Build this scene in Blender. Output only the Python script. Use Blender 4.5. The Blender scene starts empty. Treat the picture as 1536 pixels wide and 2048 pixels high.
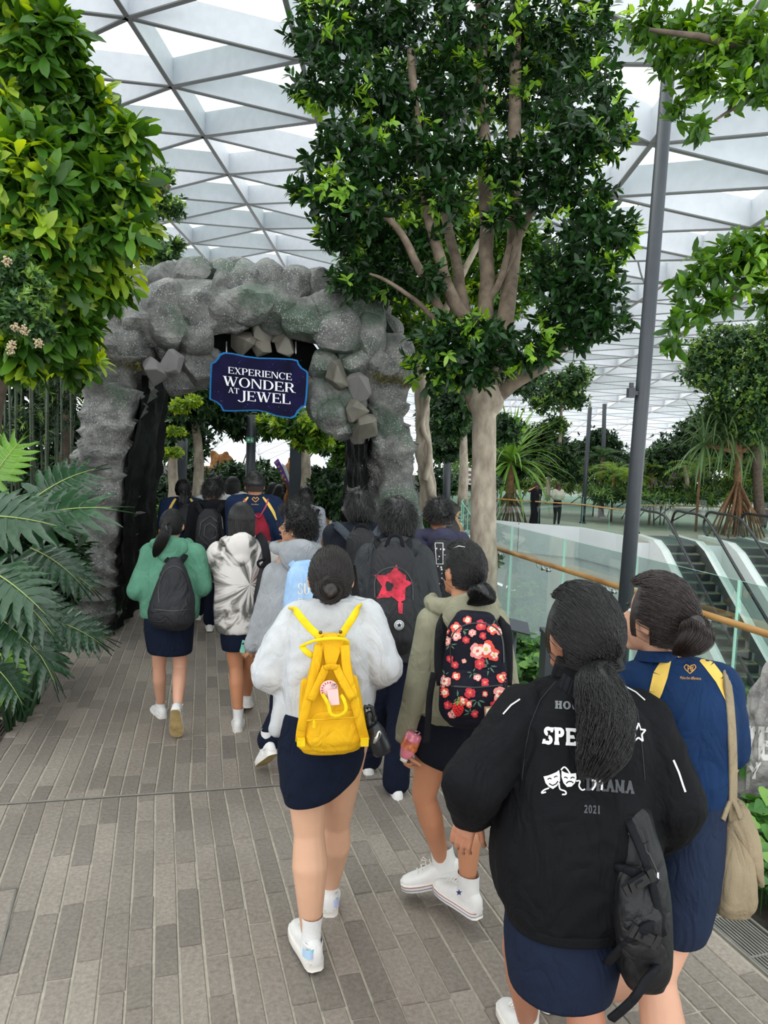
import bpy, bmesh, math, random
import numpy as np
from mathutils import Vector, Matrix, noise
from mathutils.bvhtree import BVHTree

# ------------------------------------------------------------ camera, sky, exposure
FPX = 1479.0
EYE = Vector((0.0, 0.0, 1.95))
PITCH, ROLL = math.radians(4.6), math.radians(2.2)
_f = Vector((0, math.cos(PITCH), -math.sin(PITCH)))
_r0, _u0 = Vector((1, 0, 0)), Vector((0, math.sin(PITCH), math.cos(PITCH)))
_r = _r0 * math.cos(ROLL) + _u0 * math.sin(ROLL)
_u = _u0 * math.cos(ROLL) - _r0 * math.sin(ROLL)
SC = bpy.context.scene
cam_d = bpy.data.cameras.new('camera')
cam_d.sensor_fit = 'VERTICAL'; cam_d.sensor_height = 36; cam_d.lens = 26
cam_d.clip_start = 0.05; cam_d.clip_end = 600
cam = bpy.data.objects.new('camera', cam_d)
SC.collection.objects.link(cam)
M = Matrix.Identity(4)
for i in range(3):
    M[i][0], M[i][1], M[i][2], M[i][3] = _r[i], _u[i], -_f[i], EYE[i]
cam.matrix_world = M
SC.camera = cam

world = bpy.data.worlds.new('overcast_sky'); SC.world = world
world.use_nodes = True
wn = world.node_tree.nodes['Background']
wn.inputs[0].default_value = (0.965, 0.98, 1.0, 1)
wn.inputs[1].default_value = 2.6
sun_d = bpy.data.lights.new('soft_sun', 'SUN'); sun_d.energy = 1.6; sun_d.angle = math.radians(35)
sun_d.color = (1.0, 0.97, 0.9)
sun = bpy.data.objects.new('soft_sun', sun_d); SC.collection.objects.link(sun)
sun.rotation_euler = (math.radians(-28), math.radians(-22), 0); sun.location = (0, 0, 30)
SC.view_settings.view_transform = 'Standard'
SC.view_settings.look = 'None'
SC.view_settings.exposure = 0.0
SC.view_settings.gamma = 1.0
SC.view_settings.use_curve_mapping = False
SC.cycles.max_bounces = 8
SC.cycles.diffuse_bounces = 4
SC.cycles.glossy_bounces = 3
SC.cycles.transmission_bounces = 4
SC.cycles.transparent_max_bounces = 16
SC.cycles.caustics_reflective = False
SC.cycles.caustics_refractive = False

# ------------------------------------------------------------ helpers
rnd = random.Random(7)
PI = math.pi
V = Vector

def ray(u, v):
    return _f + _r * ((u - 768) / FPX) + _u * ((1024 - v) / FPX)
def P(u, v, D):
    """world point seen at photo pixel (u, v), D metres away along the optical axis"""
    return EYE + ray(u, v) * D
def G(u, v, z=0.0):
    d = ray(u, v)
    return EYE + d * ((z - EYE.z) / d.z)
def prj(p):
    q = V(p) - EYE; d = q.dot(_f)
    return 768 + FPX * q.dot(_r) / d, 1024 - FPX * q.dot(_u) / d, d

class MB:
    """collects shapes into one mesh"""
    def __init__(s): s.v, s.f, s.m = [], [], []
    def add(s, vs, fs, mi=0):
        b = len(s.v); s.v.extend([tuple(p) for p in vs])
        s.f.extend([tuple(i + b for i in f) for f in fs]); s.m.extend([mi] * len(fs))
        return s
    def box(s, c, sz, rot=None, mi=0, taper=1.0):
        hx, hy, hz = sz[0] / 2, sz[1] / 2, sz[2] / 2
        ps = []
        for z in (-hz, hz):
            t = taper if z > 0 else 1
            for x, y in ((-hx, -hy), (hx, -hy), (hx, hy), (-hx, hy)):
                p = V((x * t, y * t, z))
                if rot is not None: p = rot @ p
                ps.append(p + V(c))
        return s.add(ps, [(3, 2, 1, 0), (4, 5, 6, 7), (0, 1, 5, 4), (1, 2, 6, 5), (2, 3, 7, 6), (3, 0, 4, 7)], mi)
    def loft(s, rings, mi=0, caps=True, cyc=True):
        n = len(rings[0]); b = len(s.v)
        for r in rings: s.v.extend([tuple(p) for p in r])
        for i in range(len(rings) - 1):
            for j in range(n if cyc else n - 1):
                k = (j + 1) % n
                s.f.append((b + i * n + j, b + i * n + k, b + (i + 1) * n + k, b + (i + 1) * n + j)); s.m.append(mi)
        if caps and cyc:
            s.f.append(tuple(b + j for j in reversed(range(n)))); s.m.append(mi)
            e = b + (len(rings) - 1) * n
            s.f.append(tuple(e + j for j in range(n))); s.m.append(mi)
        return s
    def tube(s, pts, r, n=8, mi=0, flat=1.0, ref=None, caps=True, power=2.0):
        pts = [V(p) for p in pts]
        if not isinstance(r, (list, tuple)): r = [r] * len(pts)
        rings = []; a = None
        for i, p in enumerate(pts):
            t = (pts[min(i + 1, len(pts) - 1)] - pts[max(i - 1, 0)]).normalized()
            if a is None:
                a = V(ref) if ref is not None else (V((0, 0, 1)) if abs(t.z) < .9 else V((1, 0, 0)))
            elif ref is not None: a = V(ref)
            a = (a - t * a.dot(t))
            a = a.normalized() if a.length > 1e-6 else t.orthogonal().normalized()
            b = t.cross(a)
            ring = []
            for j in range(n):
                w = 2 * PI * (j + (.5 if n == 4 else 0)) / n
                ca, sa = math.cos(w), math.sin(w)
                if power != 2:
                    ca = math.copysign(abs(ca) ** (2 / power), ca); sa = math.copysign(abs(sa) ** (2 / power), sa)
                ring.append(p + a * (ca * r[i] * flat) + b * (sa * r[i]))
            rings.append(ring)
        return s.loft(rings, mi, caps)
    def ell(s, c, r, rot=None, n=16, k=10, mi=0):
        rings = []
        for i in range(k + 1):
            t = PI * (i + 0.02) / (k + 0.04)
            ring = []
            for j in range(n):
                w = 2 * PI * j / n
                p = V((r[0] * math.sin(t) * math.cos(w), r[1] * math.sin(t) * math.sin(w), -r[2] * math.cos(t)))
                if rot is not None: p = rot @ p
                ring.append(p + V(c))
            rings.append(ring)
        return s.loft(rings, mi)
    def cap(s, p0, p1, r0, r1, n=14, flat=1.0, ref=None):
        """tapered capsule"""
        p0, p1 = V(p0), V(p1); t = (p1 - p0)
        if t.length < 1e-5: t = V((0, 0, 1e-4))
        tn = t.normalized(); pts, rr = [], []
        for i in range(4):
            a = PI / 2 * (1 - i / 4); pts.append(p0 - tn * (r0 * math.sin(a))); rr.append(max(r0 * math.cos(a), r0 * .08))
        pts.append(p0); rr.append(r0); pts.append(p1); rr.append(r1)
        for i in range(3, -1, -1):
            a = PI / 2 * (1 - i / 4); pts.append(p1 + tn * (r1 * math.sin(a))); rr.append(max(r1 * math.cos(a), r1 * .08))
        return s.tube(pts, rr, n, flat=flat, ref=ref)
    def mesh(s, name='m'):
        me = bpy.data.meshes.new(name); me.from_pydata(s.v, [], s.f)
        if any(s.m): me.polygons.foreach_set('material_index', s.m)
        me.update(); return me

def obj(name, m, mats, parent=None, smooth=True, label=None, kind=None, loc=None):
    me = m.mesh(name) if isinstance(m, MB) else m
    if mats is not None:
        for x in (mats if isinstance(mats, (list, tuple)) else [mats]): me.materials.append(x)
    if smooth is True: me.polygons.foreach_set('use_smooth', [True] * len(me.polygons))
    o = bpy.data.objects.new(name, me); SC.collection.objects.link(o)
    if isinstance(smooth, (int, float)) and smooth is not True and smooth:
        me.polygons.foreach_set('use_smooth', [True] * len(me.polygons))
        sharp(me, math.radians(smooth))
    if parent is not None: o.parent = parent
    if label: o['label'] = label
    if kind: o['kind'] = kind
    if loc is not None: o.location = loc
    return o
def sharp(me, ang):
    try: me.set_sharp_from_angle(angle=ang)
    except Exception: pass

def thing(name, label, cat, loc=(0, 0, 0), rotz=0.0, group=None):
    o = bpy.data.objects.new(name, None); SC.collection.objects.link(o)
    o.empty_display_size = .1
    o.location = loc; o.rotation_euler = (0, 0, rotz); o['label'] = label; o['category'] = cat
    if group: o['group'] = group
    return o
def tag(o, label, cat, group=None):
    o['label'] = label; o['category'] = cat
    if group: o['group'] = group
    return o
def struct(name, m, mats, parent=None, smooth=False):
    o = obj(name, m, mats, parent, smooth=smooth)
    o['kind'] = 'structure'; return o

def remesh(mb, voxel, smooth=3, fac=0.5):
    me = mb.mesh('tmp'); o = bpy.data.objects.new('tmp', me); SC.collection.objects.link(o)
    r = o.modifiers.new('r', 'REMESH'); r.mode = 'VOXEL'; r.voxel_size = voxel; r.use_smooth_shade = True
    if smooth:
        q = o.modifiers.new('s', 'SMOOTH'); q.factor = fac; q.iterations = smooth
    dg = bpy.context.evaluated_depsgraph_get(); dg.update()
    out = bpy.data.meshes.new_from_object(o.evaluated_get(dg))
    bpy.data.objects.remove(o); bpy.data.meshes.remove(me)
    out.materials.clear()
    return out
def coords(me):
    a = np.empty(len(me.vertices) * 3, np.float32); me.vertices.foreach_get('co', a); return a.reshape(-1, 3)
def normals(me):
    a = np.empty(len(me.vertices) * 3, np.float32); me.vertex_normals.foreach_get('vector', a); return a.reshape(-1, 3)
def setco(me, a):
    me.vertices.foreach_set('co', np.asarray(a, np.float32).ravel()); me.update()
def crumple(me, amp=.006, freq=7.0, seed=0.0, sz=.55, mask=None):
    """fabric folds: low rolls plus ridged creases"""
    a, nn = coords(me).copy(), normals(me)
    d = np.empty(len(a)); nz = noise.noise
    for i, (x, y, z) in enumerate(a.tolist()):
        p = V((x * freq + seed, y * freq, z * freq * sz + seed * .7))
        w = nz(p * .6) * 1.4
        q = V((p.x * 1.7 + w, p.y * 1.7, p.z * 2.6 + w * 1.5))
        d[i] = nz(p) * 1.0 + (0.42 - abs(nz(q))) * .9
    if mask is not None: d *= mask(a)
    setco(me, a + nn * (d * amp)[:, None]); return me
def join_meshes(ms):
    bm = bmesh.new()
    for m in ms: bm.from_mesh(m)
    out = bpy.data.meshes.new('j'); bm.to_mesh(out); bm.free()
    return out
def smoothpath(pts, k=5):
    """Catmull-Rom through points (tuples of any length)"""
    pts = [np.array(p, float) for p in pts]; out = []
    for i in range(len(pts) - 1):
        p0, p1, p2, p3 = pts[max(i - 1, 0)], pts[i], pts[i + 1], pts[min(i + 2, len(pts) - 1)]
        for j in range(k):
            t = j / k
            out.append(.5 * ((2 * p1) + (p2 - p0) * t + (2 * p0 - 5 * p1 + 4 * p2 - p3) * t * t + (3 * p1 - p0 - 3 * p2 + p3) * t ** 3))
    out.append(pts[-1]); return out

# ------------------------------------------------------------ materials
_mats = {}
def hexc(h):
    c = [int(h[i:i + 2], 16) / 255 for i in (0, 2, 4)]
    return tuple(x / 12.92 if x <= .04045 else ((x + .055) / 1.055) ** 2.4 for x in c)
def rgba(c): return (*(hexc(c) if isinstance(c, str) else c), 1)
def newmat(name):
    m = bpy.data.materials.new(name); m.use_nodes = True
    return m, m.node_tree.nodes, m.node_tree.links, m.node_tree.nodes['Principled BSDF']
def mat(name, col, rough=.6, metal=0.0, var=.12, scale=12.0, bump=.0, bscale=60.0, spec=.5, detail=4, c2=None, coat=0, sheen=0, stretch=None, emit=0):
    """principled material with noise colour variation and noise bump"""
    if name in _mats: return _mats[name]
    m, n, l, b = newmat(name)
    b.inputs['Roughness'].default_value = rough; b.inputs['Metallic'].default_value = metal
    b.inputs['Specular IOR Level'].default_value = spec
    b.inputs['Coat Weight'].default_value = coat
    b.inputs['Sheen Weight'].default_value = sheen
    c = rgba(col)
    tc = n.new('ShaderNodeTexCoord'); src = tc.outputs['Object']
    if stretch:
        mp = n.new('ShaderNodeMapping'); mp.inputs['Scale'].default_value = stretch; l.new(src, mp.inputs[0]); src = mp.outputs[0]
    if var or c2:
        t = n.new('ShaderNodeTexNoise'); t.inputs['Scale'].default_value = scale; t.inputs['Detail'].default_value = detail
        l.new(src, t.inputs[0])
        r = n.new('ShaderNodeValToRGB')
        r.color_ramp.elements[0].position = .32; r.color_ramp.elements[1].position = .68
        cc = rgba(c2) if c2 else tuple(min(1, x * (1 + var)) for x in c[:3]) + (1,)
        r.color_ramp.elements[0].color = tuple(x * (1 - var) for x in c[:3]) + (1,)
        r.color_ramp.elements[1].color = cc
        l.new(t.outputs[0], r.inputs[0]); l.new(r.outputs[0], b.inputs['Base Color'])
    else: b.inputs['Base Color'].default_value = c
    if emit:
        b.inputs['Emission Color'].default_value = c; b.inputs['Emission Strength'].default_value = emit
    if bump:
        t2 = n.new('ShaderNodeTexNoise'); t2.inputs['Scale'].default_value = bscale; t2.inputs['Detail'].default_value = 3
        l.new(src, t2.inputs[0])
        bp = n.new('ShaderNodeBump'); bp.inputs['Strength'].default_value = bump; bp.inputs['Distance'].default_value = .01
        l.new(t2.outputs[0], bp.inputs['Height']); l.new(bp.outputs[0], b.inputs['Normal'])
    _mats[name] = m; return m
def fabric(name, col, var=.1, rough=.9, bump=.25, bscale=260, sheen=.0, c2=None, scale=9, spec=.15, folds=.55):
    new = name not in _mats
    m = mat(name, col, rough, var=var, bump=bump, bscale=bscale, sheen=sheen, c2=c2, scale=scale, spec=spec)
    if new and folds:
        n, l = m.node_tree.nodes, m.node_tree.links; b = n['Principled BSDF']
        tc = n.new('ShaderNodeTexCoord'); mp = n.new('ShaderNodeMapping'); mp.inputs['Scale'].default_value = (1, 1, .5); l.new(tc.outputs['Object'], mp.inputs[0])
        t = n.new('ShaderNodeTexNoise'); t.inputs['Scale'].default_value = 9; t.inputs['Detail'].default_value = 2.5; t.inputs['Distortion'].default_value = 1.6; l.new(mp.outputs[0], t.inputs[0])
        ab = n.new('ShaderNodeMath'); ab.operation = 'SUBTRACT'; ab.inputs[1].default_value = .5; l.new(t.outputs[0], ab.inputs[0])
        a2 = n.new('ShaderNodeMath'); a2.operation = 'ABSOLUTE'; l.new(ab.outputs[0], a2.inputs[0])
        bp = n.new('ShaderNodeBump'); bp.inputs['Strength'].default_value = folds; bp.inputs['Distance'].default_value = .05; l.new(a2.outputs[0], bp.inputs['Height'])
        old = b.inputs['Normal'].links[0].from_node if b.inputs['Normal'].links else None
        if old: l.new(bp.outputs[0], old.inputs['Normal'])
        else: l.new(bp.outputs[0], b.inputs['Normal'])
    return m
def leafmat(name, c_dark, c_mid, c_light, rough=.42, trans=.35, spec=.45):
    m, n, l, b = newmat(name)
    g = n.new('ShaderNodeNewGeometry'); r = n.new('ShaderNodeValToRGB')
    e = r.color_ramp.elements
    e[0].position = 0; e[0].color = rgba(c_dark); e[1].position = 1; e[1].color = rgba(c_light)
    k = e.new(.55); k.color = rgba(c_mid)
    l.new(g.outputs['Random Per Island'], r.inputs[0]); l.new(r.outputs[0], b.inputs['Base Color'])
    b.inputs['Roughness'].default_value = rough; b.inputs['Specular IOR Level'].default_value = spec
    tr = n.new('ShaderNodeBsdfTranslucent'); hs = n.new('ShaderNodeHueSaturation')
    hs.inputs['Hue'].default_value = .47; hs.inputs['Saturation'].default_value = 1.15; hs.inputs['Value'].default_value = 1.7
    l.new(r.outputs[0], hs.inputs['Color']); l.new(hs.outputs[0], tr.inputs[0])
    mx = n.new('ShaderNodeMixShader'); mx.inputs[0].default_value = trans
    l.new(b.outputs[0], mx.inputs[1]); l.new(tr.outputs[0], mx.inputs[2])
    l.new(mx.outputs[0], n['Material Output'].inputs[0])
    _mats[name] = m; return m
def glassmat(name, tint, refl=.12, rough=.02, frost=0.0, frostcol=(1, 1, 1)):
    m, n, l, b = newmat(name); n.remove(b)
    t = n.new('ShaderNodeBsdfTransparent'); t.inputs[0].default_value = rgba(tint)
    g = n.new('ShaderNodeBsdfGlossy'); g.inputs['Roughness'].default_value = rough
    lw = n.new('ShaderNodeLayerWeight'); lw.inputs[0].default_value = .35
    ma = n.new('ShaderNodeMath'); ma.operation = 'MULTIPLY_ADD'; ma.inputs[1].default_value = refl * 2.2; ma.inputs[2].default_value = refl * .35
    l.new(lw.outputs['Fresnel'], ma.inputs[0])
    mx = n.new('ShaderNodeMixShader'); l.new(ma.outputs[0], mx.inputs[0]); l.new(t.outputs[0], mx.inputs[1]); l.new(g.outputs[0], mx.inputs[2])
    o = mx.outputs[0]
    if frost:
        d = n.new('ShaderNodeBsdfDiffuse'); d.inputs[0].default_value = rgba(frostcol)
        m2 = n.new('ShaderNodeMixShader'); m2.inputs[0].default_value = frost; l.new(o, m2.inputs[1]); l.new(d.outputs[0], m2.inputs[2]); o = m2.outputs[0]
    l.new(o, n['Material Output'].inputs[0]); _mats[name] = m; return m

# ============================================================ SETTING: roof
m_beam = mat('roof_beam_side_paint', 'd4d8dd', .45, var=.04, scale=3)
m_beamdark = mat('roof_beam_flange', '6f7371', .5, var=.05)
m_pane = glassmat('roof_glass', (.93, .97, .96), refl=.12)
m_pane2 = glassmat('fritted_roof_glass', (.85, .95, .93), refl=.2, frost=.10, frostcol=(.75, .9, .88))
RA, RC = V((0.12, 4.3)), V((5.3, 0.8))
R0 = V((-8.5, 24.0))
def roof_z(x, y):
    r = math.hypot(x * .9, y)
    q = min(max((x + 8) / 20, 0), 1); h0 = 13.1 - 4.6 * q * q * (3 - 2 * q)
    h = h0
    if r > 42: h = h0 * (1 - ((r - 42) / 84) ** 2 * 1.0)
    # towards the left the shell comes down to the garden level
    if x < -17: h -= ((-17 - x) / 13) ** 2 * 9
    return max(h, -3.5) + EYE.z
def node(i, j):
    p = R0 + RC * i + RA * j
    return V((p.x, p.y, roof_z(p.x, p.y)))
def beam_mb(mb, a, b, dep, th, top=0.0):
    d = (b - a); t = d.normalized(); s = V((t.y, -t.x, 0)).normalized() * (th / 2)
    n = s.cross(t).normalized()
    if n.z < 0: n = -n
    lo, hi = a, b
    up = n * dep
    fl = n * (th * .35)
    vs = [a - s, a + s, b + s, b - s, a - s + up, a + s + up, b + s + up, b - s + up]
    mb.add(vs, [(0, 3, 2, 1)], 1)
    mb.add(vs, [(4, 5, 6, 7), (1, 2, 6, 5), (0, 4, 7, 3)], 0)
    w = s * 1.25
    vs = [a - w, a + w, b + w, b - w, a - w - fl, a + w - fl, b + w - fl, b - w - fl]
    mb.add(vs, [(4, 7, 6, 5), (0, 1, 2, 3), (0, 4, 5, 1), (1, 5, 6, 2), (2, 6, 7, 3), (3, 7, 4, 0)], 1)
ceiling = bpy.data.objects.new('ceiling', None); SC.collection.objects.link(ceiling); ceiling['kind'] = 'structure'
ceiling['label'] = 'white steel lattice roof of triangles with clear glass'
beams, panes = [], []
for i in range(-10, 22):
    for j in range(-7, 32):
        n0 = node(i, j)
        if n0.y < -6 or math.hypot(n0.x, n0.y) > 132 or n0.z < -1.0 or n0.x < -46: continue
        for di, dj in ((0, 1), (1, 0), (1, -1)):
            n1 = node(i + di, j + dj)
            vis = False
            for q in (n0, n1, (n0 + n1) / 2):
                if q.y > 3:
                    a, b, d = prj(q)
                    if -120 < a < 1650 and -250 < b < 1000: vis = True
            beams.append((vis, (n0 + n1).length / 2, n0, n1))
        for tri in (((0, 0), (1, 0), (0, 1)), ((1, 0), (1, 1), (0, 1))):
            pts = [node(i + a, j + b) for a, b in tri]
            c = (pts[0] + pts[1] + pts[2]) / 3
            if c.y > 3:
                a, b, d = prj(c); vis = -150 < a < 1680 and -300 < b < 1000
            else: vis = False
            panes.append((vis, c.length, pts))
beams.sort(key=lambda t: (not t[0], t[1])); panes.sort(key=lambda t: (not t[0], t[1]))
rest = MB()
for k, (vis, d, a, b) in enumerate(beams):
    near = vis and k < 230
    mb = MB() if near else rest
    beam_mb(mb, a, b, .95, .13)
    if near: obj('roof_beam', mb, [m_beam, m_beamdark], ceiling, smooth=False)
obj('roof_beam_lattice', rest, [m_beam, m_beamdark], ceiling, smooth=False, kind='stuff')
rest = MB(); rest2 = MB(); kk = 0
for k, (vis, d, pts) in enumerate(panes):
    up = V((0, 0, .97)); q = [p + up for p in pts]
    fr = rnd.random() < .3
    if vis and kk < 120:
        kk += 1; mb = MB().add(q, [(0, 1, 2)]); obj('roof_pane', mb, m_pane2 if fr else m_pane, ceiling, smooth=False)
    else: (rest2 if fr else rest).add(q, [(0, 1, 2)])
obj('far_roof_glazing', rest, m_pane, ceiling, smooth=False, kind='stuff')
obj('far_fritted_glazing', rest2, m_pane2, ceiling, smooth=False, kind='stuff')
# drain cable bending down one rib
cb = smoothpath([tuple(P(u, v, 33)) for u, v in ((1318, 318), (1292, 362), (1274, 420), (1270, 480), (1281, 545), (1298, 585))], 5)
tag(obj('roof_cable', MB().tube(cb, .045, 6), m_beamdark), 'thin grey cable curving along a rib of the glass roof', 'cable')

# ============================================================ SETTING: floor of the walkway
D17 = V((-math.sin(math.radians(17)), math.cos(math.radians(17)), 0))
D13 = V((-math.sin(math.radians(13.7)), math.cos(math.radians(13.7)), 0))
m_mortar = mat('sandy_mortar', 'a39c8e', .9, var=.12, scale=40, bump=.3, bscale=200)
m_soil = mat('planter_soil', '2c2620', .95, var=.35, scale=20, bump=.6, bscale=60)
m_conc = mat('grey_walkway_concrete', '8c8a85', .85, var=.07, scale=2)
m_white = mat('white_wall_paint', 'e4e6e6', .6, var=.03, scale=1)
def brickmat():
    m, n, l, b = newmat('charcoal_paving_brick')
    oi = n.new('ShaderNodeObjectInfo'); g = n.new('ShaderNodeNewGeometry'); tc = n.new('ShaderNodeNewGeometry')
    ad = n.new('ShaderNodeMath'); ad.operation = 'ADD'; l.new(oi.outputs['Random'], ad.inputs[0]); l.new(g.outputs['Random Per Island'], ad.inputs[1])
    fr = n.new('ShaderNodeMath'); fr.operation = 'FRACT'; l.new(ad.outputs[0], fr.inputs[0])
    r = n.new('ShaderNodeValToRGB'); e = r.color_ramp.elements
    e[0].color = rgba('6e675f'); e[1].color = rgba('877e74'); k = e.new(.5); k.color = rgba('7a7269')
    l.new(fr.outputs[0], r.inputs[0])
    t = n.new('ShaderNodeTexNoise'); t.inputs['Scale'].default_value = 55; t.inputs['Detail'].default_value = 6; t.inputs['Roughness'].default_value = .7
    l.new(tc.outputs['Position'], t.inputs[0])
    t3 = n.new('ShaderNodeTexNoise'); t3.inputs['Scale'].default_value = 1.1; l.new(tc.outputs['Position'], t3.inputs[0])
    mx = n.new('ShaderNodeMix'); mx.data_type = 'RGBA'; mx.blend_type = 'OVERLAY'; mx.inputs[0].default_value = .75
    l.new(r.outputs[0], mx.inputs[6]); l.new(t.outputs[0], mx.inputs[7])
    m2 = n.new('ShaderNodeMix'); m2.data_type = 'RGBA'; m2.blend_type = 'SOFT_LIGHT'; m2.inputs[0].default_value = .55
    l.new(mx.outputs[2], m2.inputs[6]); l.new(t3.outputs[0], m2.inputs[7])
    l.new(m2.outputs[2], b.inputs['Base Color'])
    b.inputs['Roughness'].default_value = .72; b.inputs['Specular IOR Level'].default_value = .35
    bp = n.new('ShaderNodeBump'); bp.inputs['Strength'].default_value = .35; bp.inputs['Distance'].default_value = .004
    l.new(t.outputs[0], bp.inputs['Height']); l.new(bp.outputs[0], b.inputs['Normal'])
    return m
m_brick = brickmat()
# edges of the walkway on the ground
EL0, EL1 = G(0, 1481), G(129, 1285); ELd = (EL1 - EL0).normalized()
ER0 = G(1400, 1832)
def at_line(p0, d, y): return p0 + d * ((y - p0.y) / d.y)
def xl(y): return at_line(EL0, ELd, y).x
def xr(y): return at_line(ER0, D17, y).x if y < 9 else at_line(ER0, D17, 9).x - .27 * (y - 9)
J0, J1 = G(0, 1608), G(560, 1570)
Jd = (J1 - J0).normalized()
floor_mb = MB()
fl = []
for y in (-3, 2, 5, 9, 14, 20): fl.append((V((xl(y) - .62, y, -.006)), V((xr(y) + .05, y, -.006))))
for i in range(len(fl) - 1): floor_mb.add([fl[i][0], fl[i][1], fl[i + 1][1], fl[i + 1][0]], [(0, 1, 2, 3)])
floor = struct('floor', floor_mb, m_mortar)
floor['label'] = 'grey brick-paved garden walkway'
bricks = []
W = .0935
def lay(D, back, length, seed):
    rr = random.Random(seed); A = V((D.y, -D.x, 0))
    for r in range(-42, 46):
        base = J0 + A * (r * W)
        # start where the row meets the joint
        den = D.x * Jd.y - D.y * Jd.x
        w = base - J0
        s0 = -(w.x * Jd.y - w.y * Jd.x) / den
        s = s0 + (.012 if not back else -.012); tot = 0
        off = rr.uniform(0, .35); first = True
        while tot < length:
            ln = rr.choice((.22, .3, .3, .38, .38, .46))
            if first: ln = max(.07, ln - off); first = False
            a = s if not back else s - ln
            c = base + D * (a + ln / 2)
            if xl(c.y) - .02 < c.x < xr(c.y) + .02 and c.y > .9:
                g = rr.uniform(.003, .0055)
                bricks.append((c.copy(), D, A, ln / 2 - g * .6, W / 2 - g, rr.uniform(-.0012, .0012)))
            s += -ln if back else ln
            tot += ln
lay(D17, True, 3.6, 3); lay(D13, False, 11.5, 5)
def bshow(b):
    u, v, d = prj(b[0]); inn = -30 < u < 1560 and v < 2080
    return (not inn, b[0].y)
bricks.sort(key=bshow)
rest = MB(); _bm = {}
def brick_geo(mb, c, D, A, hl, hw, dz, jit):
    ch = .0035; r = random.Random(jit)
    j = lambda k: r.uniform(-.0022, .0022)
    top, bot = [], []
    for sa, sd in ((-1, -1), (1, -1), (1, 1), (-1, 1)):
        e1, e2 = j(0), j(1)
        top.append(c + A * (sa * (hw - ch) + e1) + D * (sd * (hl - ch) + e2) + V((0, 0, .0 + dz)))
        bot.append(c + A * (sa * hw + e1) + D * (sd * hl + e2) + V((0, 0, -.005)))
    mb.add(top + bot, [(0, 1, 2, 3), (4, 5, 1, 0), (5, 6, 2, 1), (6, 7, 3, 2), (7, 4, 0, 3)])
for k, (c, D, A, hl, hw, dz) in enumerate(bricks):
    if k < 300:
        mb = MB(); brick_geo(mb, V((0, 0, 0)), D, A, hl, hw, dz, k)
        obj('paving_brick', mb, m_brick, floor, smooth=False, loc=c)
    else: brick_geo(rest, c, D, A, hl, hw, dz, k)
obj('paving_brickwork', rest, m_brick, floor, smooth=False, kind='stuff')
m_steel = mat('dull_steel', '8f8d88', .4, metal=.8, var=.1)
jmb = MB()
for s_, w_ in ((0, .010),):
    a = J0 - Jd * .3; b = J0 + Jd * 4.2; n_ = V((-Jd.y, Jd.x, 0)) * w_
    jmb.add([a - n_, b - n_, b + n_, a + n_], [(0, 1, 2, 3)])
    for q in jmb.v: pass
o = obj('expansion_strip', jmb, mat('joint_filler', '77726a', .8), floor, smooth=False); o.location.z = .0015
# concrete walkway curving on beyond the arch, soil beyond
wk = MB()
cl = [G(700, 1105), G(735, 1075), G(700, 1050), G(660, 1032), G(600, 1028), G(540, 1040), G(330, 1050), G(310, 1110)]
wk.add([p + V((0, 0, -.004)) for p in cl], [tuple(range(len(cl)))][::1])
far_walk = struct('floor_concrete_walkway', wk, m_conc)
gr = MB()
gr.add([V((-60, -6, -.05)), V((xl(-6) - .3, -6, -.05)), V((xl(20) - .3, 20, -.05)), V((-14, 30, -.05)), V((-60, 60, -.05))], [(0, 1, 2, 3, 4)])
RL0, RL1 = G(1536, 1530), V((0, 0, 0))
# balustrade foot line (runs along the planter edge)
def rail_x(y): return 2.42 - (y - 4.6) * (2.42 - 1.27) / 3.9
gr.add([V((xr(-6) + .04, -6, -.05)), V((rail_x(-6), -6, -.05)), V((rail_x(9.5), 9.5, -.05)), V((1.1, 13, -.05)), V((2.2, 19, -.05)), V((3, 60, -.05)), V((-14, 60, -.05)), V((xr(20), 20, -.05)), V((xr(9) + .04, 9, -.05))], [tuple(range(9))])
gr.add([V((-60, 20, -.055)), V((3, 20, -.055)), V((3, 70, -.055)), V((-60, 70, -.055))], [(0, 1, 2, 3)])
ground = struct('ground_planting_soil', gr, m_soil)

# drainage grates beside the walkway
m_grate = mat('grate_steel', '8d8a83', .45, metal=.6, var=.12)
m_gdark = mat('grate_shadow_pit', '191715', .9, var=.1)
def grate(name, p0, d, length, width, side, mm, label, pitch=.016, y0=0):
    A = V((d.y, -d.x, 0)) * side
    t = thing(name, label, 'drain grate', p0)
    fr = MB(); a = V((0, 0, .001))
    for w in (0, width):
        c = d * (length / 2) + A * w
        obj('edge_bar', MB().box(c + V((0, 0, .0)), (.012, length, .012), Matrix.Rotation(math.atan2(-d.x, d.y), 3, 'Z')), mm, t, smooth=False)
    pit_shade = MB().add([a * 0 + V((0, 0, -.004)), d * length + V((0, 0, -.004)), d * length + A * width + V((0, 0, -.004)), A * width + V((0, 0, -.004))], [(0, 1, 2, 3)] if side < 0 else [(3, 2, 1, 0)])
    obj('pit_shade', pit_shade, m_gdark, t, smooth=False)  # flat near-black sheet under the bars; the drain's inner shade is its colour
    sl = MB(); k = int(width / pitch)
    R = Matrix.Rotation(math.atan2(-d.x, d.y), 3, 'Z')
    for i in range(1, k): sl.box(d * (length / 2) + A * (i * pitch), (pitch * .5, length, .006), R)
    q = .0
    while q < length: sl.box(d * q + A * (width / 2), (width, .01, .008), R); q += .25
    obj('grate_bars', sl, mm, t, smooth=False, kind='stuff')
    return t
grate('trench_grate', V((*at_line(ER0, D17, 1.6).xy, .0)), D17, 3.4, .20, 1, m_grate, 'long narrow steel drain grate along planter at bottom right')
m_brown = mat('brown_iron_grate', '4c433c', .6, metal=.3, var=.2)
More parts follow.
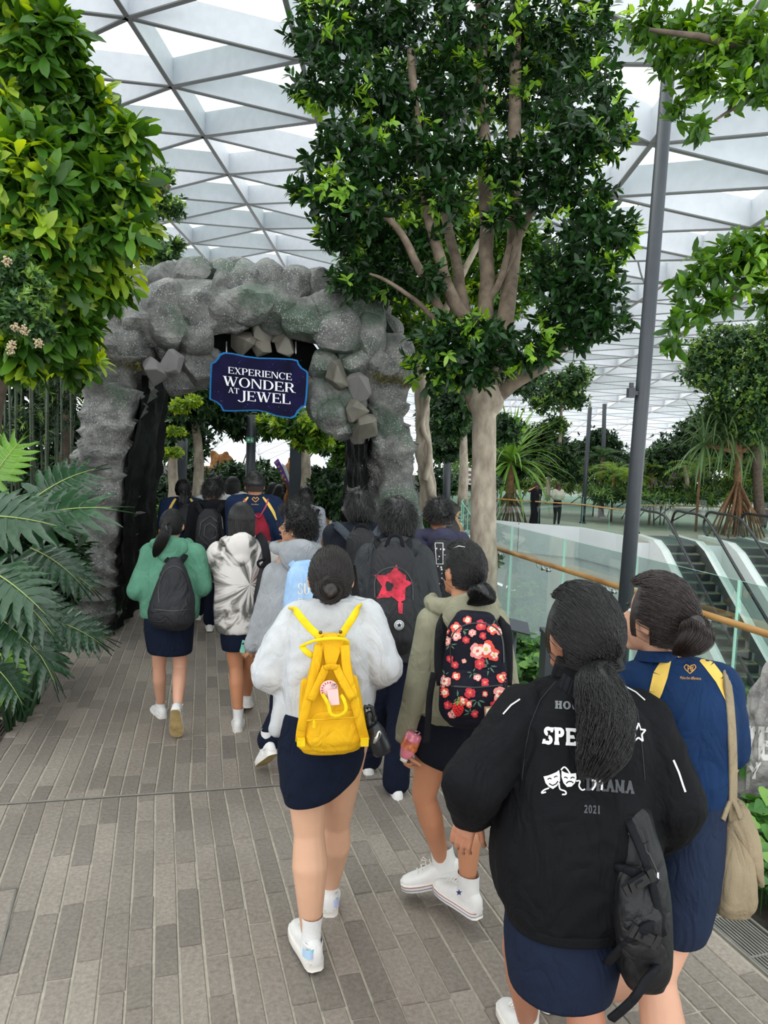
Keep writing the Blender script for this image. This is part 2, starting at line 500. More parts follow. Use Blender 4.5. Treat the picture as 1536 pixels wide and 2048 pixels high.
for q in range(9):
    p = at_line(EL0, ELd, 2.6 + q * .62)
    grate('floor_grille', V((*p.xy, 0)), ELd, .58, .58, -1, m_brown,
          ['dark brown iron floor grille at left path edge'][0] + ' ' + ['far below frame', 'at frame corner', 'nearest in view', 'second in view from frame edge', 'third from frame edge', 'fourth, just before the big leaves', 'fifth, under the big leaves', 'under fallen leaves by arch foot', 'against the arch foot'][q], pitch=.022)
# steel cover frame in the corner
cv = thing('access_cover', 'paved square access cover with thin steel rim at left edge', 'access cover', G(0, 1870))
c0, c1 = G(33, 1777), G(8, 1880)
dd = (c0 - c1).normalized(); aa = V((-dd.y, dd.x, 0)); o_ = V(cv.location)
cvm = MB()
for a, b in ((c1 - dd * .5, c0), (c0, c0 + aa * .9)):
    cvm.tube([a - o_ + V((0, 0, .001)), b - o_ + V((0, 0, .001))], .005, 4)
obj('rim', cvm, m_steel, cv, smooth=False)
cvp = MB().add([c0 - o_ + V((0, 0, .0015)), c0 + aa * .9 - o_ + V((0, 0, .0015)), c0 + aa * .9 - dd * .6 - o_ + V((0, 0, .0015)), c0 - dd * .6 - o_ + V((0, 0, .0015))], [(0, 1, 2, 3)])
obj('cover_slab', cvp, m_brick, cv, smooth=False)

# ============================================================ SETTING: void, plaza, escalators
ZP = -.6
plaza_edge = [G(860, 1030, ZP), G(930, 1040, ZP), G(1040, 1051, ZP), G(1163, 1061, ZP), G(1240, 1076, ZP), G(1262, 1083, ZP)]
pe_last = plaza_edge[-1]
m_plaza = mat('plaza_stone', 'a39a8d', .7, var=.1, scale=1.5)
pz = MB()
esc_y = 23.6
poly = [p.copy() for p in plaza_edge] + [V((8.3, esc_y, ZP)), V((30, esc_y, ZP)), V((70, 80, ZP)), V((3, 80, ZP)), V((1.2, 30, ZP))]
pz.add(poly, [tuple(range(len(poly)))])
plaza = struct('floor_plaza', pz, m_plaza)
low = MB().add([V((-2, -6, -7)), V((40, -6, -7)), V((40, 40, -7)), V((-2, 40, -7))], [(0, 1, 2, 3)])
struct('floor_lower_level', low, mat('lower_floor_terrazzo', 'b5b8b4', .5, var=.05))
wl = MB()
edge = [V((rail_x(-6) + .12, -6, 0)), V((rail_x(4) + .12, 4, 0)), V((rail_x(9.5) + .12, 9.5, 0)), V((1.35, 11.2, 0)), V((1.5, 13.5, 0)), V((2.2, 18, 0))] + [p.copy() for p in plaza_edge] + [V((8.3, esc_y, ZP)), V((30, esc_y, ZP))]
for a, b in zip(edge[:-1], edge[1:]): wl.add([V((a.x, a.y, -7)), V((b.x, b.y, -7)), V((b.x, b.y, b.z - .02)), V((a.x, a.y, a.z - .02))], [(0, 1, 2, 3)])
struct('wall_void', wl, m_white)
# white fascia ledge
fa = MB()
for a, b in zip(plaza_edge[1:-1], plaza_edge[2:]):
    d = (b - a).normalized(); n = V((d.y, -d.x, 0)) * .12
    fa.add([a + n + V((0, 0, .12)), b + n + V((0, 0, .12)), b + V((0, 0, .12)), a + V((0, 0, .12)), a + n - V((0, 0, 1.0)), b + n - V((0, 0, 1.0))], [(0, 1, 2, 3), (4, 5, 1, 0)])
struct('trim_fascia', fa, m_white)

m_glass = glassmat('balustrade_green_glass', (.76, .90, .85), refl=.14)
m_glass2 = glassmat('far_green_glass', (.70, .88, .83), refl=.08)
m_gedge = mat('glass_edge_green', '9fd0bd', .3, var=.05)
m_wood = mat('oak_handrail', 'b07a45', .4, var=.2, scale=14, c2='c99a5e', stretch=(1, .15, 1))
m_chrome = mat('bracket_steel', 'b9bcbd', .22, metal=1.0, var=.02)
def balustrade(name, label, pts, h, hr, panel, gm, zoff=0, rail_r=.024, inward=1, skip_rail=False, brackets=True, foot=0.0):
    """pts: world foot polyline; glass panels, timber rail, steel brackets"""
    t = thing(name, label, 'balustrade', pts[0])
    o0 = V(pts[0])
    L = [0]
    for a, b in zip(pts[:-1], pts[1:]): L.append(L[-1] + (b - a).length)
    def at(s):
        s = min(max(s, 0), L[-1])
        for i in range(len(pts) - 1):
            if s <= L[i + 1] + 1e-6:
                return pts[i].lerp(pts[i + 1], (s - L[i]) / (L[i + 1] - L[i]))
        return pts[-1]
    n = max(1, round(L[-1] / panel))
    for i in range(n):
        a, b = at(L[-1] * i / n), at(L[-1] * (i + 1) / n)
        d = (b - a).normalized(); s = V((d.y, -d.x, 0)) * .007
        a2, b2 = a + d * .006 - o0, b - d * .006 - o0
        z0, z1 = V((0, 0, foot)), V((0, 0, h))
        mb = MB()
        mb.add([a2 + s + z0, b2 + s + z0, b2 + s + z1, a2 + s + z1], [(0, 1, 2, 3)], 0)
        e = [a2 - s, b2 - s, b2 + s, a2 + s]
        mb.add([p + z1 for p in e], [(0, 1, 2, 3)], 1)
        mb.add([a2 - s + z0, a2 + s + z0, a2 + s + z1, a2 - s + z1], [(0, 1, 2, 3)], 1)
        mb.add([b2 - s + z0, b2 + s + z0, b2 + s + z1, b2 - s + z1], [(0, 1, 2, 3)], 1)
        obj('glass_panel', mb, [gm, m_gedge], t, smooth=False)
    if not skip_rail:
        m = max(4, int(L[-1] / .4)); cen = []
        for i in range(m + 1):
            s = L[-1] * i / m; a, b = at(s - .05), at(s + .05); d = (b - a).normalized()
            cen.append(at(s) + V((d.y, -d.x, 0)) * (-.075 * inward) + V((0, 0, hr)) - o0)
        obj('handrail', MB().tube(cen, rail_r, 12), m_wood, t)
        if brackets:
            for i in range(n):
                for off in (.3, ):
                    s = L[-1] * (i + off) / n; a, b = at(s - .05), at(s + .05); d = (b - a).normalized(); nn = V((d.y, -d.x, 0)) * inward
                    p = at(s) - o0 + V((0, 0, hr))
                    mb = MB()
                    for e in (-.05, .05):
                        q = p + d * e
                        mb.tube([q - nn * .075 - V((0, 0, .02)), q - nn * .06 - V((0, 0, .06)), q + V((0, 0, -.075)), q + nn * .03 - V((0, 0, .075))], .007, 8)
                        mb.tube([q - nn * .012 - V((0, 0, .075)), q + nn * .012 - V((0, 0, .075))], .022, 12)
                        mb.tube([q + nn * .018 - V((0, 0, .075)), q + nn * .032 - V((0, 0, .075))], .022, 12)
                    obj('bracket', mb, m_chrome, t)
    return t
near_line = [V((rail_x(y), y, 0)) for y in (1.6, 9.2)] + [V((1.18, 10.4, 0)), V((1.25, 12, 0)), V((1.55, 14.5, -.1)), V((2.1, 18, -.3))]
balustrade('glass_balustrade', 'clear green-edged glass balustrade with oak handrail beside the planter', near_line, 1.2, .93, 1.12, m_glass, inward=1)
fe = [V((2.1, 18, -.3)), V((2.3, 21, -.45))] + [p + V((0, 0, 0)) for p in plaza_edge[2:]]
balustrade('plaza_balustrade', 'far glass balustrade with thin oak rail round the plaza edge', [G(880, 1032, ZP)] + plaza_edge[1:], 1.22, .95, 1.5, m_glass2, inward=-1, brackets=False)
bk = [P(880, 1000, 33), P(1000, 1000, 36), P(1130, 1003, 38), P(1250, 1010, 36)]
bk = [V((p.x, p.y, ZP)) for p in bk]
balustrade('rear_balustrade', 'rear glass balustrade running behind the two standing women', bk, 1.25, 1.0, 1.6, m_glass2, brackets=False)
bk = [V((9.2, 27.5, ZP)), V((12.5, 28.5, ZP)), V((17, 28, ZP)), V((22, 26, ZP))]
balustrade('landing_balustrade', 'glass balustrade with oak rail behind the escalator landing', bk, 1.2, .95, 1.6, m_glass2, brackets=False)

# escalators
m_step = mat('escalator_step', '5f6a68', .5, metal=.4, var=.1)
m_riser = mat('escalator_riser', '2b302f', .6, metal=.3, var=.1)
m_yel = mat('yellow_step_line', 'a09345', .6)
m_rub = mat('black_rubber', '16171a', .4, var=.05)
m_esg = glassmat('escalator_glass', (.80, .92, .88), refl=.10)
m_clad = mat('white_escalator_cladding', 'e8e8e6', .35, var=.03)
m_skirt = mat('escalator_skirt', 'a5a9a8', .3, metal=.8, var=.05)
def escalator(x, label, n=30):
    t = thing('escalator', label, 'escalator', (x, esc_y, ZP), group=None)
    run, rise, w = .4, .231, 1.0
    lm = MB().box((0, 1.0, -.02), (w + .5, 2.4, .05)); obj('landing_plate', lm, m_step, t, smooth=False)
    def zz(y):  # height of the pitch line at local y (y negative: towards camera, going down)
        return 0 if y > -.4 else -(-y - .4) * rise / run
    for i in range(n):
        y1 = -.4 - i * run; z = -rise * (i)
        mb = MB()
        mb.box((0, y1 + run / 2 - .0, z - .03), (w, run, .06), mi=0)
        mb.box((0, y1 - .004, z - rise / 2 - .03), (w, .02, rise), mi=1)
        mb.box((0, y1 + .02, z + .002), (w, .035, .004), mi=2)
        for s in (-1, 1): mb.box((s * (w / 2 - .03), y1 + run / 2, z + .002), (.04, run, .004), mi=2)
        obj('step', mb, [m_step, m_riser, m_yel], t, smooth=False)
    Yend = -.4 - n * run; zend = -rise * n
    path = [(-.0 + 1.9, .0), (-.2, 0), (-.9, -.12), (Yend, zend + .1)]
    for s in (-1, 1):
        xx = s * (w / 2 + .04)
        sk = MB()
        a = [(1.9, .12), (-.3, .12), (-1.0, -.1), (Yend, zend + .42)]
        for (ya, za), (yb, zb) in zip(a[:-1], a[1:]):
            sk.add([V((xx, ya, za)), V((xx, yb, zb)), V((xx, yb, zb - .75)), V((xx, ya, za - .75))], [(0, 1, 2, 3)])
        obj('skirt_panel', sk, m_skirt, t, smooth=False)
        # white deck with outer cladding
        ck = MB(); x2 = s * (w / 2 + .30)
        for (ya, za), (yb, zb) in zip(a[:-1], a[1:]):
            ck.add([V((xx, ya, za)), V((xx, yb, zb)), V((x2, yb, zb)), V((x2, ya, za)), V((x2, yb, zb - 1.1)), V((x2, ya, za - 1.1))], [(0, 1, 2, 3), (3, 2, 4, 5)])
        obj('cladding', ck, m_clad, t, smooth=False)
        gl = MB(); g = [(1.6, .9), (-.4, .9), (-1.1, .68), (Yend, zend + 1.25)]
        xg = s * (w / 2 + .12)
        b_ = [(1.6, .12), (-.4, .12), (-1.1, -.13), (Yend, zend + .42)]
        for k in range(3): gl.add([V((xg, *b_[k])), V((xg, *b_[k + 1])), V((xg, *g[k + 1])), V((xg, *g[k]))], [(0, 1, 2, 3)])
        obj('glass_side', gl, m_esg, t, smooth=False)
        hp = smoothpath([(xg, 1.55, .12), (xg, 1.85, .3), (xg, 1.9, .6), (xg, 1.6, .93), (xg, .8, .95), (xg, -.3, .95), (xg, -1.2, .68), (xg, -4, -.95 + .02), (xg, Yend, zend + 1.3)], 5)
        obj('moving_handrail', MB().tube(hp, .045, 8), m_rub, t)
    return t
escalator(9.35, 'escalator nearest the glass balustrade, descending with dark steps')
escalator(11.7, 'second escalator from the left, white cladding and dark steps')
escalator(14.0, 'escalator at the right edge of the frame behind glass')

# ============================================================ lettering: own glyphs from strokes
def glyph(ch, T, t, sh, se):
    """polygons (each convex) of a capital letter of height 1; T thick, t thin stroke, sh serif height, se serif reach"""
    ps = []
    def poly(*p): ps.append(list(p))
    def stem(x, y0=0, y1=1, s='tb', w=None):
        w = w or T
        poly((x, y0), (x + w, y0), (x + w, y1), (x, y1))
        if 'b' in s: poly((x - se, y0), (x + w + se, y0), (x + w + se * .6, y0 + sh), (x - se * .6, y0 + sh))
        if 't' in s: poly((x - se * .6, y1 - sh), (x + w + se * .6, y1 - sh), (x + w + se, y1), (x - se, y1))
    def bar(x0, x1, y, h=None):
        h = h or t; poly((x0, y), (x1, y), (x1, y + h), (x0, y + h))
    def diag(x0, y0, x1, y1, w): poly((x0, y0), (x0 + w, y0), (x1 + w, y1), (x1, y1))
    def arc(cx, cy, rx, ry, a0, a1, n=14, wv=None, wh=None):
        wv, wh = wv or T, wh or t
        for i in range(n):
            q = []
            for k in (i, i + 1):
                a = math.radians(a0 + (a1 - a0) * k / n)
                q.append(((cx + rx * math.cos(a), cy + ry * math.sin(a)), (cx + (rx - wv) * math.cos(a), cy + (ry - wh) * math.sin(a))))
            poly(q[0][0], q[1][0], q[1][1], q[0][1])
    def tick(x, y, d, w=None): poly((x - (w or t) * .8, y), (x + (w or t) * .8, y), (x + (w or t) * .4, y + d), (x - (w or t) * .4, y + d))
    W = .7
    if ch == 'E': stem(se); bar(se, .62, 1 - t); bar(se, .66, 0); bar(se, .5, .5 - t / 2); tick(.6, 1, -.22); tick(.64, 0, .25); tick(.48, .4, .2); W = .7
    elif ch == 'F': stem(se); bar(se, .62, 1 - t); bar(se, .5, .5 - t / 2); tick(.6, 1, -.22); W = .66
    elif ch == 'L': stem(se); bar(se, .62, 0); tick(.6, 0, .28); W = .66
    elif ch == 'I': stem(se); W = T + 2 * se
    elif ch == 'H': stem(se); stem(.75 - T - se); bar(se + T, .75 - T, .47); W = .75
    elif ch == 'T': stem(.36 - T / 2, s='b'); bar(0, .72, 1 - t); tick(.04, 1, -.24); tick(.68, 1, -.24); W = .72
    elif ch == 'P': stem(se); bar(se + T, .42, 1 - t); bar(se + T, .42, .44); arc(.40, .72, .27, .28, -90, 90); W = .68
    elif ch == 'R': stem(se); bar(se + T, .42, 1 - t); bar(se + T, .42, .46); arc(.38, .73, .27, .27, -90, 90); diag(.56, 0, .32, .48, T); bar(.52, .82, 0, sh); W = .78
    elif ch == 'D': stem(se); bar(se + T, .36, 1 - t); bar(se + T, .36, 0); arc(.34, .5, .44, .5, -90, 90, 18); W = .8
    elif ch == 'O': arc(.41, .5, .41, .52, 0, 360, 28); W = .84
    elif ch == 'U': stem(se, .3, 1, 't'); stem(.72 - T - se, .3, 1, 't'); arc(.36, .33, .36 - se, .33, 180, 360, 16); W = .74
    elif ch == 'C': arc(.42, .5, .42, .52, 48, 312, 22); tick(.68, .98, -.3, t * 1.2); W = .76
    elif ch == 'S': arc(.34, .74, .28, .27, 30, 262, 14, T * .9, t * 1.1); arc(.34, .26, .3, .28, -150, 82, 14, T * .9, t * 1.1); tick(.58, .98, -.28, t); tick(.08, .02, .28, t); W = .66
    elif ch == 'J': stem(.3, .1, 1, 't'); arc(.15, .1, .15 + T, .28, 200, 360, 12); W = .52
    elif ch == 'A': diag(.30, 1, .02, 0, t * 1.2); diag(.26, 1, .56, 0, T); bar(.12, .58, .3); bar(-.04, .2, 0, sh); bar(.48, .82, 0, sh); W = .78
    elif ch == 'V': diag(.02, 1, .32, 0, T); diag(.66, 1, .38, 0, t); bar(-.04, .28, 1 - sh, sh); bar(.54, .78, 1 - sh, sh); W = .76
    elif ch == 'Y': diag(.02, 1, .3, .42, T); diag(.62, 1, .34, .42, t); stem(.3, 0, .48, 'b'); bar(-.04, .26, 1 - sh, sh); bar(.5, .76, 1 - sh, sh); W = .72
    elif ch == 'W':
        diag(.02, 1, .26, 0, T); diag(.50, 1, .30, 0, t); diag(.42, 1, .66, 0, T); diag(.98, 1, .72, 0, t)
        bar(-.04, .26, 1 - sh, sh); bar(.36, .62, 1 - sh, sh); bar(.86, 1.1, 1 - sh, sh); W = 1.1
    elif ch == 'N': stem(se, w=max(t, T * .5)); stem(.78 - t - se, w=max(t, T * .5), s='t'); diag(se, 1, .76 - T * .9, 0, T); W = .82
    elif ch == 'M': stem(se, w=max(t, T * .6)); stem(.92 - T - se); diag(se, 1, .42, .1, T * .8); diag(.9 - T, 1, .42, .1, t); W = .94
    elif ch == 'X': diag(.04, 1, .54, 0, T); diag(.58, 1, .06, 0, t); [bar(a, a + .3, y, sh) for a in (-.03, .48) for y in (0, 1 - sh)]; W = .78
    elif ch == 'G': arc(.42, .5, .42, .52, 48, 330, 22); bar(.45, .8, .42); bar(.66, .66 + T * .8, .1, .35); W = .82
    elif ch == '2': arc(.3, .7, .28, .3, 0, 170, 12); diag(.02, .1, .36, .62, T); bar(.02, .6, 0, t); W = .64
    elif ch == '0': arc(.3, .5, .3, .52, 0, 360, 20, T * .8); W = .62
    elif ch == '1': stem(.15, s='b'); W = .45
    elif ch == '&': arc(.34, .76, .2, .24, 0, 360, 14, T * .7); arc(.34, .28, .32, .3, 20, 330, 16, T * .8); W = .72
    else: W = .4
    return ps, W
SERIF = (.155, .055, .045, .055)
SLAB = (.25, .19, .19, .05)
BLOCK = (.2, .18, .18, .0)
def word(txt, style, gap=.06):
    out = []; x = 0
    for ch in txt:
        ps, w = glyph(ch, *style)
        out += [[(a + x, b) for a, b in p] for p in ps]; x += w + gap
    return out, x - gap
def tess(poly, ml):
    """triangles of a convex polygon, edges no longer than ml"""
    tris = [(poly[0], poly[i], poly[i + 1]) for i in range(1, len(poly) - 1)]; out = []
    while tris:
        a, b, c = tris.pop()
        es = [(math.dist(a, b), 0), (math.dist(b, c), 1), (math.dist(c, a), 2)]
        m = max(es)
        if m[0] <= ml or len(out) > 60000: out.append((a, b, c)); continue
        if m[1] == 0: q = tuple((x + y) / 2 for x, y in zip(a, b)); tris += [(a, q, c), (q, b, c)]
        elif m[1] == 1: q = tuple((x + y) / 2 for x, y in zip(b, c)); tris += [(b, q, a), (q, c, a)]
        else: q = tuple((x + y) / 2 for x, y in zip(c, a)); tris += [(c, q, b), (q, a, b)]
    return out

# ============================================================ the rock arch
DA = D13; AX = V((DA.y, -DA.x, 0))
A_ORG = G(175, 1275)
def AP(u, v, off=0.0):
    """point of the arch's front plane (pushed off metres along the walkway) seen at (u, v)"""
    d = ray(u, v); o = A_ORG + DA * off
    return EYE + d * ((o - EYE).dot(DA) / d.dot(DA))
def rockmat(name, c0, c1, c2, green, gr=.5, white=.62):
    m, n, l, b = newmat(name)
    tc = n.new('ShaderNodeNewGeometry'); pos = tc.outputs['Position']
    def nz(s, d=5, r=.6):
        t = n.new('ShaderNodeTexNoise'); t.inputs['Scale'].default_value = s; t.inputs['Detail'].default_value = d; t.inputs['Roughness'].default_value = r
        l.new(pos, t.inputs[0]); return t.outputs[0]
    def ramp(src, stops):
        r = n.new('ShaderNodeValToRGB'); e = r.color_ramp.elements
        e[0].position, e[0].color = stops[0]; e[1].position, e[1].color = stops[-1]
        for p, c in stops[1:-1]: k = e.new(p); k.color = c
        l.new(src, r.inputs[0]); return r.outputs[0]
    def mix(f, a, c):
        x = n.new('ShaderNodeMix'); x.data_type = 'RGBA'
        l.new(f, x.inputs[0]); l.new(a, x.inputs[6])
        if isinstance(c, tuple): x.inputs[7].default_value = c
        else: l.new(c, x.inputs[7])
        return x.outputs[2]
    base = ramp(nz(5, 8, .7), [(.3, rgba(c0)), (.5, rgba(c1)), (.72, rgba(c2))])
    gm = ramp(nz(1.6, 4, .55), [(gr, (0, 0, 0, 1)), (gr + .10, (.6, .6, .6, 1))])
    col = mix(gm, base, rgba(green))
    sp = ramp(nz(70, 3, .7), [(white, (0, 0, 0, 1)), (white + .03, (1, 1, 1, 1))])
    sp2 = ramp(nz(2.2, 3), [(.42, (.12, .12, .12, 1)), (.6, (.85, .85, .85, 1))])
    mm = n.new('ShaderNodeMath'); mm.operation = 'MULTIPLY'; l.new(sp, mm.inputs[0]); l.new(sp2, mm.inputs[1])
    col = mix(mm.outputs[0], col, rgba('cfd2cd'))
    l.new(col, b.inputs['Base Color']); b.inputs['Roughness'].default_value = .55
    bp = n.new('ShaderNodeBump'); bp.inputs['Strength'].default_value = .7; bp.inputs['Distance'].default_value = .03
    l.new(nz(22, 6, .65), bp.inputs['Height']); l.new(bp.outputs[0], b.inputs['Normal'])
    return m
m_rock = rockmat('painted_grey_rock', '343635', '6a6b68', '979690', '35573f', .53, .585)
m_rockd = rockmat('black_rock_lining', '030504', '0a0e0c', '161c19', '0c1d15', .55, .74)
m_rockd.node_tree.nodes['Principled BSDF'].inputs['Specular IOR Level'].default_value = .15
m_stone = mat('smooth_taupe_stone', '6b685e', .6, var=.12, scale=4, c2='807c70', bump=.15, bscale=30)
m_stone2 = mat('smooth_grey_stone', '6e6c6b', .6, var=.1, scale=4, bump=.15, bscale=30)
m_moss = mat('dry_moss', '55522c', .95, var=.4, scale=30, bump=1.0, bscale=90, c2='7b7440')

arch = thing('rock_arch', 'large artificial grey rock archway with green moss tint over the walkway', 'archway', A_ORG)
AO = V(A_ORG)
_ico = {}
def icosphere(k):
    if k not in _ico:
        bm = bmesh.new(); bmesh.ops.create_icosphere(bm, subdivisions=k, radius=1)
        _ico[k] = ([v.co.copy() for v in bm.verts], [tuple(v.index for v in f.verts) for f in bm.faces]); bm.free()
    return _ico[k]
def boulder(c, r, seed, k=4, planes=14, rough=.03):
    rr = random.Random(seed); N = []
    for _ in range(planes):
        v = V((rr.gauss(0, 1), rr.gauss(0, 1), rr.gauss(0, 1))).normalized(); N.append((v, rr.uniform(.72, 1.0)))
    vs, fs = icosphere(k); out = []
    A = np.array([tuple(v) for v in vs]); NN = np.array([tuple(n) for n, d in N]); DD = np.array([d for n, d in N])
    dt = A @ NN.T; dt[dt < .05] = .05
    R = (DD / dt).min(axis=1); R = np.minimum(R, 1.12)
    o = V((rr.uniform(0, 50), rr.uniform(0, 50), 0))
    for i, v in enumerate(vs):
        q = R[i] * (1 + rough * (noise.noise(v * 2.6 + o) + .5 * noise.noise(v * 6 + o)))
        out.append((c[0] + v.x * r[0] * q, c[1] + v.y * r[1] * q, c[2] + v.z * r[2] * q))
    return out, fs
def ledges(p, s=0):
    """horizontal crumpled ledges on the pillars"""
    w = noise.noise(V((p.x * 1.6, p.y * 1.6, p.z * 1.1 + s))) * .9
    q = (p.z * 4.2 + w * 2.2 + p.x * 1.4)
    saw = (q - math.floor(q))
    d = (saw ** 3) * .10 * max(0, .75 + 1.2 * noise.noise(p * 1.7)) + noise.noise(p * 5.2 + V((s, 0, 0))) * .045 + abs(noise.noise(p * 11 + V((0, s, 0)))) * .03 + noise.noise(p * 2 + V((0, 0, s))) * .16 + noise.noise(V((p.x * 3.1, p.y * 3.1, p.z * 4.5 + s))) * .07
    return d
def pillar(rows, depth, seed, NV=110, NH=72):
    """rows: (v, uL, uR) silhouette on the front plane"""
    mb = MB(); rings = []
    rows = sorted(rows, key=lambda r: -r[0])
    for i in range(NV + 1):
        t = i / NV * (len(rows) - 1); k = min(int(t), len(rows) - 2); f = t - k
        v, a, b = (rows[k][j] * (1 - f) + rows[k + 1][j] * f for j in range(3))
        pl, pr = AP(a, v), AP(b, v); z = (pl.z + pr.z) / 2
        if i == 0: z = -.03
        hw = (pr - pl).length / 2; c = (pl + pr) / 2 + DA * (depth / 2); ring = []
        for j in range(NH):
            w = 2 * PI * j / NH; ca, sa = math.cos(w), math.sin(w)
            ca = math.copysign(abs(ca) ** .45, ca); sa = math.copysign(abs(sa) ** .45, sa)
            n = (AX * ca * .8 + DA * sa).normalized()
            p = c + AX * (ca * hw) + DA * (sa * depth / 2); p.z = z
            d = ledges(p, seed) - .05
            ring.append(p + n * d - AO + V((0, 0, 0 if i < 2 else noise.noise(p * 4) * .03)))
        rings.append(ring)
    mb.loft(rings); return mb
obj('pillar', pillar([(1278, 128, 222), (1200, 92, 238), (1100, 98, 243), (1000, 112, 250), (900, 132, 262), (820, 150, 276), (740, 165, 292), (690, 178, 300)], 1.5, 2.0), m_rock, arch)
obj('pillar', pillar([(1262, 742, 868), (1180, 744, 858), (1050, 744, 846), (950, 744, 838), (860, 738, 832), (780, 732, 826), (700, 716, 818)], 1.3, 9.0), m_rock, arch)
# black linings on the inner faces
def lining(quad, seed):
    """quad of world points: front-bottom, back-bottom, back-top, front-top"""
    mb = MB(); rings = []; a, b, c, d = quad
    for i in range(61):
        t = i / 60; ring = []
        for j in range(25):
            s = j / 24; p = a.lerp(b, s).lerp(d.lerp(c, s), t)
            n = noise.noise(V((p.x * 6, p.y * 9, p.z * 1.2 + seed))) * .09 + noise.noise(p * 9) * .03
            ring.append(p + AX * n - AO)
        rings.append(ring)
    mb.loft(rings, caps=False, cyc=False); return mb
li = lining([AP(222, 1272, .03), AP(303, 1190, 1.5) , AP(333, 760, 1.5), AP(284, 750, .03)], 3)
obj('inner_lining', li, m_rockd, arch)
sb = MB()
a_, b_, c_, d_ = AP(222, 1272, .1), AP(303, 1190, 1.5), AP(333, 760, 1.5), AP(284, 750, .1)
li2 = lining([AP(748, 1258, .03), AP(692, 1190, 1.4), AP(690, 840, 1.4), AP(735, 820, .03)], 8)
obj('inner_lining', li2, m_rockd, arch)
# core hoop behind the boulders
hoop = [(232, 705), (262, 640), (330, 596), (430, 580), (520, 582), (620, 596), (700, 630), (752, 690), (778, 740)]
hp = smoothpath(hoop, 4)
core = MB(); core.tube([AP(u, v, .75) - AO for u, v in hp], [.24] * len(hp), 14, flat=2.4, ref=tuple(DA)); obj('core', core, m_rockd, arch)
# boulders: (u, v, radius px, depth off)
bl = [(232, 690, 44, .1), (222, 655, 34, .35), (262, 605, 42, .3), (250, 660, 44, .1), (292, 640, 50, .05), (330, 690, 34, .15), (300, 585, 38, .35), (335, 575, 42, .3), (345, 630, 50, .0), (380, 665, 40, .05),
      (385, 570, 45, .3), (405, 615, 50, .05), (440, 575, 42, .3), (450, 625, 44, .05), (490, 572, 42, .25), (500, 612, 46, .0), (540, 575, 44, .3), (555, 612, 42, .05), (590, 590, 44, .2), (610, 640, 44, .0),
      (640, 590, 42, .25), (655, 625, 42, .05), (685, 610, 40, .3), (672, 668, 44, .0), (715, 640, 46, .2), (735, 690, 46, .05), (765, 670, 36, .35), (775, 720, 44, .15), (700, 700, 38, .05), (790, 745, 36, .35),
      (750, 740, 42, .05), (270, 690, 36, .0), (395, 735, 36, .12), (360, 755, 32, .2), (425, 715, 20, .3), (208, 715, 26, .3), (365, 600, 30, .1), (470, 640, 30, .08), (740, 620, 34, .5), (205, 690, 26, .5), (645, 655, 26, .1), (800, 700, 26, .4)]
for i, (u, v, r, off) in enumerate(bl):
    p = AP(u, v, off + .12) - AO; R = r / FPX * 7.8 * 1.12; rr = random.Random(i)
    vs, fs = boulder(p, (R * rr.uniform(.95, 1.15), R * 1.15, R * rr.uniform(.95, 1.12)), i + 40)
    obj('boulder', MB().add(vs, fs), m_rock, arch, smooth=14)
# rough broken corner at the right of the sign
for i, (u, v, r, ry) in enumerate([(648, 735, 30, 34), (655, 785, 34, 30), (640, 800, 26, 44), (668, 830, 36, 36), (690, 850, 26, 38), (700, 790, 34, 50), (722, 850, 26, 40), (715, 730, 40, 36), (632, 760, 16, 30)]):
    p = AP(u, v, .12) - AO; k = 7.9 / FPX
    vs, fs = boulder(p, (r * k, r * k * 1.2, ry * k), 200 + i, planes=12)
    obj('boulder', MB().add(vs, fs), m_rock, arch, smooth=14)
# back row of boulders so the hoop has depth
for i in range(16):
    t = i / 15; q = hp[int(t * (len(hp) - 1))]
    p = AP(q[0], q[1] - 5, 1.15) - AO; R = .3
    vs, fs = boulder(p, (R, R, R), 300 + i, k=3); obj('boulder', MB().add(vs, fs), m_rock, arch, smooth=14)
# dark panels behind the sign
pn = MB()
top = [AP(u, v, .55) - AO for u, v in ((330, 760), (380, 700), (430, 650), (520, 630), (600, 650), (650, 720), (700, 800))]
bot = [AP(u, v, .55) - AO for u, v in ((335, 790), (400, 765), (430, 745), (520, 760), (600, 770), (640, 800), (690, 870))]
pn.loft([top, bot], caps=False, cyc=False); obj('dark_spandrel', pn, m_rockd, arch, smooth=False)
# smooth faceted loose stones
def hull_stone(c, r, seed, n=16, sq=(1, 1, 1)):
    rr = random.Random(seed); bm = bmesh.new()
    for i in range(n):
        v = V((rr.gauss(0, 1), rr.gauss(0, 1), rr.gauss(0, 1))).normalized()
        bm.verts.new((v.x * r * sq[0], v.y * r * sq[1], v.z * r * sq[2]))
    bmesh.ops.convex_hull(bm, input=bm.verts)
    for v in [v for v in bm.verts if not v.link_faces]: bm.verts.remove(v)
    bmesh.ops.dissolve_limit(bm, angle_limit=.32, verts=bm.verts, edges=bm.edges)
    bmesh.ops.bevel(bm, geom=list(bm.edges), offset=r * .045, segments=1, affect='EDGES')
    for v in bm.verts: v.co += V(c)
    me = bpy.data.meshes.new('stone'); bm.to_mesh(me); bm.free(); return me
for i, (u, v, r, mm) in enumerate([(302, 742, 28, 1), (344, 726, 25, 1), (486, 686, 27, 0), (526, 694, 22, 0), (571, 690, 25, 0), (525, 664, 25, 0), (560, 668, 22, 0), (683, 750, 30, 0), (717, 776, 29, 1), (713, 822, 25, 0), (731, 858, 31, 0)]):
    p = AP(u, v, -.12 if u < 400 or u > 600 else .25) - AO
    obj('faceted_stone', hull_stone(p, r / FPX * 7.7 * 1.12, 71 + i * 3, 15), m_stone2 if mm else m_stone, arch, smooth=False)
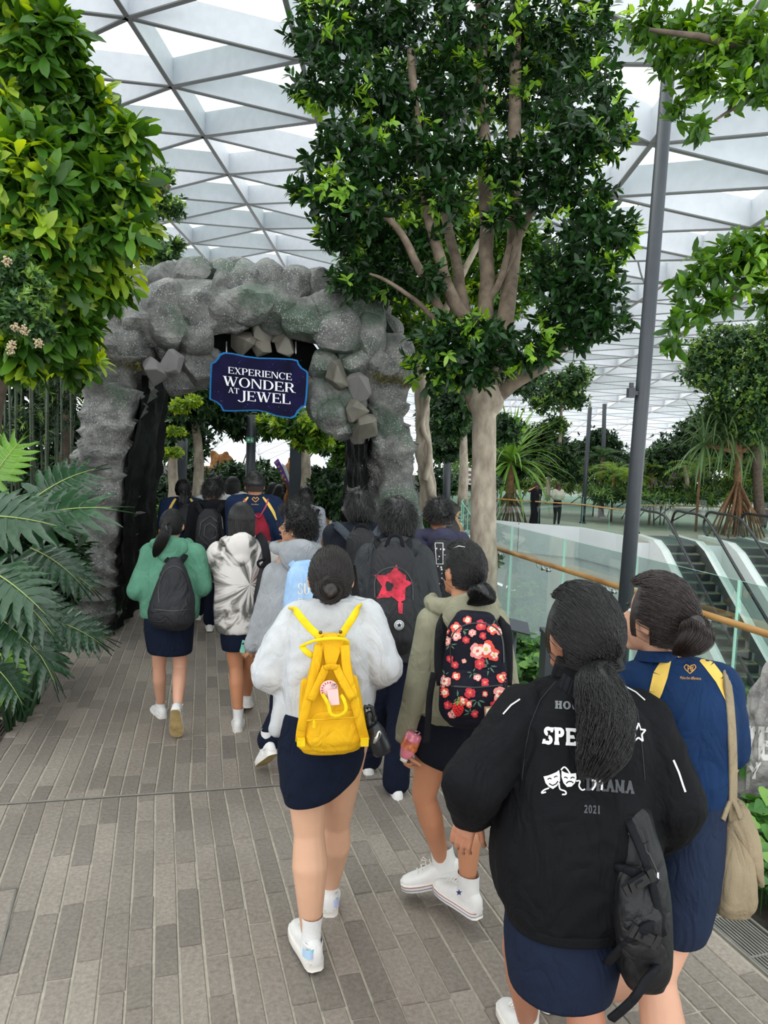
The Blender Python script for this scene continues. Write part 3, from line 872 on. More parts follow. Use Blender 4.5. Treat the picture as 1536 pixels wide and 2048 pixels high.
# moss fringes at the pillar heads
mo = MB(); rr = random.Random(4)
for (u0, v0, u1, v1, off) in ((185, 705, 290, 735, -.1), (745, 752, 835, 768, -.08)):
    for i in range(420):
        t = rr.random(); p = AP(u0 + (u1 - u0) * t, v0 + (v1 - v0) * t + rr.gauss(0, 5), off + rr.uniform(-.03, .06)) - AO
        d = V((rr.uniform(-1, 1), rr.uniform(-1, .3), rr.uniform(-1.2, .5))).normalized() * rr.uniform(.02, .06); s = V((rr.uniform(-1, 1), rr.uniform(-1, 1), rr.uniform(-1, 1))) * .008
        mo.add([p - s, p + s, p + d], [(0, 1, 2)])
obj('moss', mo, m_moss, arch, smooth=False, kind='stuff')

# the sign
SZ = .3646
sg = thing('welcome_sign', 'dark blue scalloped sign with white serif lettering hanging in the rock arch', 'sign', AP(520, 770, -.22))
SO = V(sg.location)
def SP(zx, zy, off=0): return AP(300 + zx * SZ, 640 + zy * SZ, -.22 - off) - SO
outl = [(405, 176), (450, 180), (520, 196), (600, 206), (700, 208), (780, 212), (812, 220), (818, 240), (835, 262), (862, 278), (868, 290), (866, 350), (862, 420), (855, 470), (830, 485), (812, 505), (800, 530), (775, 541), (700, 530), (640, 508), (590, 498), (500, 500), (430, 502), (400, 500), (385, 470), (360, 450), (330, 438), (325, 430), (328, 330), (334, 235), (352, 228), (372, 205), (380, 188)]
cx, cy = 597, 358
def board(sc, o0, o1):
    mb = MB(); n = len(outl)
    q = [(cx + (x - cx) * sc[0], cy + (y - cy) * sc[1]) for x, y in outl]
    fr = [SP(x, y, o1) for x, y in q]; bk_ = [SP(x, y, o0) for x, y in q]
    c = SP(cx, cy, o1); cb_ = SP(cx, cy, o0)
    mb.add(fr + bk_ + [c, cb_], [(2 * n, (i + 1) % n, i) for i in range(n)] + [(2 * n + 1, n + i, n + (i + 1) % n) for i in range(n)] + [(i, (i + 1) % n, n + (i + 1) % n, n + i) for i in range(n)])
    return mb
m_sblue = mat('sign_rim_blue', '146ba8', .6, var=.12, spec=.2)
m_snavy = mat('sign_night_navy', '0e0f2c', .7, var=.35, scale=5, c2='16133a', spec=.1)
m_swhite = mat('sign_letter_white', 'e9e9ee', .6, var=.02)
obj('rim', board((1, 1), -.04, 0), m_sblue, sg, smooth=False)
obj('panel', board((.965, .95), 0.002, .008), m_snavy, sg, smooth=False)
def sign_word(txt, x0, y0, x1, y1, h, style=SERIF, gap=.05):
    ps, w = word(txt, style, gap); mb = MB()
    ux, uy = (x1 - x0) / w, (y1 - y0) / w
    for p in ps:
        a = [SP(x0 + X * ux, y0 + X * uy - Y * h, .010) for X, Y in p]; b = [SP(x0 + X * ux, y0 + X * uy - Y * h, .018) for X, Y in p]
        n = len(p); mb.add(a + b, [tuple(range(n, 2 * n)), tuple(reversed(range(n, 2 * n)))][:1] + [(i, (i + 1) % n, n + (i + 1) % n, n + i) for i in range(n)])
    return mb
lt = MB()
for w_ in (('EXPERIENCE', 428, 292, 779, 331, 36), ('WONDER', 402, 358, 797, 400, 52), ('AT', 431, 398, 489, 406, 30), ('JEWEL', 490, 440, 772, 462, 54)):
    q = sign_word(*w_); lt.add(q.v, q.f)
obj('lettering', lt, m_swhite, sg, smooth=False)
st = MB(); rr = random.Random(3)
for i in range(60):
    x, y = rr.uniform(345, 850), rr.uniform(215, 500)
    s = rr.choice((.9, 1.0, 1.4, 2.0)); st.add([SP(x - s, y, .0095), SP(x, y - s, .0095), SP(x + s, y, .0095), SP(x, y + s, .0095)], [(0, 1, 2, 3)])
obj('printed_stars', st, mat('star_print', '6d86c8', .6, var=.4, scale=50), sg, smooth=False, kind='stuff')
hg = MB()
for x in (420, 800): hg.tube([SP(x, 185, -.02), SP(x, 120, -.15)], .008, 6)
obj('hanger', hg, m_steel, sg)

# ============================================================ posts and small street furniture
m_post = mat('charcoal_post_paint', '363b41', .45, var=.06)
def post(name, label, u0, v0, u1, v1, D, r, fixture=False, z0=None):
    a, b = P(u0, v0, D), P(u1, v1, D)
    base = a + (a - b) * ((a.z - (z0 or 0)) / (b.z - a.z)) if z0 is not None else a
    t = thing(name, label, 'lamp post', base)
    n = b - base
    obj('pole', MB().tube([V((0, 0, 0)), n * .5, n], [r, r * .95, r * .9], 16), m_post, t)
    obj('base_collar', MB().tube([V((0, 0, 0)), n.normalized() * .06], r * 1.5, 16), m_post, t)
    return t
lp = post('lamp_post', 'tall charcoal lamp post rising beside the oak handrail', 1240, 1340, 1336, 150, 5.6, .056, z0=-.03)
fx = P(1280, 787, 5.6) - V(lp.location) + V((-.075, -.02, 0))
obj('bracket_box', MB().box(fx, (.05, .06, .07)).tube([fx + V((0, 0, .04)), fx + V((0, 0, .075))], .018, 8).box(fx + V((.03, 0, 0)), (.05, .02, .03)), m_post, lp, smooth=False)
post('lamp_post', 'slim dark lamp post far off between the topiary and the ferns', 1168, 1000, 1180, 815, 30, .09, z0=ZP)
post('lamp_post', 'short-looking dark post far off just right of the slim post', 1204, 1000, 1209, 808, 34, .10, z0=ZP)
post('lamp_post', 'dark lamp post at far right behind the stilt-rooted screw pine', 1516, 1010, 1524, 880, 34, .14, z0=ZP)
post('lamp_post', 'dark lamp post seen through the arch carrying a green exit sign', 500, 1010, 503, 830, 14, .10, z0=0)
post('lamp_post', 'dark lamp post seen through the arch behind the leftmost student', 361, 1000, 364, 845, 15, .13, z0=0)
post('lamp_post', 'dark post right of the arch beside the second exit sign', 893, 1000, 896, 860, 20, .11, z0=0)
m_exit = mat('exit_sign_green', '2f8f6a', .5, var=.05)
m_exitw = mat('exit_sign_white', 'e8f4ee', .5, var=.02)
for (u, v, D, w, h, lab) in ((500, 880, 13.8, 15, 11, 'small green exit sign on the post seen through the arch'), (883, 908, 19.8, 18, 9, 'small green exit sign right of the arch behind the trunks')):
    c = P(u, v, D); k = D / FPX
    t = thing('exit_sign', lab, 'sign', c)
    obj('panel', MB().box((0, 0, 0), (w * k, .04, h * k)), m_exit, t, smooth=False)
    ar = MB(); y = -.024
    ar.add([V((-w * k * .38, y, 0)), V((-w * k * .15, y, -h * k * .3)), V((-w * k * .15, y, h * k * .3))], [(0, 1, 2)])
    ar.box((-w * k * .05, y, 0), (w * k * .25, .004, h * k * .16))
    ar.box((w * k * .26, y, 0), (w * k * .1, .004, h * k * .6)); ar.box((w * k * .30, y, -h * k * .1), (w * k * .22, .004, h * k * .15), Matrix.Rotation(.6, 3, 'Y'))
    obj('running_man_mark', ar, m_exitw, t, smooth=False)
# information totem
tt = thing('totem', 'dark blue-grey information totem standing beyond the arch', 'totem', V((*P(595, 990, 15).xy, 0)))
k = 15 / FPX
obj('body', MB().box((0, 0, 1.02), (33 * k, .18, 2.04)), mat('totem_blue_grey', '2b3740', .5, var=.05), tt, smooth=False)
obj('plinth', MB().box((0, 0, .04), (36 * k, .26, .08)), m_post, tt, smooth=False)
# purple banner
b0 = P(552, 940, 15.5)
bn = thing('banner', 'slanted purple and white banner board left of the totem', 'banner', V((*b0.xy, 0)))
q = [P(u, v, 15.5) - V(bn.location) for u, v in ((547, 925), (556, 917), (583, 965), (580, 975))]
q2 = [p + V((0, .03, 0)) for p in q]
obj('board', MB().add(q + q2, [(0, 1, 2, 3), (7, 6, 5, 4), (0, 4, 5, 1), (1, 5, 6, 2), (2, 6, 7, 3), (3, 7, 4, 0)]), mat('banner_purple', '6a3fa6', .6, var=.25, scale=5, c2='8a55c8'), bn, smooth=False)
q = [P(u, v, 15.48) - V(bn.location) for u, v in ((562, 925), (572, 932), (584, 968), (581, 972))]
obj('white_strip', MB().add(q, [(0, 1, 2, 3)]), m_white, bn, smooth=False)
obj('stand', MB().tube([q[3], V((.3, .1, 0))], .015, 6), m_steel, bn)
mk = MB(); rr = random.Random(5)
for i in range(5):
    u, v = 553 + i * 4.5, 925 + i * 8.5; p = P(u, v, 15.47) - V(bn.location); s = .022
    mk.add([p + V((-s, 0, -s)), p + V((s, 0, -s * .4)), p + V((s * .4, 0, s)), p + V((-s, 0, s * .6))], [(0, 1, 2, 3)])
obj('letter_marks', mk, mat('banner_gold', 'c8b45a', .6, var=.1), bn, smooth=False, kind='stuff')
# orange-brown animal topiary figures
m_fur = mat('rust_brown_moss_fur', '7c4d26', .95, var=.4, scale=25, bump=1, bscale=70, c2='9a6a36')
def animal(name, label, u, v, D, s, flip=1, rz=0):
    c = V((*P(u, v, D).xy, 0)); H = P(u, v, D).z
    mb = MB(); f = flip
    mb.ell((0, 0, 1.15 * s), (.75 * s, .5 * s, .62 * s)); mb.ell((-.62 * s * f, -.05, 1.75 * s), (.36 * s, .34 * s, .36 * s))
    mb.cap((-.3 * s * f, 0, 1.3 * s), (-.6 * s * f, -.03, 1.7 * s), .38 * s, .3 * s)
    mb.cap((-.85 * s * f, -.08, 1.7 * s), (-1.02 * s * f, -.1, 1.62 * s), .17 * s, .13 * s)
    for dx, dy in ((-.42, -.25), (-.42, .25), (.42, -.25), (.42, .25)): mb.cap((dx * s, dy * s, 1.0 * s), (dx * s, dy * s, .14 * s), .22 * s, .16 * s)
    for dy in (-.2, .2): mb.ell((-.55 * s * f, dy * s, 2.07 * s), (.12 * s, .07 * s, .14 * s))
    mb.cap((.7 * s * f, 0, 1.3 * s), (.95 * s * f, 0, 1.0 * s), .1 * s, .07 * s)
    me = crumple(remesh(mb, .06 * s, 2), .03, 6)
    o = obj(name, me, m_fur); o.location = c; o.rotation_euler.z = rz
    tag(o, label, 'animal figure'); return o
animal('animal_figure', 'rust-brown mossy animal figure seen through the arch behind a trunk', 414, 925, 17, .84, -1, 1.15)
animal('animal_figure', 'rust-brown mossy animal figure behind the dark totem', 618, 935, 17, .80, 1, .9)
# notice on an easel right of the trunk
c = V((*P(942, 950, 22).xy, ZP)); t = thing('notice_board', 'small white notice on an easel behind the tree trunk', 'notice', c)
k = 22 / FPX; z = P(942, 953, 22).z - ZP
obj('sheet', MB().box((0, 0, z), (18 * k, .02, 33 * k), Matrix.Rotation(.12, 3, 'Y')), mat('notice_paper', 'd9d7d0', .7, var=.05), t, smooth=False)
im = MB(); [im.box((-.05 + .02 * i, -.015, z + .12 - .14 * i), (.09, .004, .08), Matrix.Rotation(.12, 3, 'Y')) for i in range(3)]
obj('printed_blocks', im, mat('notice_print', '6a5a50', .7), t, smooth=False, kind='stuff')
obj('easel_legs', MB().tube([V((-.1, 0, z)), V((-.18, 0, 0))], .015, 6).tube([V((.1, 0, z)), V((.18, 0, 0))], .015, 6), m_post, t)
# plaque in the ground cover, dark bollard box
pq = thing('plant_label', 'small dark plant label tilted in the ground cover', 'plant label', V((*P(1032, 1250, 4.6).xy, 0)))
z = P(1032, 1252, 4.6).z
obj('plate', MB().box((0, 0, z), (.17, .11, .012), Matrix.Rotation(.5, 3, 'X') @ Matrix.Rotation(.25, 3, 'Y')), m_post, pq, smooth=False)
obj('stake', MB().tube([V((0, .02, 0)), V((0, .02, z))], .012, 6), m_post, pq)
bb = P(1112, 1300, 5.3); bx = thing('bollard_box', 'dark grey upright service box in the ground cover behind the black-jacket student', 'service box', V((*bb.xy, -.03)))
obj('cabinet', MB().box((0, 0, .36), (.19, .2, .74)), m_post, bx, smooth=False)
obj('lid', MB().box((0, 0, .74), (.205, .215, .03)), m_post, bx, smooth=False)
# tan bench block under the seated people + seats behind the arch

# ============================================================ plants
NPR = np.random.default_rng(11)
def leaf_template(w=.36, fold=.12, droop=.15, seg=3, ob=False):
    """leaf of length 1 along +Y, normal +Z; returns verts, faces"""
    prof = {3: [(0, 0), (.3, w * .9), (.68, w * .8), (1, 0)], 2: [(0, 0), (.45, w), (1, 0)]}[seg]
    if ob: prof = [(0, 0), (.25, w * .5), (.6, w), (.86, w * .72), (1, 0)]
    vs, idx = [], []
    for k, (y, h) in enumerate(prof):
        z = -droop * y * y
        if h == 0: idx.append((len(vs),)); vs.append((0, y, z))
        else:
            h *= .5; idx.append((len(vs), len(vs) + 1, len(vs) + 2)); vs += [(-h, y, z + fold * h * 2), (0, y, z), (h, y, z + fold * h * 2)]
    fs = []
    for a, b in zip(idx[:-1], idx[1:]):
        if len(a) == 1: fs += [(a[0], b[1], b[0]), (a[0], b[2], b[1])]
        elif len(b) == 1: fs += [(a[0], a[1], b[0]), (a[1], a[2], b[0])]
        else: fs += [(a[0], a[1], b[1], b[0]), (a[1], a[2], b[2], b[1])]
    return np.array(vs, float), fs
def basis(d, up):
    d = d / np.linalg.norm(d, axis=1, keepdims=True)
    x = np.cross(d, up); x /= np.maximum(np.linalg.norm(x, axis=1, keepdims=True), 1e-6)
    z = np.cross(x, d)
    return np.stack([x, d, z], axis=2)     # columns
def leaves_mesh(name, pos, dr, up, ln, tpl):
    tv, tf = tpl; B = basis(dr, up); n = len(pos)
    vs = np.einsum('nij,kj->nki', B, tv) * ln[:, None, None] + pos[:, None, :]
    vs = vs.reshape(-1, 3).astype(np.float32); k = len(tv)
    me = bpy.data.meshes.new(name)
    me.vertices.add(len(vs)); me.vertices.foreach_set('co', vs.ravel())
    ls, tot = [], []
    for f in tf: ls += list(f); tot.append(len(f))
    ls = np.array(ls); nl = len(ls)
    li = (ls[None, :] + (np.arange(n) * k)[:, None]).ravel()
    me.loops.add(len(li)); me.loops.foreach_set('vertex_index', li.astype(np.int32))
    st = np.concatenate([[0], np.cumsum(tot)[:-1]]); sts = (st[None, :] + (np.arange(n) * nl)[:, None]).ravel()
    me.polygons.add(len(sts)); me.polygons.foreach_set('loop_start', sts.astype(np.int32))
    try: me.polygons.foreach_set('loop_total', np.tile(tot, n).astype(np.int32))
    except Exception: pass
    me.update(calc_edges=True); me.validate(); return me
def twigs(blobs, n, leaves=6, spread=.9, surf=.55, seed=1):
    """leaf whorls at twig tips inside ellipsoids (c, (rx,ry,rz)); returns pos, dir, up, tipid"""
    g = np.random.default_rng(seed)
    vol = np.array([b[1][0] * b[1][1] + b[1][0] * b[1][2] + b[1][1] * b[1][2] for b in blobs]); pr = vol / vol.sum()
    ib = g.choice(len(blobs), n, p=pr)
    C = np.array([tuple(b[0]) for b in blobs])[ib]; R = np.array([b[1] for b in blobs])[ib]
    d = g.normal(size=(n, 3)); d /= np.linalg.norm(d, axis=1, keepdims=True)
    rad = surf + (1 - surf) * g.random(n) ** .6
    rad *= 1 + .16 * g.normal(size=n)
    tp = C + d * R * rad[:, None]
    out = d * R; out /= np.linalg.norm(out, axis=1, keepdims=True)
    out = out * .8 + np.array([0, 0, .25]) + .35 * g.normal(size=(n, 3)); out /= np.linalg.norm(out, axis=1, keepdims=True)
    a = np.cross(out, g.normal(size=(n, 3))); a /= np.linalg.norm(a, axis=1, keepdims=True); b = np.cross(out, a)
    ph = (np.arange(leaves) / leaves * 2 * np.pi)[None, :] + g.random((n, 1)) * 6.28 + .4 * g.normal(size=(n, leaves))
    side = a[:, None, :] * np.cos(ph)[..., None] + b[:, None, :] * np.sin(ph)[..., None]
    sp = spread * (.7 + .6 * g.random((n, leaves)))[..., None]
    ld = out[:, None, :] * 1.0 + side * sp * 1.3 + np.array([0, 0, -.25])
    ld += .2 * g.normal(size=ld.shape)
    up = out[:, None, :] * .9 + np.array([0, 0, .6]) + .25 * g.normal(size=ld.shape)
    off = out[:, None, :] * (-.05 - .25 * g.random((n, leaves)))[..., None] * .3
    pos = tp[:, None, :] + off
    return pos.reshape(-1, 3), ld.reshape(-1, 3), up.reshape(-1, 3), np.repeat(rad, leaves), tp
def proj_np(p):
    q = p - np.array(EYE); dd = q @ np.array(_f)
    return 768 + FPX * (q @ np.array(_r)) / dd, 1024 - FPX * (q @ np.array(_u)) / dd, dd
def foliage(parent, blobs, n, L, tpl, mats, young=.15, leaves=6, seed=1, singles=0, surf=.5, spread=.9, name='foliage', jit=.3, lname='leaf'):
    """mats = (leaf material, young-leaf material)"""
    g = np.random.default_rng(seed + 99)
    pos, dr, up, rad, tp = twigs(blobs, n, leaves, spread, surf, seed)
    ln = L * (1 - jit + 2 * jit * g.random(len(pos)))
    cl = np.array([noise.noise(V(q) * (1.6 / max(L * 6, .5)) + V((seed, 0, 0))) for q in tp.tolist()])
    thr = np.quantile(cl, 1 - min(young * 2.2, .9)) if n > 3 else 0
    yt = np.repeat((cl > thr) & (g.random(n) < .62) & (rad[::leaves] > .72) & (tp[:, 2] > -9), leaves)
    ln = np.where(yt, ln * .9, ln)
    o0 = np.array(parent.location) if parent else np.zeros(3)
    single = np.zeros(len(pos), bool)
    if singles:
        u, v, d = proj_np(pos); inn = (u > 0) & (u < 1536) & (v > 0) & (v < 2048) & (d > .5) & (rad > .8)
        sc = np.where(inn, ln / d, 0) * (.75 + .5 * g.random(len(pos))); ids = np.argsort(-sc)[:singles]; single[ids] = True
        B = basis(dr[ids], up[ids])
        tm = [MB().add(tpl[0], tpl[1]).mesh(lname) for _ in (0, 1)]
        for k, m_ in zip(tm, mats): k.materials.append(m_); k.polygons.foreach_set('use_smooth', [True] * len(k.polygons))
        for q, i in enumerate(ids):
            o = bpy.data.objects.new(lname, tm[1 if yt[i] else 0]); SC.collection.objects.link(o); o.parent = parent
            Mx = Matrix([[*(B[q][r] * ln[i]), pos[i][r] - o0[r]] for r in range(3)] + [[0, 0, 0, 1]])
            o.matrix_local = Mx
    for msk, m_, nm in ((~yt & ~single, mats[0], name), (yt & ~single, mats[1], 'young_' + name)):
        if msk.sum() == 0: continue
        me = leaves_mesh(nm, pos[msk] - o0, dr[msk], up[msk], ln[msk], tpl)
        obj(nm, me, m_, parent, smooth=True, kind='stuff')
    return tp
m_bark = mat('pale_mottled_bark', '8c8070', .85, var=.22, scale=9, c2='b5aa98', bump=.5, bscale=30, stretch=(1, 1, .5))
m_barkm = mat('mid_brown_limb_bark', '6a5d4e', .9, var=.25, scale=9, c2='857766', bump=.5, bscale=30)
m_barkd = mat('dark_branch_bark', '5a4f43', .9, var=.3, scale=12, bump=.5, bscale=40)
m_lf = leafmat('fig_leaf_green', '12280f', '1c3b19', '2f5825', .36, .25, .38)
m_lfy = leafmat('fig_young_leaf', '6c9a2e', '7fae3c', '98c153', .4, .4)
m_big = leafmat('broad_leaf_green', '23430f', '3a6420', '5d8a2c', .38, .34, .4)
m_bigy = leafmat('broad_young_leaf', '7d9c2a', '93b33a', 'a9bf4c', .4, .45)
m_far = leafmat('far_leaf_green', '1f3a1c', '33552a', '4c7338', .5, .25)
m_fary = leafmat('far_leaf_light', '5e8338', '78994a', '8fae5a', .5, .35)
m_dk = leafmat('dark_green_leaf', '132713', '1d3a1c', '2b4d27', .45, .18)  # dark green leaf mix for thickets, topiary and bamboo
m_feath = leafmat('feathery_yellow_green', '5a7a2c', '7c9a3c', '9cb650', .5, .4)
T_FIG = leaf_template(.40, .14, .12); T_BIG = leaf_template(.40, .15, .25); T_SM = leaf_template(.5, .1, .1, 2); T_NAR = leaf_template(.16, .15, .3)
def branch(mb, pts, r0, r1, n=9, wob=.0, seed=0):
    ps = smoothpath(pts, 4); k = len(ps); rr = random.Random(seed)
    ps = [V(p) + V((rr.uniform(-wob, wob), rr.uniform(-wob, wob), 0)) for p in ps]
    mb.tube(ps, [r0 + (r1 - r0) * i / (k - 1) for i in range(k)], n); return mb
def blob(u, v, D, rpx, ry=None, dz=1.0):
    k = D / FPX; r = rpx * k; h = (ry or rpx) * k
    return (P(u, v, D), (r, r * dz, h))
def tree(name, label, u, D, z0=0.0, group=None, cat='tree'):
    p = P(u, 1000, D); return thing(name, label, cat, V((p.x, p.y, z0)), group=group)
def limbs(t, items, m, seed=0, name='branch'):
    """items: [(list of (u,v,D), r0, r1)]"""
    o = V(t.location)
    for k, (pts, r0, r1) in enumerate(items):
        mb = MB(); branch(mb, [tuple(P(*q) - o) for q in pts], r0, r1, 10, .012 * r0 / .1, seed + k)
        obj(name, mb, m, t)

# --- the great fig tree right of the arch
t = tree('fig_tree', 'tall fig tree with pale bark and glossy dark leaves right of the arch', 970, 7.7)
o = V(t.location)
trunk = MB(); branch(trunk, [tuple(P(972, 1300, 7.7) - o), tuple(P(968, 1150, 7.7) - o), tuple(P(966, 1000, 7.7) - o), tuple(P(968, 900, 7.7) - o), tuple(P(968, 800, 7.7) - o)], .145, .12, 16, .006)
trunk.ell(P(970, 800, 7.7) - o, (.2, .17, .2))
obj('trunk', crumple(remesh(trunk, .02, 2), .008, 9), m_bark, t)
limbs(t, [([(955, 820, 7.7), (925, 770, 7.6), (880, 730, 7.5), (850, 690, 7.4)], .07, .03),
          ([(965, 810, 7.7), (965, 720, 7.7), (973, 600, 7.8), (972, 400, 7.9), (966, 200, 8.0), (958, -60, 8.1)], .10, .055),
          ([(985, 800, 7.7), (1010, 640, 7.8), (1028, 470, 7.9), (1030, 250, 8.0), (1032, -60, 8.1)], .10, .06),
          ([(985, 800, 7.7), (1040, 760, 7.6), (1090, 730, 7.5), (1130, 690, 7.4)], .08, .035),
          ([(950, 660, 7.7), (905, 600, 7.5), (880, 520, 7.4), (850, 400, 7.4), (820, 100, 7.5)], .08, .04),
          ([(930, 640, 7.8), (915, 540, 7.9), (890, 420, 8.0), (870, 200, 8.1)], .07, .04),
          ([(880, 620, 7.5), (840, 540, 7.3), (790, 450, 7.2), (730, 420, 7.1), (690, 400, 7.0)], .05, .02),
          ([(1000, 560, 7.8), (1060, 430, 7.7), (1110, 360, 7.6), (1180, 300, 7.5)], .05, .02),
          ([(972, 610, 7.8), (1000, 560, 7.7), (1020, 490, 7.7)], .04, .03),
          ([(870, 640, 7.6), (830, 600, 7.4), (770, 560, 7.3), (740, 548, 7.2)], .030, .012)], m_barkm)
fig = [blob(*b) for b in [(640, 60, 7.2, 75, 65), (720, 40, 7.6, 110, 80), (860, 60, 7.8, 120, 95), (1010, 60, 8.2, 150, 100), (1150, 90, 8.2, 110, 100), (650, 170, 7.1, 80, 60), (760, 180, 7.3, 100, 70), (900, 170, 7.7, 100, 70),
        (1060, 190, 8.3, 120, 90), (1180, 210, 7.4, 90, 75), (700, 300, 7.0, 95, 60), (630, 380, 6.9, 60, 45), (690, 400, 6.9, 85, 60), (800, 270, 7.6, 100, 60), (880, 300, 7.2, 80, 50), (780, 370, 7.5, 70, 50),
        (1130, 290, 7.2, 100, 65), (1210, 270, 7.1, 65, 60), (1100, 380, 7.4, 70, 45), (1160, 480, 7.1, 80, 60), (1190, 560, 7.0, 70, 60), (1150, 620, 7.1, 90, 50), (1210, 650, 7.0, 60, 45), (1100, 560, 7.3, 55, 60),
        (880, 390, 7.2, 75, 45), (900, 690, 6.9, 90, 55), (960, 670, 6.9, 75, 50), (860, 740, 6.9, 60, 50), (940, 740, 7.0, 80, 45), (1060, 700, 7.1, 70, 45), (1120, 670, 7.2, 70, 40), (720, 520, 7.6, 65, 50), (780, 560, 7.8, 70, 55),
        (760, 470, 7.5, 70, 40), (830, 480, 7.5, 60, 40), (680, 470, 7.2, 50, 35), (1240, 470, 7.3, 45, 50), (1180, 400, 7.2, 60, 50), (700, 570, 7.4, 50, 30), (1000, 430, 7.5, 45, 35), (860, 560, 7.3, 40, 30), (1010, 330, 7.5, 60, 60), (950, 300, 7.3, 60, 40)]]
foliage(t, fig, 4500, .112, T_FIG, (m_lf, m_lfy), .14, 6, 21, 260, surf=.35)
# --- second trunk tree behind the arch
t = tree('banyan_tree', 'twisted pale-trunked tree just behind the right arch pillar', 850, 10.2)
limbs(t, [([(858, 1190, 10.2), (856, 1000, 10.2), (848, 900, 10.2), (842, 800, 10.2), (835, 700, 10.2), (800, 600, 10.2), (750, 480, 10)], .13, .05),
          ([(880, 1100, 10.2), (862, 980, 10.1), (838, 900, 10.1), (852, 820, 10.1), (845, 740, 10.1), (870, 640, 10.1)], .07, .05),
          ([(848, 720, 10.2), (900, 600, 10.2), (960, 480, 10.2)], .06, .04), ([(850, 960, 10.0), (860, 900, 10.0), (845, 850, 10.0), (858, 790, 10.0)], .04, .03)], m_bark, name='trunk_stem')
foliage(t, [blob(*b) for b in [(760, 620, 10, 70, 50), (820, 560, 10.4, 90, 60), (900, 470, 11, 110, 60), (740, 520, 10, 60, 40), (850, 660, 10, 60, 45), (1000, 480, 11, 80, 60), (900, 560, 10.6, 70, 60), (800, 430, 10.8, 90, 50), (1000, 590, 10.8, 70, 60), (1060, 520, 11, 60, 50), (930, 640, 10.8, 60, 40), (960, 400, 11, 80, 40)]], 2300, .13, T_FIG, (m_big, m_bigy), .12, 6, 22, 0)
# --- left broad-leaved tree
t = tree('broadleaf_tree', 'large broad-leaved tree with bright young leaves at upper left', 20, 6.0)
limbs(t, [([(-60, 1150, 6.2), (-20, 800, 6.1), (40, 550, 6), (60, 350, 6), (90, 150, 6), (60, -60, 6)], .12, .05), ([(50, 420, 6), (110, 300, 5.9), (125, 200, 5.8), (100, 80, 5.7)], .05, .03),
          ([(60, 500, 6), (150, 380, 5.9), (220, 290, 5.8), (260, 230, 5.6)], .045, .02), ([(40, 600, 6), (120, 500, 5.8), (210, 440, 5.7), (270, 380, 5.6)], .04, .02), ([(0, 420, 6), (90, 400, 5.7), (160, 370, 5.5)], .035, .02)], m_barkd)
bigb = [blob(*b) for b in [(30, 40, 5.0, 70, 60), (110, 70, 5.0, 60, 50), (60, 130, 5.0, 80, 50), (130, 150, 5.2, 50, 50), (30, 220, 5.0, 70, 45), (110, 210, 5.2, 60, 45), (190, 215, 5.3, 50, 35), (180, 290, 5.2, 70, 40), (255, 270, 5.2, 45, 35),
        (60, 300, 4.9, 75, 45), (20, 380, 4.8, 70, 50), (100, 390, 4.9, 75, 45), (190, 370, 5.1, 70, 45), (260, 370, 5.2, 45, 40), (60, 470, 4.9, 80, 45), (150, 480, 5.1, 80, 50), (230, 460, 5.2, 60, 45), (290, 440, 5.5, 30, 30),
        (120, 560, 5.2, 80, 50), (200, 560, 5.5, 60, 45), (60, 620, 5.2, 70, 60), (130, 650, 5.4, 60, 55), (40, 700, 5.3, 60, 50), (-20, 100, 5.4, 60, 120), (-20, 500, 5.4, 60, 160), (150, 710, 5.9, 50, 40)]]
foliage(t, bigb, 1400, .175, leaf_template(.36, .15, .35, ob=True), (m_big, m_bigy), .24, 6, 23, 280, surf=.3, spread=.9)
# finer tree beside it, over the arch shoulder
t = tree('fine_leaved_tree', 'fine-leaved tree reaching over the arch left shoulder', 200, 10.5)
limbs(t, [([(120, 1150, 10.5), (140, 800, 10.5), (180, 600, 10.5), (260, 450, 10.5), (340, 370, 10.5)], .1, .03), ([(180, 620, 10.5), (260, 560, 10.4), (330, 500, 10.4)], .04, .02)], m_barkd)
foliage(t, [blob(*b) for b in [(300, 400, 10.5, 60, 40), (345, 420, 10.5, 30, 18), (260, 490, 10.3, 70, 50), (320, 510, 10.3, 45, 25), (355, 490, 10.4, 26, 14), (220, 560, 10.5, 80, 60), (320, 350, 10.6, 35, 22), (150, 620, 10.8, 80, 60), (100, 740, 11, 80, 50), (190, 660, 10.6, 50, 40)]], 2200, .085, T_SM, (m_far, m_fary), .3, 6, 24, 0, surf=.2)
# small-leaved shrub with dried flower heads at the left edge
t = tree('flowering_shrub', 'small-leaved shrub with dried cream flower heads at left edge', 30, 4.4)
limbs(t, [([(-60, 1250, 4.4), (-50, 900, 4.4), (-20, 700, 4.4), (30, 600, 4.4)], .03, .012)], m_barkd)
foliage(t, [blob(*b) for b in [(20, 540, 4.5, 60, 45), (70, 575, 4.5, 45, 40), (30, 620, 4.4, 60, 50), (80, 650, 4.5, 35, 35)]], 900, .05, T_SM, (m_far, m_fary), .15, 6, 25, 0, surf=.2)
fh = MB(); rr = random.Random(2)
for (u, v) in ((14, 523), (30, 655), (50, 660), (76, 686), (25, 690), (20, 700)):
    c = P(u, v, 4.2) - V(t.location)
    for i in range(40):
        d = V((rr.gauss(0, 1), rr.gauss(0, 1), rr.gauss(0, 1))).normalized() * rr.uniform(.012, .03); vs, fs = icosphere(1)
        fh.add([c + d + v_ * .006 for v_ in vs], fs)
obj('flower_heads', fh, mat('dried_cream_flower', 'b0a080', .9, var=.25, scale=40), t, kind='stuff')

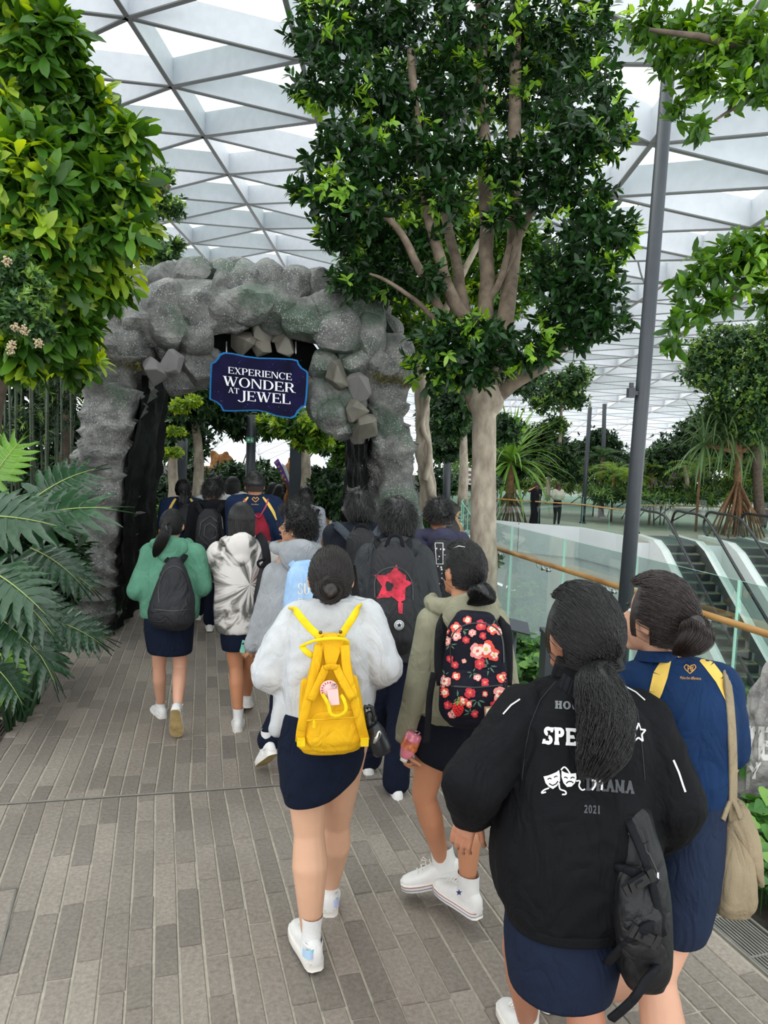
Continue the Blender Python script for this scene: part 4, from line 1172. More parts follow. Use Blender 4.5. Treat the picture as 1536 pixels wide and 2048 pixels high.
# --- overhanging sprays at the right edge
t = tree('overhanging_tree', 'tree whose leafy sprays overhang the upper right beside the lamp post', 1760, 5.0)
limbs(t, [([(1760, 1400, 5), (1740, 700, 5), (1700, 200, 4.8), (1650, 0, 4.6)], .12, .08), ([(1700, 250, 4.8), (1560, 120, 4.3), (1430, 80, 4.1), (1300, 60, 4.0)], .04, .010), ([(1720, 560, 4.9), (1560, 510, 4.3), (1450, 540, 4.1), (1360, 590, 4.0)], .035, .008),
          ([(1600, 170, 4.4), (1500, 200, 4.2), (1430, 240, 4.0)], .02, .006), ([(1560, 520, 4.3), (1480, 590, 4.1), (1400, 640, 4.0), (1350, 680, 4.0)], .018, .005)], m_barkd)
ov = [blob(*b) for b in [(1300, 40, 4.6, 55, 45), (1370, 60, 4.5, 65, 45), (1450, 70, 4.2, 75, 60), (1520, 90, 4.0, 60, 70), (1330, 110, 4.5, 60, 35), (1400, 150, 4.3, 60, 35), (1480, 170, 4.0, 60, 40), (1360, 215, 4.2, 28, 35), (1400, 250, 4.0, 22, 30), (1530, 180, 3.9, 40, 35),
        (1480, 500, 3.9, 65, 45), (1530, 490, 3.9, 50, 60), (1430, 530, 3.9, 50, 40), (1500, 560, 3.9, 50, 35), (1380, 570, 3.9, 42, 30), (1440, 600, 3.9, 35, 22), (1360, 640, 3.8, 24, 30), (1340, 690, 3.8, 16, 16), (1540, 600, 4.0, 40, 40), (1400, 620, 3.9, 25, 18)]]
foliage(t, ov, 560, .085, T_FIG, (m_big, m_lfy), .10, 5, 26, 260, surf=.15, spread=1.0)

# --- dense rounded tree at right
t = tree('rounded_tree', 'dense small-leaved rounded tree at right edge above the screw pine', 1500, 27)
t.location.z = ZP
limbs(t, [([(1520, 1046, 27), (1510, 900, 27), (1490, 750, 27)], .2, .1)], m_barkd)
foliage(t, [blob(*b) for b in [(1440, 690, 26.5, 50, 40), (1500, 700, 26, 60, 50), (1420, 740, 26.5, 55, 40), (1480, 780, 26, 70, 50), (1530, 760, 26, 50, 90), (1400, 710, 27, 30, 25), (1510, 850, 26.5, 50, 40), (1545, 680, 26, 40, 50), (1460, 830, 27, 50, 30)]], 4200, .16, T_SM, (m_far, m_fary), .22, 6, 27, 0, surf=.6)
# --- topiary and middle-distance trees over the plaza
def bgtree(name, label, u, D, vb, blobs, n, L, mats, tpl=T_SM, seed=0, r=.12, group=None, young=.3, surf=.3):
    t = tree(name, label, u, D, ZP if u > 880 else 0, group=group)
    c = blobs[0]
    limbs(t, [([(u, vb, D), (u + 2, (vb + c[1]) / 2, D), (c[0], c[1], D)], r, r * .5)], m_bark)
    foliage(t, [blob(*b) for b in blobs], n, L, tpl, mats, young, 6, seed, 0, surf=surf)
    return t
bgtree('topiary_tree', 'clipped cloud-pruned tree with small rounded pads left of the far women', 1095, 32, 1000, [(1098, 925, 32, 22, 12), (1115, 945, 32, 26, 10), (1140, 925, 32, 20, 12), (1120, 900, 32, 18, 12), (1145, 955, 32, 18, 9)], 700, .16, (m_dk, m_far), seed=30, surf=.75)
bgtree('slender_tree', 'slender open-crowned tree above the fern bed', 1118, 36, 1000, [(1125, 770, 36, 45, 30), (1155, 750, 36, 32, 26), (1090, 800, 36, 40, 26), (1150, 800, 36, 30, 20), (1110, 850, 36, 30, 18)], 1100, .2, (m_far, m_fary), seed=31, surf=.2)
bgtree('olive_tree', 'rounded dark tree between the two thin dark posts', 1205, 36, 1000, [(1200, 880, 36, 32, 22), (1225, 895, 36, 22, 18), (1180, 905, 36, 25, 20)], 700, .2, (m_dk, m_far), seed=32, surf=.4)
bgtree('bushy_tree', 'dark bushy tree behind the fern bed right of the tall lamp post', 1370, 30, 1000, [(1350, 900, 30, 45, 30), (1390, 870, 30, 40, 35), (1320, 930, 30, 35, 22), (1420, 840, 30, 35, 35), (1450, 880, 30, 50, 40)], 1200, .2, (m_dk, m_far), seed=33, surf=.4)
bgtree('garden_tree', 'leafy garden tree behind the fig trunk with forked pale stem', 925, 16, 1010, [(920, 800, 16, 50, 35), (900, 850, 16, 40, 30), (1000, 860, 17, 45, 30), (890, 900, 17, 35, 25), (1040, 760, 17, 50, 30), (940, 870, 18, 40, 30)], 1500, .14, (m_dk, m_far), seed=34)
bgtree('garden_tree', 'garden tree behind the arch opening, pale trunk in front of the left animal figure', 395, 14, 1010, [(380, 800, 13, 60, 40), (440, 820, 14, 60, 40), (350, 850, 14, 40, 30), (400, 770, 13, 50, 30), (480, 840, 15, 50, 35)], 1800, .13, (m_dk, m_far), T_FIG, seed=35)
bgtree('garden_tree', 'bright green garden tree hanging over the dark totem in the arch opening', 610, 14, 1010, [(600, 845, 13, 60, 28), (650, 850, 13, 45, 30), (560, 850, 14, 45, 25), (670, 820, 14, 35, 30), (620, 880, 13, 40, 18), (690, 900, 15, 30, 40)], 1500, .14, (m_big, m_bigy), T_FIG, seed=36, young=.25)
bgtree('feathery_shrub', 'feathery yellow-green shrub hanging inside the left of the arch opening', 345, 11, 1100, [(345, 905, 11, 26, 8), (360, 812, 11, 22, 14), (385, 800, 11, 20, 10), (350, 860, 11, 20, 8)], 420, .08, (m_feath, m_bigy), seed=37, surf=.1)
# big masses behind: left side behind the bamboo, behind the arch, along the garden
def mass(name, label, blobs, n, L, mats, seed, tpl=T_SM, z0=0.0, cat='bush', surf=.55, young=.15, group=None, stem=True):
    b0 = blob(*blobs[0]); t = thing(name, label, cat, V((b0[0].x, b0[0].y, z0)), group=group)
    if stem:
        mb = MB(); o = V(t.location)
        for b in blobs[:6]:
            q = blob(*b)[0] - o; mb.tube([V((q.x * .6, q.y * .6, 0)), q], [.03, .015], 6)
        obj('stems', mb, m_barkd, t, kind='stuff')
    foliage(t, [blob(*b) for b in blobs], n, L, tpl, mats, young, 6, seed, 0, surf=surf); return t
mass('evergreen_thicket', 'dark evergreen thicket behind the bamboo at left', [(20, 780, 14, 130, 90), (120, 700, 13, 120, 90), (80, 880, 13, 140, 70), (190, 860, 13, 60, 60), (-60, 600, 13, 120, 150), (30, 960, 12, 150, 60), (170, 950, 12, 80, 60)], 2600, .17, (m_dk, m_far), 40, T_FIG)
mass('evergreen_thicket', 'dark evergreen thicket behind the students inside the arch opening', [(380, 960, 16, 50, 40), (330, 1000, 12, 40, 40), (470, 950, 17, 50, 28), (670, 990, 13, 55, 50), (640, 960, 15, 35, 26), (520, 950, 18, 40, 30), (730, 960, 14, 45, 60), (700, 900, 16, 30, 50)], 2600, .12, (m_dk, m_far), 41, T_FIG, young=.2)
mass('fern_bed', 'bright fern and shrub bed across the plaza behind the rear glass', [(1190, 960, 34, 40, 26), (1240, 950, 33, 40, 24), (1290, 950, 32, 40, 26), (1340, 965, 31, 40, 22), (1400, 965, 31, 45, 24), (1460, 980, 31, 40, 20), (1130, 965, 34, 30, 18), (1060, 960, 33, 40, 22), (1500, 950, 30, 45, 30), (1000, 950, 33, 40, 30), (920, 950, 30, 40, 25), (1210, 985, 31, 50, 16), (1300, 990, 30, 60, 16), (1400, 990, 30, 60, 16), (1500, 985, 30, 60, 20)], 5200, .26, (m_far, m_fary), 42, T_NAR, ZP, young=.5)
mass('low_shrub', 'low dark shrub row right of the arch behind the glass', [(870, 960, 22, 40, 30), (900, 970, 22, 30, 20), (960, 960, 26, 40, 22), (1020, 930, 30, 40, 30)], 1200, .16, (m_dk, m_far), 43, T_FIG)
mass('orchid_clump', 'lilac orchid clump among the ferns right of the tall lamp post', [(1325, 970, 30.5, 18, 14), (1338, 958, 30.5, 12, 12), (1305, 978, 30.5, 12, 9)], 170, .14, (leafmat('orchid_petal', 'a884b8', 'c3a4cf', 'd9c3e2', .5, .3), m_fary), 44, T_SM, ZP, cat='flowers', young=.1)
mass('planter_shrubs', 'leafy low shrubs at the foot of the right arch pillar', [(850, 1060, 9.5, 28, 30), (860, 1110, 9, 24, 30), (900, 1180, 8, 30, 40), (990, 1120, 8.6, 12, 20)], 500, .08, (m_far, m_fary), 45, T_FIG)
mass('border_plants', 'small leafy border plants behind the green-hoodie student inside the arch', [(320, 1050, 9.6, 14, 20), (300, 1075, 9.6, 12, 14), (330, 1020, 10, 14, 14)], 260, .07, (m_big, m_bigy), 46, T_FIG)
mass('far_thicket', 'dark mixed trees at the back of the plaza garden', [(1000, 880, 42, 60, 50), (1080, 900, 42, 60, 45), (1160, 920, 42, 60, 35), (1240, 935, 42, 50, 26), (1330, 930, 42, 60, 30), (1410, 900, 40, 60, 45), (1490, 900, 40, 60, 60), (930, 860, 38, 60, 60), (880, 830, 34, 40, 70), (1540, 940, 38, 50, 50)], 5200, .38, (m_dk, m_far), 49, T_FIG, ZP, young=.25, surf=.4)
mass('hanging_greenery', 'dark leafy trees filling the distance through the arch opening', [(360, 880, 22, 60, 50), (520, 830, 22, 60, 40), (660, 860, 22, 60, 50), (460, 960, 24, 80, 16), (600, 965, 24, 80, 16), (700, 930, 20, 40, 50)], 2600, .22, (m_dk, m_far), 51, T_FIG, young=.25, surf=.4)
mass('shrub_border', 'broad low shrub border along the outer left edge of the walkway', [(-260, 1150, 5.5, 150, 120), (-420, 1050, 7, 200, 150), (-160, 1020, 8, 120, 80), (-600, 1000, 9, 250, 200), (-300, 930, 12, 200, 120), (-80, 930, 12, 120, 80)], 2600, .16, (m_dk, m_far), 52, T_FIG)
# --- bamboo
t = thing('bamboo_clump', 'clump of upright dark bamboo canes at left behind the monstera', 'bamboo', V((*P(80, 950, 9.5).xy, 0)))
o = V(t.location); rr = random.Random(9); m_cane = mat('dark_bamboo_cane', '33402a', .5, var=.3, scale=6)
for i in range(26):
    u = rr.uniform(-10, 165); D = rr.uniform(8.5, 11); a = P(u, 1050, D); b = P(u + rr.uniform(-12, 12), rr.uniform(560, 700), D)
    pts = [a.lerp(b, k / 8) - o for k in range(9)]; rad = []
    mb = MB()
    for k in range(8): mb.tube([pts[k], pts[k].lerp(pts[k + 1], .06), pts[k].lerp(pts[k + 1], .94), pts[k + 1]], [.019, .014, .014, .019], 7)
    obj('cane', mb, m_cane, t)
foliage(t, [blob(*b) for b in [(60, 720, 9.5, 90, 60), (140, 700, 9.5, 40, 60), (40, 850, 9.5, 70, 40), (120, 800, 9.8, 50, 60)]], 700, .12, T_NAR, (m_dk, m_fary), .25, 5, 47, 0, surf=.1)

# --- blade-leaved plants
def blade(L, w, droop, seg=8, fold=.2):
    vs, fs = [], []
    for i in range(seg + 1):
        t = i / seg; ww = w * (1 - t ** 2.2) * (.55 + .45 * min(1, t * 5)) / 2 + .001
        a = droop * t; y = L * math.sin(a) / max(droop, .01) if droop > .01 else L * t
        z = L * (1 - math.cos(a)) / max(droop, .01)
        vs += [(-ww, y, -z + ww * fold), (0, y, -z), (ww, y, -z + ww * fold)]
        if i: b = (i - 1) * 3; fs += [(b, b + 1, b + 4, b + 3), (b + 1, b + 2, b + 5, b + 4)]
    return vs, fs
def rosette(t, c, n, L, w, m, seed, el=(10, 85), droop=(.6, 1.6)):
    rr = random.Random(seed); o = V(t.location)
    ms = []
    for k in range(6):
        vs, fs = blade(1, w, droop[0] + (droop[1] - droop[0]) * k / 5); q = MB().add(vs, fs).mesh('blade'); q.materials.append(m); q.polygons.foreach_set('use_smooth', [True] * len(q.polygons)); ms.append(q)
    for i in range(n):
        az = i * 2.39996 + rr.uniform(-.3, .3); e = math.radians(el[0] + (el[1] - el[0]) * (i / n) ** .8 + rr.uniform(-8, 8))
        x = bpy.data.objects.new('leaf_blade', rr.choice(ms)); SC.collection.objects.link(x); x.parent = t
        Rm = Matrix.Rotation(az, 4, 'Z') @ Matrix.Rotation(e, 4, 'X')
        x.matrix_local = Matrix.Translation(c - o + V((0, 0, rr.uniform(-.1, .1)))) @ Rm @ Matrix.Scale(L * rr.uniform(.8, 1.15), 4)
m_pand = leafmat('pandanus_blade', '4f7a2f', '6b9440', '8bb058', .4, .3)
m_pand2 = leafmat('screw_pine_blade', '3c5e34', '5c7a4c', '86966a', .45, .25)
m_root = mat('rusty_stilt_root', '7a5a3f', .9, var=.3, scale=10, bump=.5, bscale=30)
def screwpine(label, u, D, vtop, vgr, L, n, m, heads, roots, seed, w=.045):
    t = tree('screw_pine', label, u, D, ZP, cat='screw pine'); o = V(t.location); rr = random.Random(seed)
    top = P(u, vtop, D); g = V((o.x, o.y, ZP))
    mb = MB(); branch(mb, [tuple((g + V((0, 0, .8))) - o), tuple(g.lerp(top, .6) - o), tuple(top - o)], .16, .12); obj('trunk', mb, m_root, t)
    for i in range(roots):
        a = i * 6.283 / roots + rr.uniform(-.2, .2); h = rr.uniform(.25, .7) * (top.z - ZP); r = rr.uniform(.35, .9) * h * .7
        p = g.lerp(top, h / (top.z - ZP)) - o
        obj('stilt_root', MB().tube([p, V((math.cos(a) * r * .6, math.sin(a) * r * .6, h * .55)), V((math.cos(a) * r, math.sin(a) * r, 0))], [.045, .04, .03], 6), m_root, t)
    for k, (du, dv, dD, s) in enumerate(heads):
        c = P(u + du, vtop + dv, D + dD)
        if du or dv: obj('branch', MB().tube([top - o, c - o], [.1, .07], 8), m_root, t)
        rosette(t, c, n, L * s, w, m, seed + k, (-35, 88), (.5, 1.7))
    return t
screwpine('screw pine with a fountain of bright green blades left of the far women', 1022, 29, 925, 1040, 2.75, 120, m_pand, [(0, 0, 0, 1)], 16, 50, .04)
screwpine('big screw pine with tangled brown stilt roots at right edge', 1478, 27, 905, 1015, 2.05, 56, m_pand2, [(-30, -25, 0, 1), (40, -20, .3, 1), (5, -60, .2, 1.1), (-70, -15, 0, .9), (-40, -70, 0, .9)], 30, 60, .045)
# palms in the fern bed
def palm(label, u, v, D, L, n, seed, m=None):
    t = thing('fern_palm', label, 'palm', V((*P(u, v, D).xy, ZP))); c = P(u, v, D) - V(t.location); rr = random.Random(seed)
    obj('stem', MB().tube([V((0, 0, 0)), c], .05, 8), m_root, t)
    for i in range(n):
        az = i * 6.283 / n + rr.uniform(-.2, .2); e = rr.uniform(.5, 1.2); mb = MB(); pts = []
        for k in range(9):
            s = k / 8 * L; a = e - 1.5 * k / 8
            pts.append((pts[-1] + V((math.cos(az) * math.cos(a), math.sin(az) * math.cos(a), math.sin(a))) * (L / 8)) if pts else V(c))
        mb.tube(pts, .012, 4); sd = V((-math.sin(az), math.cos(az), 0))
        for k in range(1, 16):
            q = k / 16 * 8; i0 = min(int(q), 7); p = pts[i0].lerp(pts[i0 + 1], q - i0); d = (pts[i0 + 1] - pts[i0]).normalized(); l = .34 * L * math.sin(PI * (k + 1) / 18)
            for s in (-1, 1):
                e_ = p + (sd * s + d * .5 - V((0, 0, .15))).normalized() * l; w = d * .025
                mb.add([p - w, p + w, e_], [(0, 1, 2)])
        obj('frond', mb, m or m_fary, t, smooth=False)
palm('bright green palm in the fern bed left of the tall lamp post', 1228, 945, 31, 1.3, 12, 1)
palm('yellow-green fern palm in front of the fern bed', 1262, 955, 30, 1.0, 12, 2, m_feath)
palm('dark arching palm between the thin posts', 1205, 915, 33, 1.6, 12, 3, m_far)
palm('yellow-green fern palm right of the tall lamp post', 1305, 945, 30, 1.1, 11, 4, m_feath)
palm('pale green palm near the screw pine', 1400, 940, 28, 1.5, 12, 5, m_fary)

# --- monstera beds
m_mon = mat('monstera_dark_green', '1f3d26', .28, var=.25, scale=3, c2='2f5533', spec=.6)
m_mon2 = mat('monstera_light_green', '5f8f2e', .35, var=.2, scale=3, c2='7aa93d', spec=.5)
m_rib = mat('pale_leaf_rib', '9dab62', .5, var=.05)
def monstera(L, seed, m, lobes=7):
    """split leaf along +Y, length L, as a mesh with its midrib as second material"""
    rr = random.Random(seed); mb = MB()
    def zz(x, y): return -.22 * (y / L) ** 2 * L + .10 * L * math.sin(y / L * 3) * .5 - .35 * x * x / L
    W = .46 * L
    for s in (-1, 1):
        for k in range(lobes):
            t0 = (k + .04) / lobes; t1 = (k + .93) / lobes
            y0, y1 = L * (.02 + .92 * t0), L * (.02 + .92 * t1)
            reach = W * (math.sin(PI * min(1, .22 + .80 * (t0 + t1) / 2)) ** .6) * rr.uniform(.9, 1.05)
            if k == lobes - 1: reach *= .45
            n = 6; prev = None
            fwd = .30 * L * (.25 + (k / lobes)) - (.16 * L if k == 0 else 0)
            for i in range(n + 1):
                q = i / n; x = reach * q; yc = (y0 + y1) / 2 + fwd * q ** 1.5
                hw = (y1 - y0) / 2 * (1.03 + .25 * math.sin(PI * min(q * 1.2, 1))) * (1 if q < .7 else math.sqrt(max(0, 1 - ((q - .7) / .3) ** 2)) * .9 + .1) * (1.30 if q < .42 else .95)
                a, b = (s * x, yc - hw, zz(x, yc - hw) + .012), (s * x, yc + hw, zz(x, yc + hw) + .012); c = (s * x, yc, zz(x, yc))
                cur = [a, c, b]
                if prev: mb.add(prev + cur, [(0, 1, 4, 3), (1, 2, 5, 4)] if s < 0 else [(3, 4, 1, 0), (4, 5, 2, 1)])
                prev = cur
    mid = [(0, y * L / 12, zz(0, y * L / 12) + .012) for y in range(0, 13)]
    b = len(mb.v); mb.tube(mid, [.009 * L * (1.4 - i / 12) for i in range(13)], 5, mi=1)
    return mb
def monstera_plant(name, label, base, specs, m):
    t = thing(name, label, 'monstera', base); o = V(base)
    for k, (u, v, D, L, az, el, rollv, mm) in enumerate(specs):
        mb = monstera(L, k, mm, 8)
        o2 = obj('leaf', mb, [mm, m_rib], t)
        Rm = Matrix.Rotation(math.radians(az), 4, 'Z') @ Matrix.Rotation(math.radians(el), 4, 'X') @ Matrix.Rotation(math.radians(rollv), 4, 'Y')
        p = P(u, v, D) - o; o2.matrix_local = Matrix.Translation(p) @ Rm
        obj('stalk', MB().tube([V((p.x * .3, p.y * .3, 0)), V((p.x * .7, p.y * .7, p.z * .6)), p], [.014, .011, .008], 6), m_mon, t)
    return t
# az: heading of the leaf tip (deg, 0 = away, -90 = right); el: tilt up; the blade faces the camera when el is steeply negative
monstera_plant('monstera_plant', 'glossy dark monstera with big split leaves in front of the left arch pillar', V((*P(60, 1150, 5.3).xy, 0)),
    [(20, 1053, 4.9, 0.63, -78, 20, 42, m_mon), (-60, 1038, 4.7, 0.55, -100, 5, 50, m_mon), (70, 998, 5.4, 0.48, -60, 35, 50, m_mon), (-30, 1138, 4.5, 0.48, -110, -20, 30, m_mon), (10, 1168, 4.6, 0.44, -105, -35, 35, m_mon),
     (60, 1098, 5.3, 0.44, -95, -25, 30, m_mon), (110, 1128, 5.6, 0.37, -85, -30, 45, m_mon), (-20, 968, 5.6, 0.44, -50, 60, 60, m_mon2), (10, 943, 5.7, 0.4, 20, 50, 60, m_mon2), (90, 1038, 5.9, 0.44, 10, 45, 70, m_mon)], m_mon)
monstera_plant('monstera_plant', 'lower dark monstera with drooping split leaves at the left path edge', V((*P(30, 1260, 5.0).xy, 0)),
    [(20, 1238, 4.9, 0.51, -110, -38, 20, m_mon), (90, 1238, 5.2, 0.42, -80, -20, 40, m_mon), (-30, 1218, 4.6, 0.44, -100, -30, 35, m_mon), (60, 1268, 5.2, 0.37, -110, -45, 20, m_mon), (120, 1253, 5.6, 0.37, -85, -10, 45, m_mon), (0, 1308, 4.7, 0.3, -130, -50, 10, m_mon2),
     (-20, 1328, 4.6, 0.32, -100, -40, 20, m_mon), (50, 1188, 5.4, 0.4, -90, -30, 40, m_mon), (-10, 1268, 4.8, 0.35, -150, -45, 0, m_mon), (30, 1138, 5.5, 0.4, -70, 10, 50, m_mon)], m_mon)
mass('underplanting', 'dark leafy underplanting below the monstera leaves', [(30, 1080, 6.2, 90, 60), (60, 1180, 5.8, 80, 60), (10, 1250, 5.3, 70, 40), (110, 1130, 6.4, 60, 60), (-40, 1150, 5.2, 60, 90)], 900, .13, (m_dk, m_far), 48, T_FIG, young=.05)

# --- heart-leaved ground cover
def heart(seg=5):
    pr = [(0, 0), (-.04, .22), (.10, .43), (.35, .46), (.65, .30), (.88, .10), (1.0, 0)]
    vs = []; fs = []
    for y, h in pr: vs += [(-h, y, .16 * h - .10 * y * y), (0, max(y, .0), -.10 * y * y), (h, y, .16 * h - .10 * y * y)]
    for i in range(len(pr) - 1):
        b = i * 3; fs += [(b, b + 1, b + 4, b + 3), (b + 1, b + 2, b + 5, b + 4)]
    return np.array(vs, float), fs
T_HEART = heart()
m_gc = leafmat('groundcover_leaf', '24481f', '3f7030', '66994a', .33, .25)
m_gcy = leafmat('groundcover_young', '6f9f45', '84b056', '9cc36a', .4, .35)
def ground_cover(label, region, n, L, seed, singles, hz):
    """region: list of world (p0, p1) spans; scatter heart leaves over a mound"""
    rr = random.Random(seed); g = np.random.default_rng(seed)
    t = thing('ground_cover', label, 'ground cover', region[0][0])
    pos = []
    cum = [abs((b - a).length) for a, b in region]
    for i in range(n):
        k = rr.choices(range(len(region) - 1), weights=[(cum[q] + cum[q + 1]) * (region[q + 1][0] - region[q][0]).length for q in range(len(region) - 1)])[0]
        s, w = rr.random(), rr.random()
        a = region[k][0].lerp(region[k + 1][0], s); b = region[k][1].lerp(region[k + 1][1], s); p = a.lerp(b, w)
        h = hz * (math.sin(PI * min(max(w, .06), .94)) ** .5) * (.55 + .5 * noise.noise(p * 2.0)) + .04
        p.z = h * (1 - .45 * rr.random() ** 2); pos.append(tuple(p))
    pos = np.array(pos); N = len(pos)
    az = g.random(N) * 6.283; dr = np.stack([np.cos(az), np.sin(az), -.25 + .35 * g.normal(size=N)], 1)
    up = np.stack([.35 * g.normal(size=N) - .05, .35 * g.normal(size=N) - .45, np.ones(N)], 1); ln = L * (.6 + .7 * g.random(N))
    u, v, d = proj_np(pos); sc = np.where((u > 0) & (u < 1536) & (v < 2048), ln / d * pos[:, 2], 0); ids = np.argsort(-sc)[:singles]
    o0 = np.array(t.location); tm = []
    for m_ in (m_gc, m_gcy):
        q = MB().add(T_HEART[0], T_HEART[1]).mesh('leaf'); q.materials.append(m_); q.polygons.foreach_set('use_smooth', [True] * len(q.polygons)); tm.append(q)
    B = basis(dr, up); msk = np.ones(N, bool); msk[ids] = False
    for i in ids:
        o = bpy.data.objects.new('leaf', tm[1 if rr.random() < .2 else 0]); SC.collection.objects.link(o); o.parent = t
        o.matrix_local = Matrix([[*(B[i][r] * ln[i]), pos[i][r] - o0[r]] for r in range(3)] + [[0, 0, 0, 1]])
    yt = g.random(N) < .15
    obj('foliage', leaves_mesh('foliage', pos[msk & ~yt] - o0, dr[msk & ~yt], up[msk & ~yt], ln[msk & ~yt], T_HEART), m_gc, t, kind='stuff')
    obj('young_foliage', leaves_mesh('young_foliage', pos[msk & yt] - o0, dr[msk & yt], up[msk & yt], ln[msk & yt], T_HEART), m_gcy, t, kind='stuff')
    mb = MB()
    for i in range(0, N, 3): mb.tube([V((pos[i][0] - o0[0], pos[i][1] - o0[1], -.04)), V(pos[i] - o0)], .003, 3, caps=False)
    obj('stalks', mb, m_far, t, kind='stuff')
def span(y0, y1, k, pad=.12):
    out = []
    for i in range(k + 1):
        y = y0 + (y1 - y0) * i / k; out.append((V((xr(y) + .3, y + .09, 0)), V((rail_x(y) - pad, y, 0))))
    return out
ground_cover('heart-leaved green ground cover filling the planter along the balustrade', span(3.9, 9.0, 6), 3600, .085, 60, 240, .5)
ground_cover('heart-leaved ground cover at bottom right beside the engraved boulder', span(1.9, 3.6, 4), 1300, .085, 61, 120, .4)

# --- engraved boulder
bc = G(1548, 1660); bt = thing('engraved_boulder', 'rough grey boulder with engraved white capital letters at right edge', 'boulder', V((bc.x, bc.y, 0)))
RO = V(bt.location); bD = prj(bc + V((0, 0, .4)))[2]
vs, fs = boulder((0, 0, 0), (.40, .14, .46), 77, k=5, planes=16, rough=.10)
bmb = MB(); ctr = P(1610, 1490, bD + .15) - RO; bmb.add([V(v) + ctr for v in vs], fs)
m_boul = mat('weathered_boulder', '8a8785', .85, var=.3, scale=14, c2='aaa7a4', bump=.9, bscale=45)
bo = obj('stone_body', bmb, m_boul, bt, smooth=24)
def bvh_of(o, M4=None):
    me = o.data; vs = [ (o.matrix_local @ v.co) for v in me.vertices] if M4 is None else [M4 @ v.co for v in me.vertices]
    return BVHTree.FromPolygons(vs, [tuple(p.vertices) for p in me.polygons])
def drape_tris(tris, bvh, to_ray, lift=.002, back=None):
    """project 2-D triangles on a surface: to_ray(x, y) -> (origin, direction)"""
    mb = MB(); cache = {}
    def hit(q):
        k = (round(q[0], 5), round(q[1], 5))
        if k not in cache:
            o, d = to_ray(*q); h = bvh.ray_cast(o, d)
            cache[k] = None if h[0] is None else (len(mb.v), mb.v.append(tuple(h[0] - d * lift)))[0]
        return cache[k]
    for t in tris:
        i = [hit(q) for q in t]
        if None in i: continue
        a, b, c = (V(mb.v[j]) for j in i)
        if max((a - b).length, (b - c).length, (c - a).length) > .09: continue
        mb.f.append(tuple(i)); mb.m.append(0)
    return mb
def px_ray(org):
    """2-D = photo pixels; rays from the eye, expressed relative to org"""
    def f(x, y): return EYE - org, ray(x, y).normalized()
    return f
bb_ = bvh_of(bo)
tr = []
for txt, x0, y0, x1, h in (('WEL', 1440, 1518, 1610, 68), ('PY PL', 1462, 1556, 1600, 34)):
    ps, w = word(txt, BLOCK, .12)
    for p in ps: tr += tess([(x0 + X * (x1 - x0) / w, y0 + 6 * X / w - Y * h) for X, Y in p], 14)
for p_, h_ in (((1456, 1450), 66),): pass
q = drape_tris(tr, bb_, px_ray(RO), .003)
obj('engraved_letters', q, mat('letter_infill_white', 'd8d6d2', .8, var=.06), bt, smooth=False)

# ============================================================ people: builders
def skin(tone): return mat('skin_' + tone, tone, .5, var=.06, scale=6, bump=.05, bscale=120, spec=.4)
m_hair = mat('black_hair', '090808', .34, var=.25, scale=30, stretch=(6, 6, .5), bump=.3, bscale=30, spec=.5)
m_hairb = mat('dark_brown_hair', '221815', .4, var=.25, scale=30, stretch=(6, 6, .5), bump=.3, bscale=30, spec=.5)
m_fade = mat('clipped_hair_fade', '2b211d', .8, var=.2, scale=60)
m_shoe = mat('white_shoe_canvas', 'd2d1ce', .6, var=.05, scale=20, bump=.1)
m_sole = mat('white_rubber_sole', 'd6d2ca', .45, var=.04)
m_tread = mat('tan_rubber_tread', 'a08a5c', .8, var=.25, scale=20)
m_sock = mat('white_ribbed_sock', 'd8d8d6', .9, var=.05, bump=.3, bscale=200)
m_navy = fabric('navy_skirt_cloth', '0f1728', .12)
m_navyp = fabric('navy_trouser_cloth', '101626', .12)
m_eye = mat('eye_white', 'e6e2dc', .3, var=0)
m_iris = mat('dark_iris', '1c120d', .2, var=0)
m_lip = mat('lip_pink', 'a06058', .5, var=.05)

class Fr:
    """a local frame: world location and heading (degrees to the left of +Y)"""
    def __init__(s, loc, h):
        s.loc = V(loc); s.h = math.radians(h); s.R = Matrix.Rotation(-s.h, 3, 'Z'); s.W = Matrix.Rotation(s.h, 3, 'Z')
    def L(s, u, v, D): return s.R @ (P(u, v, D) - s.loc)
    def w2l(s, p): return s.R @ (V(p) - s.loc)
    def ray(s):
        o = s.R @ (EYE - s.loc)
        return lambda x, y: (o, (s.R @ ray(x, y)).normalized())
    def px(s, p):
        return prj(s.W @ V(p) + s.loc)

def rows_loft(fr, rows, D, n=32, power=2.4, sub=5, back=None, tuck=True):
    """rows (uL, vL, uR, vR, thickness[, dD]) -> rings; D is the depth of the middle"""
    rr = smoothpath([tuple(r) + ((0,) if len(r) == 5 else ()) for r in rows], sub); rings = []
    for uL, vL, uR, vR, th, dd in rr:
        a, b = fr.L(uL, vL, D + dd), fr.L(uR, vR, D + dd)
        c = (a + b) / 2; hx = (b - a) / 2
        hy = V((0, 1, 0)); hy = (hy - hx * (hy.dot(hx) / max(hx.length_squared, 1e-9))).normalized() * th
        ring = []
        for j in range(n):
            w = 2 * PI * j / n; ca, sa = math.cos(w), math.sin(w)
            ca = math.copysign(abs(ca) ** (2 / power), ca); sa = math.copysign(abs(sa) ** (2 / power), sa)
            ring.append(c + hx * ca + hy * sa)
        rings.append(ring)
    if rings[0][0].z > rings[-1][0].z: rings.reverse()
    return rings
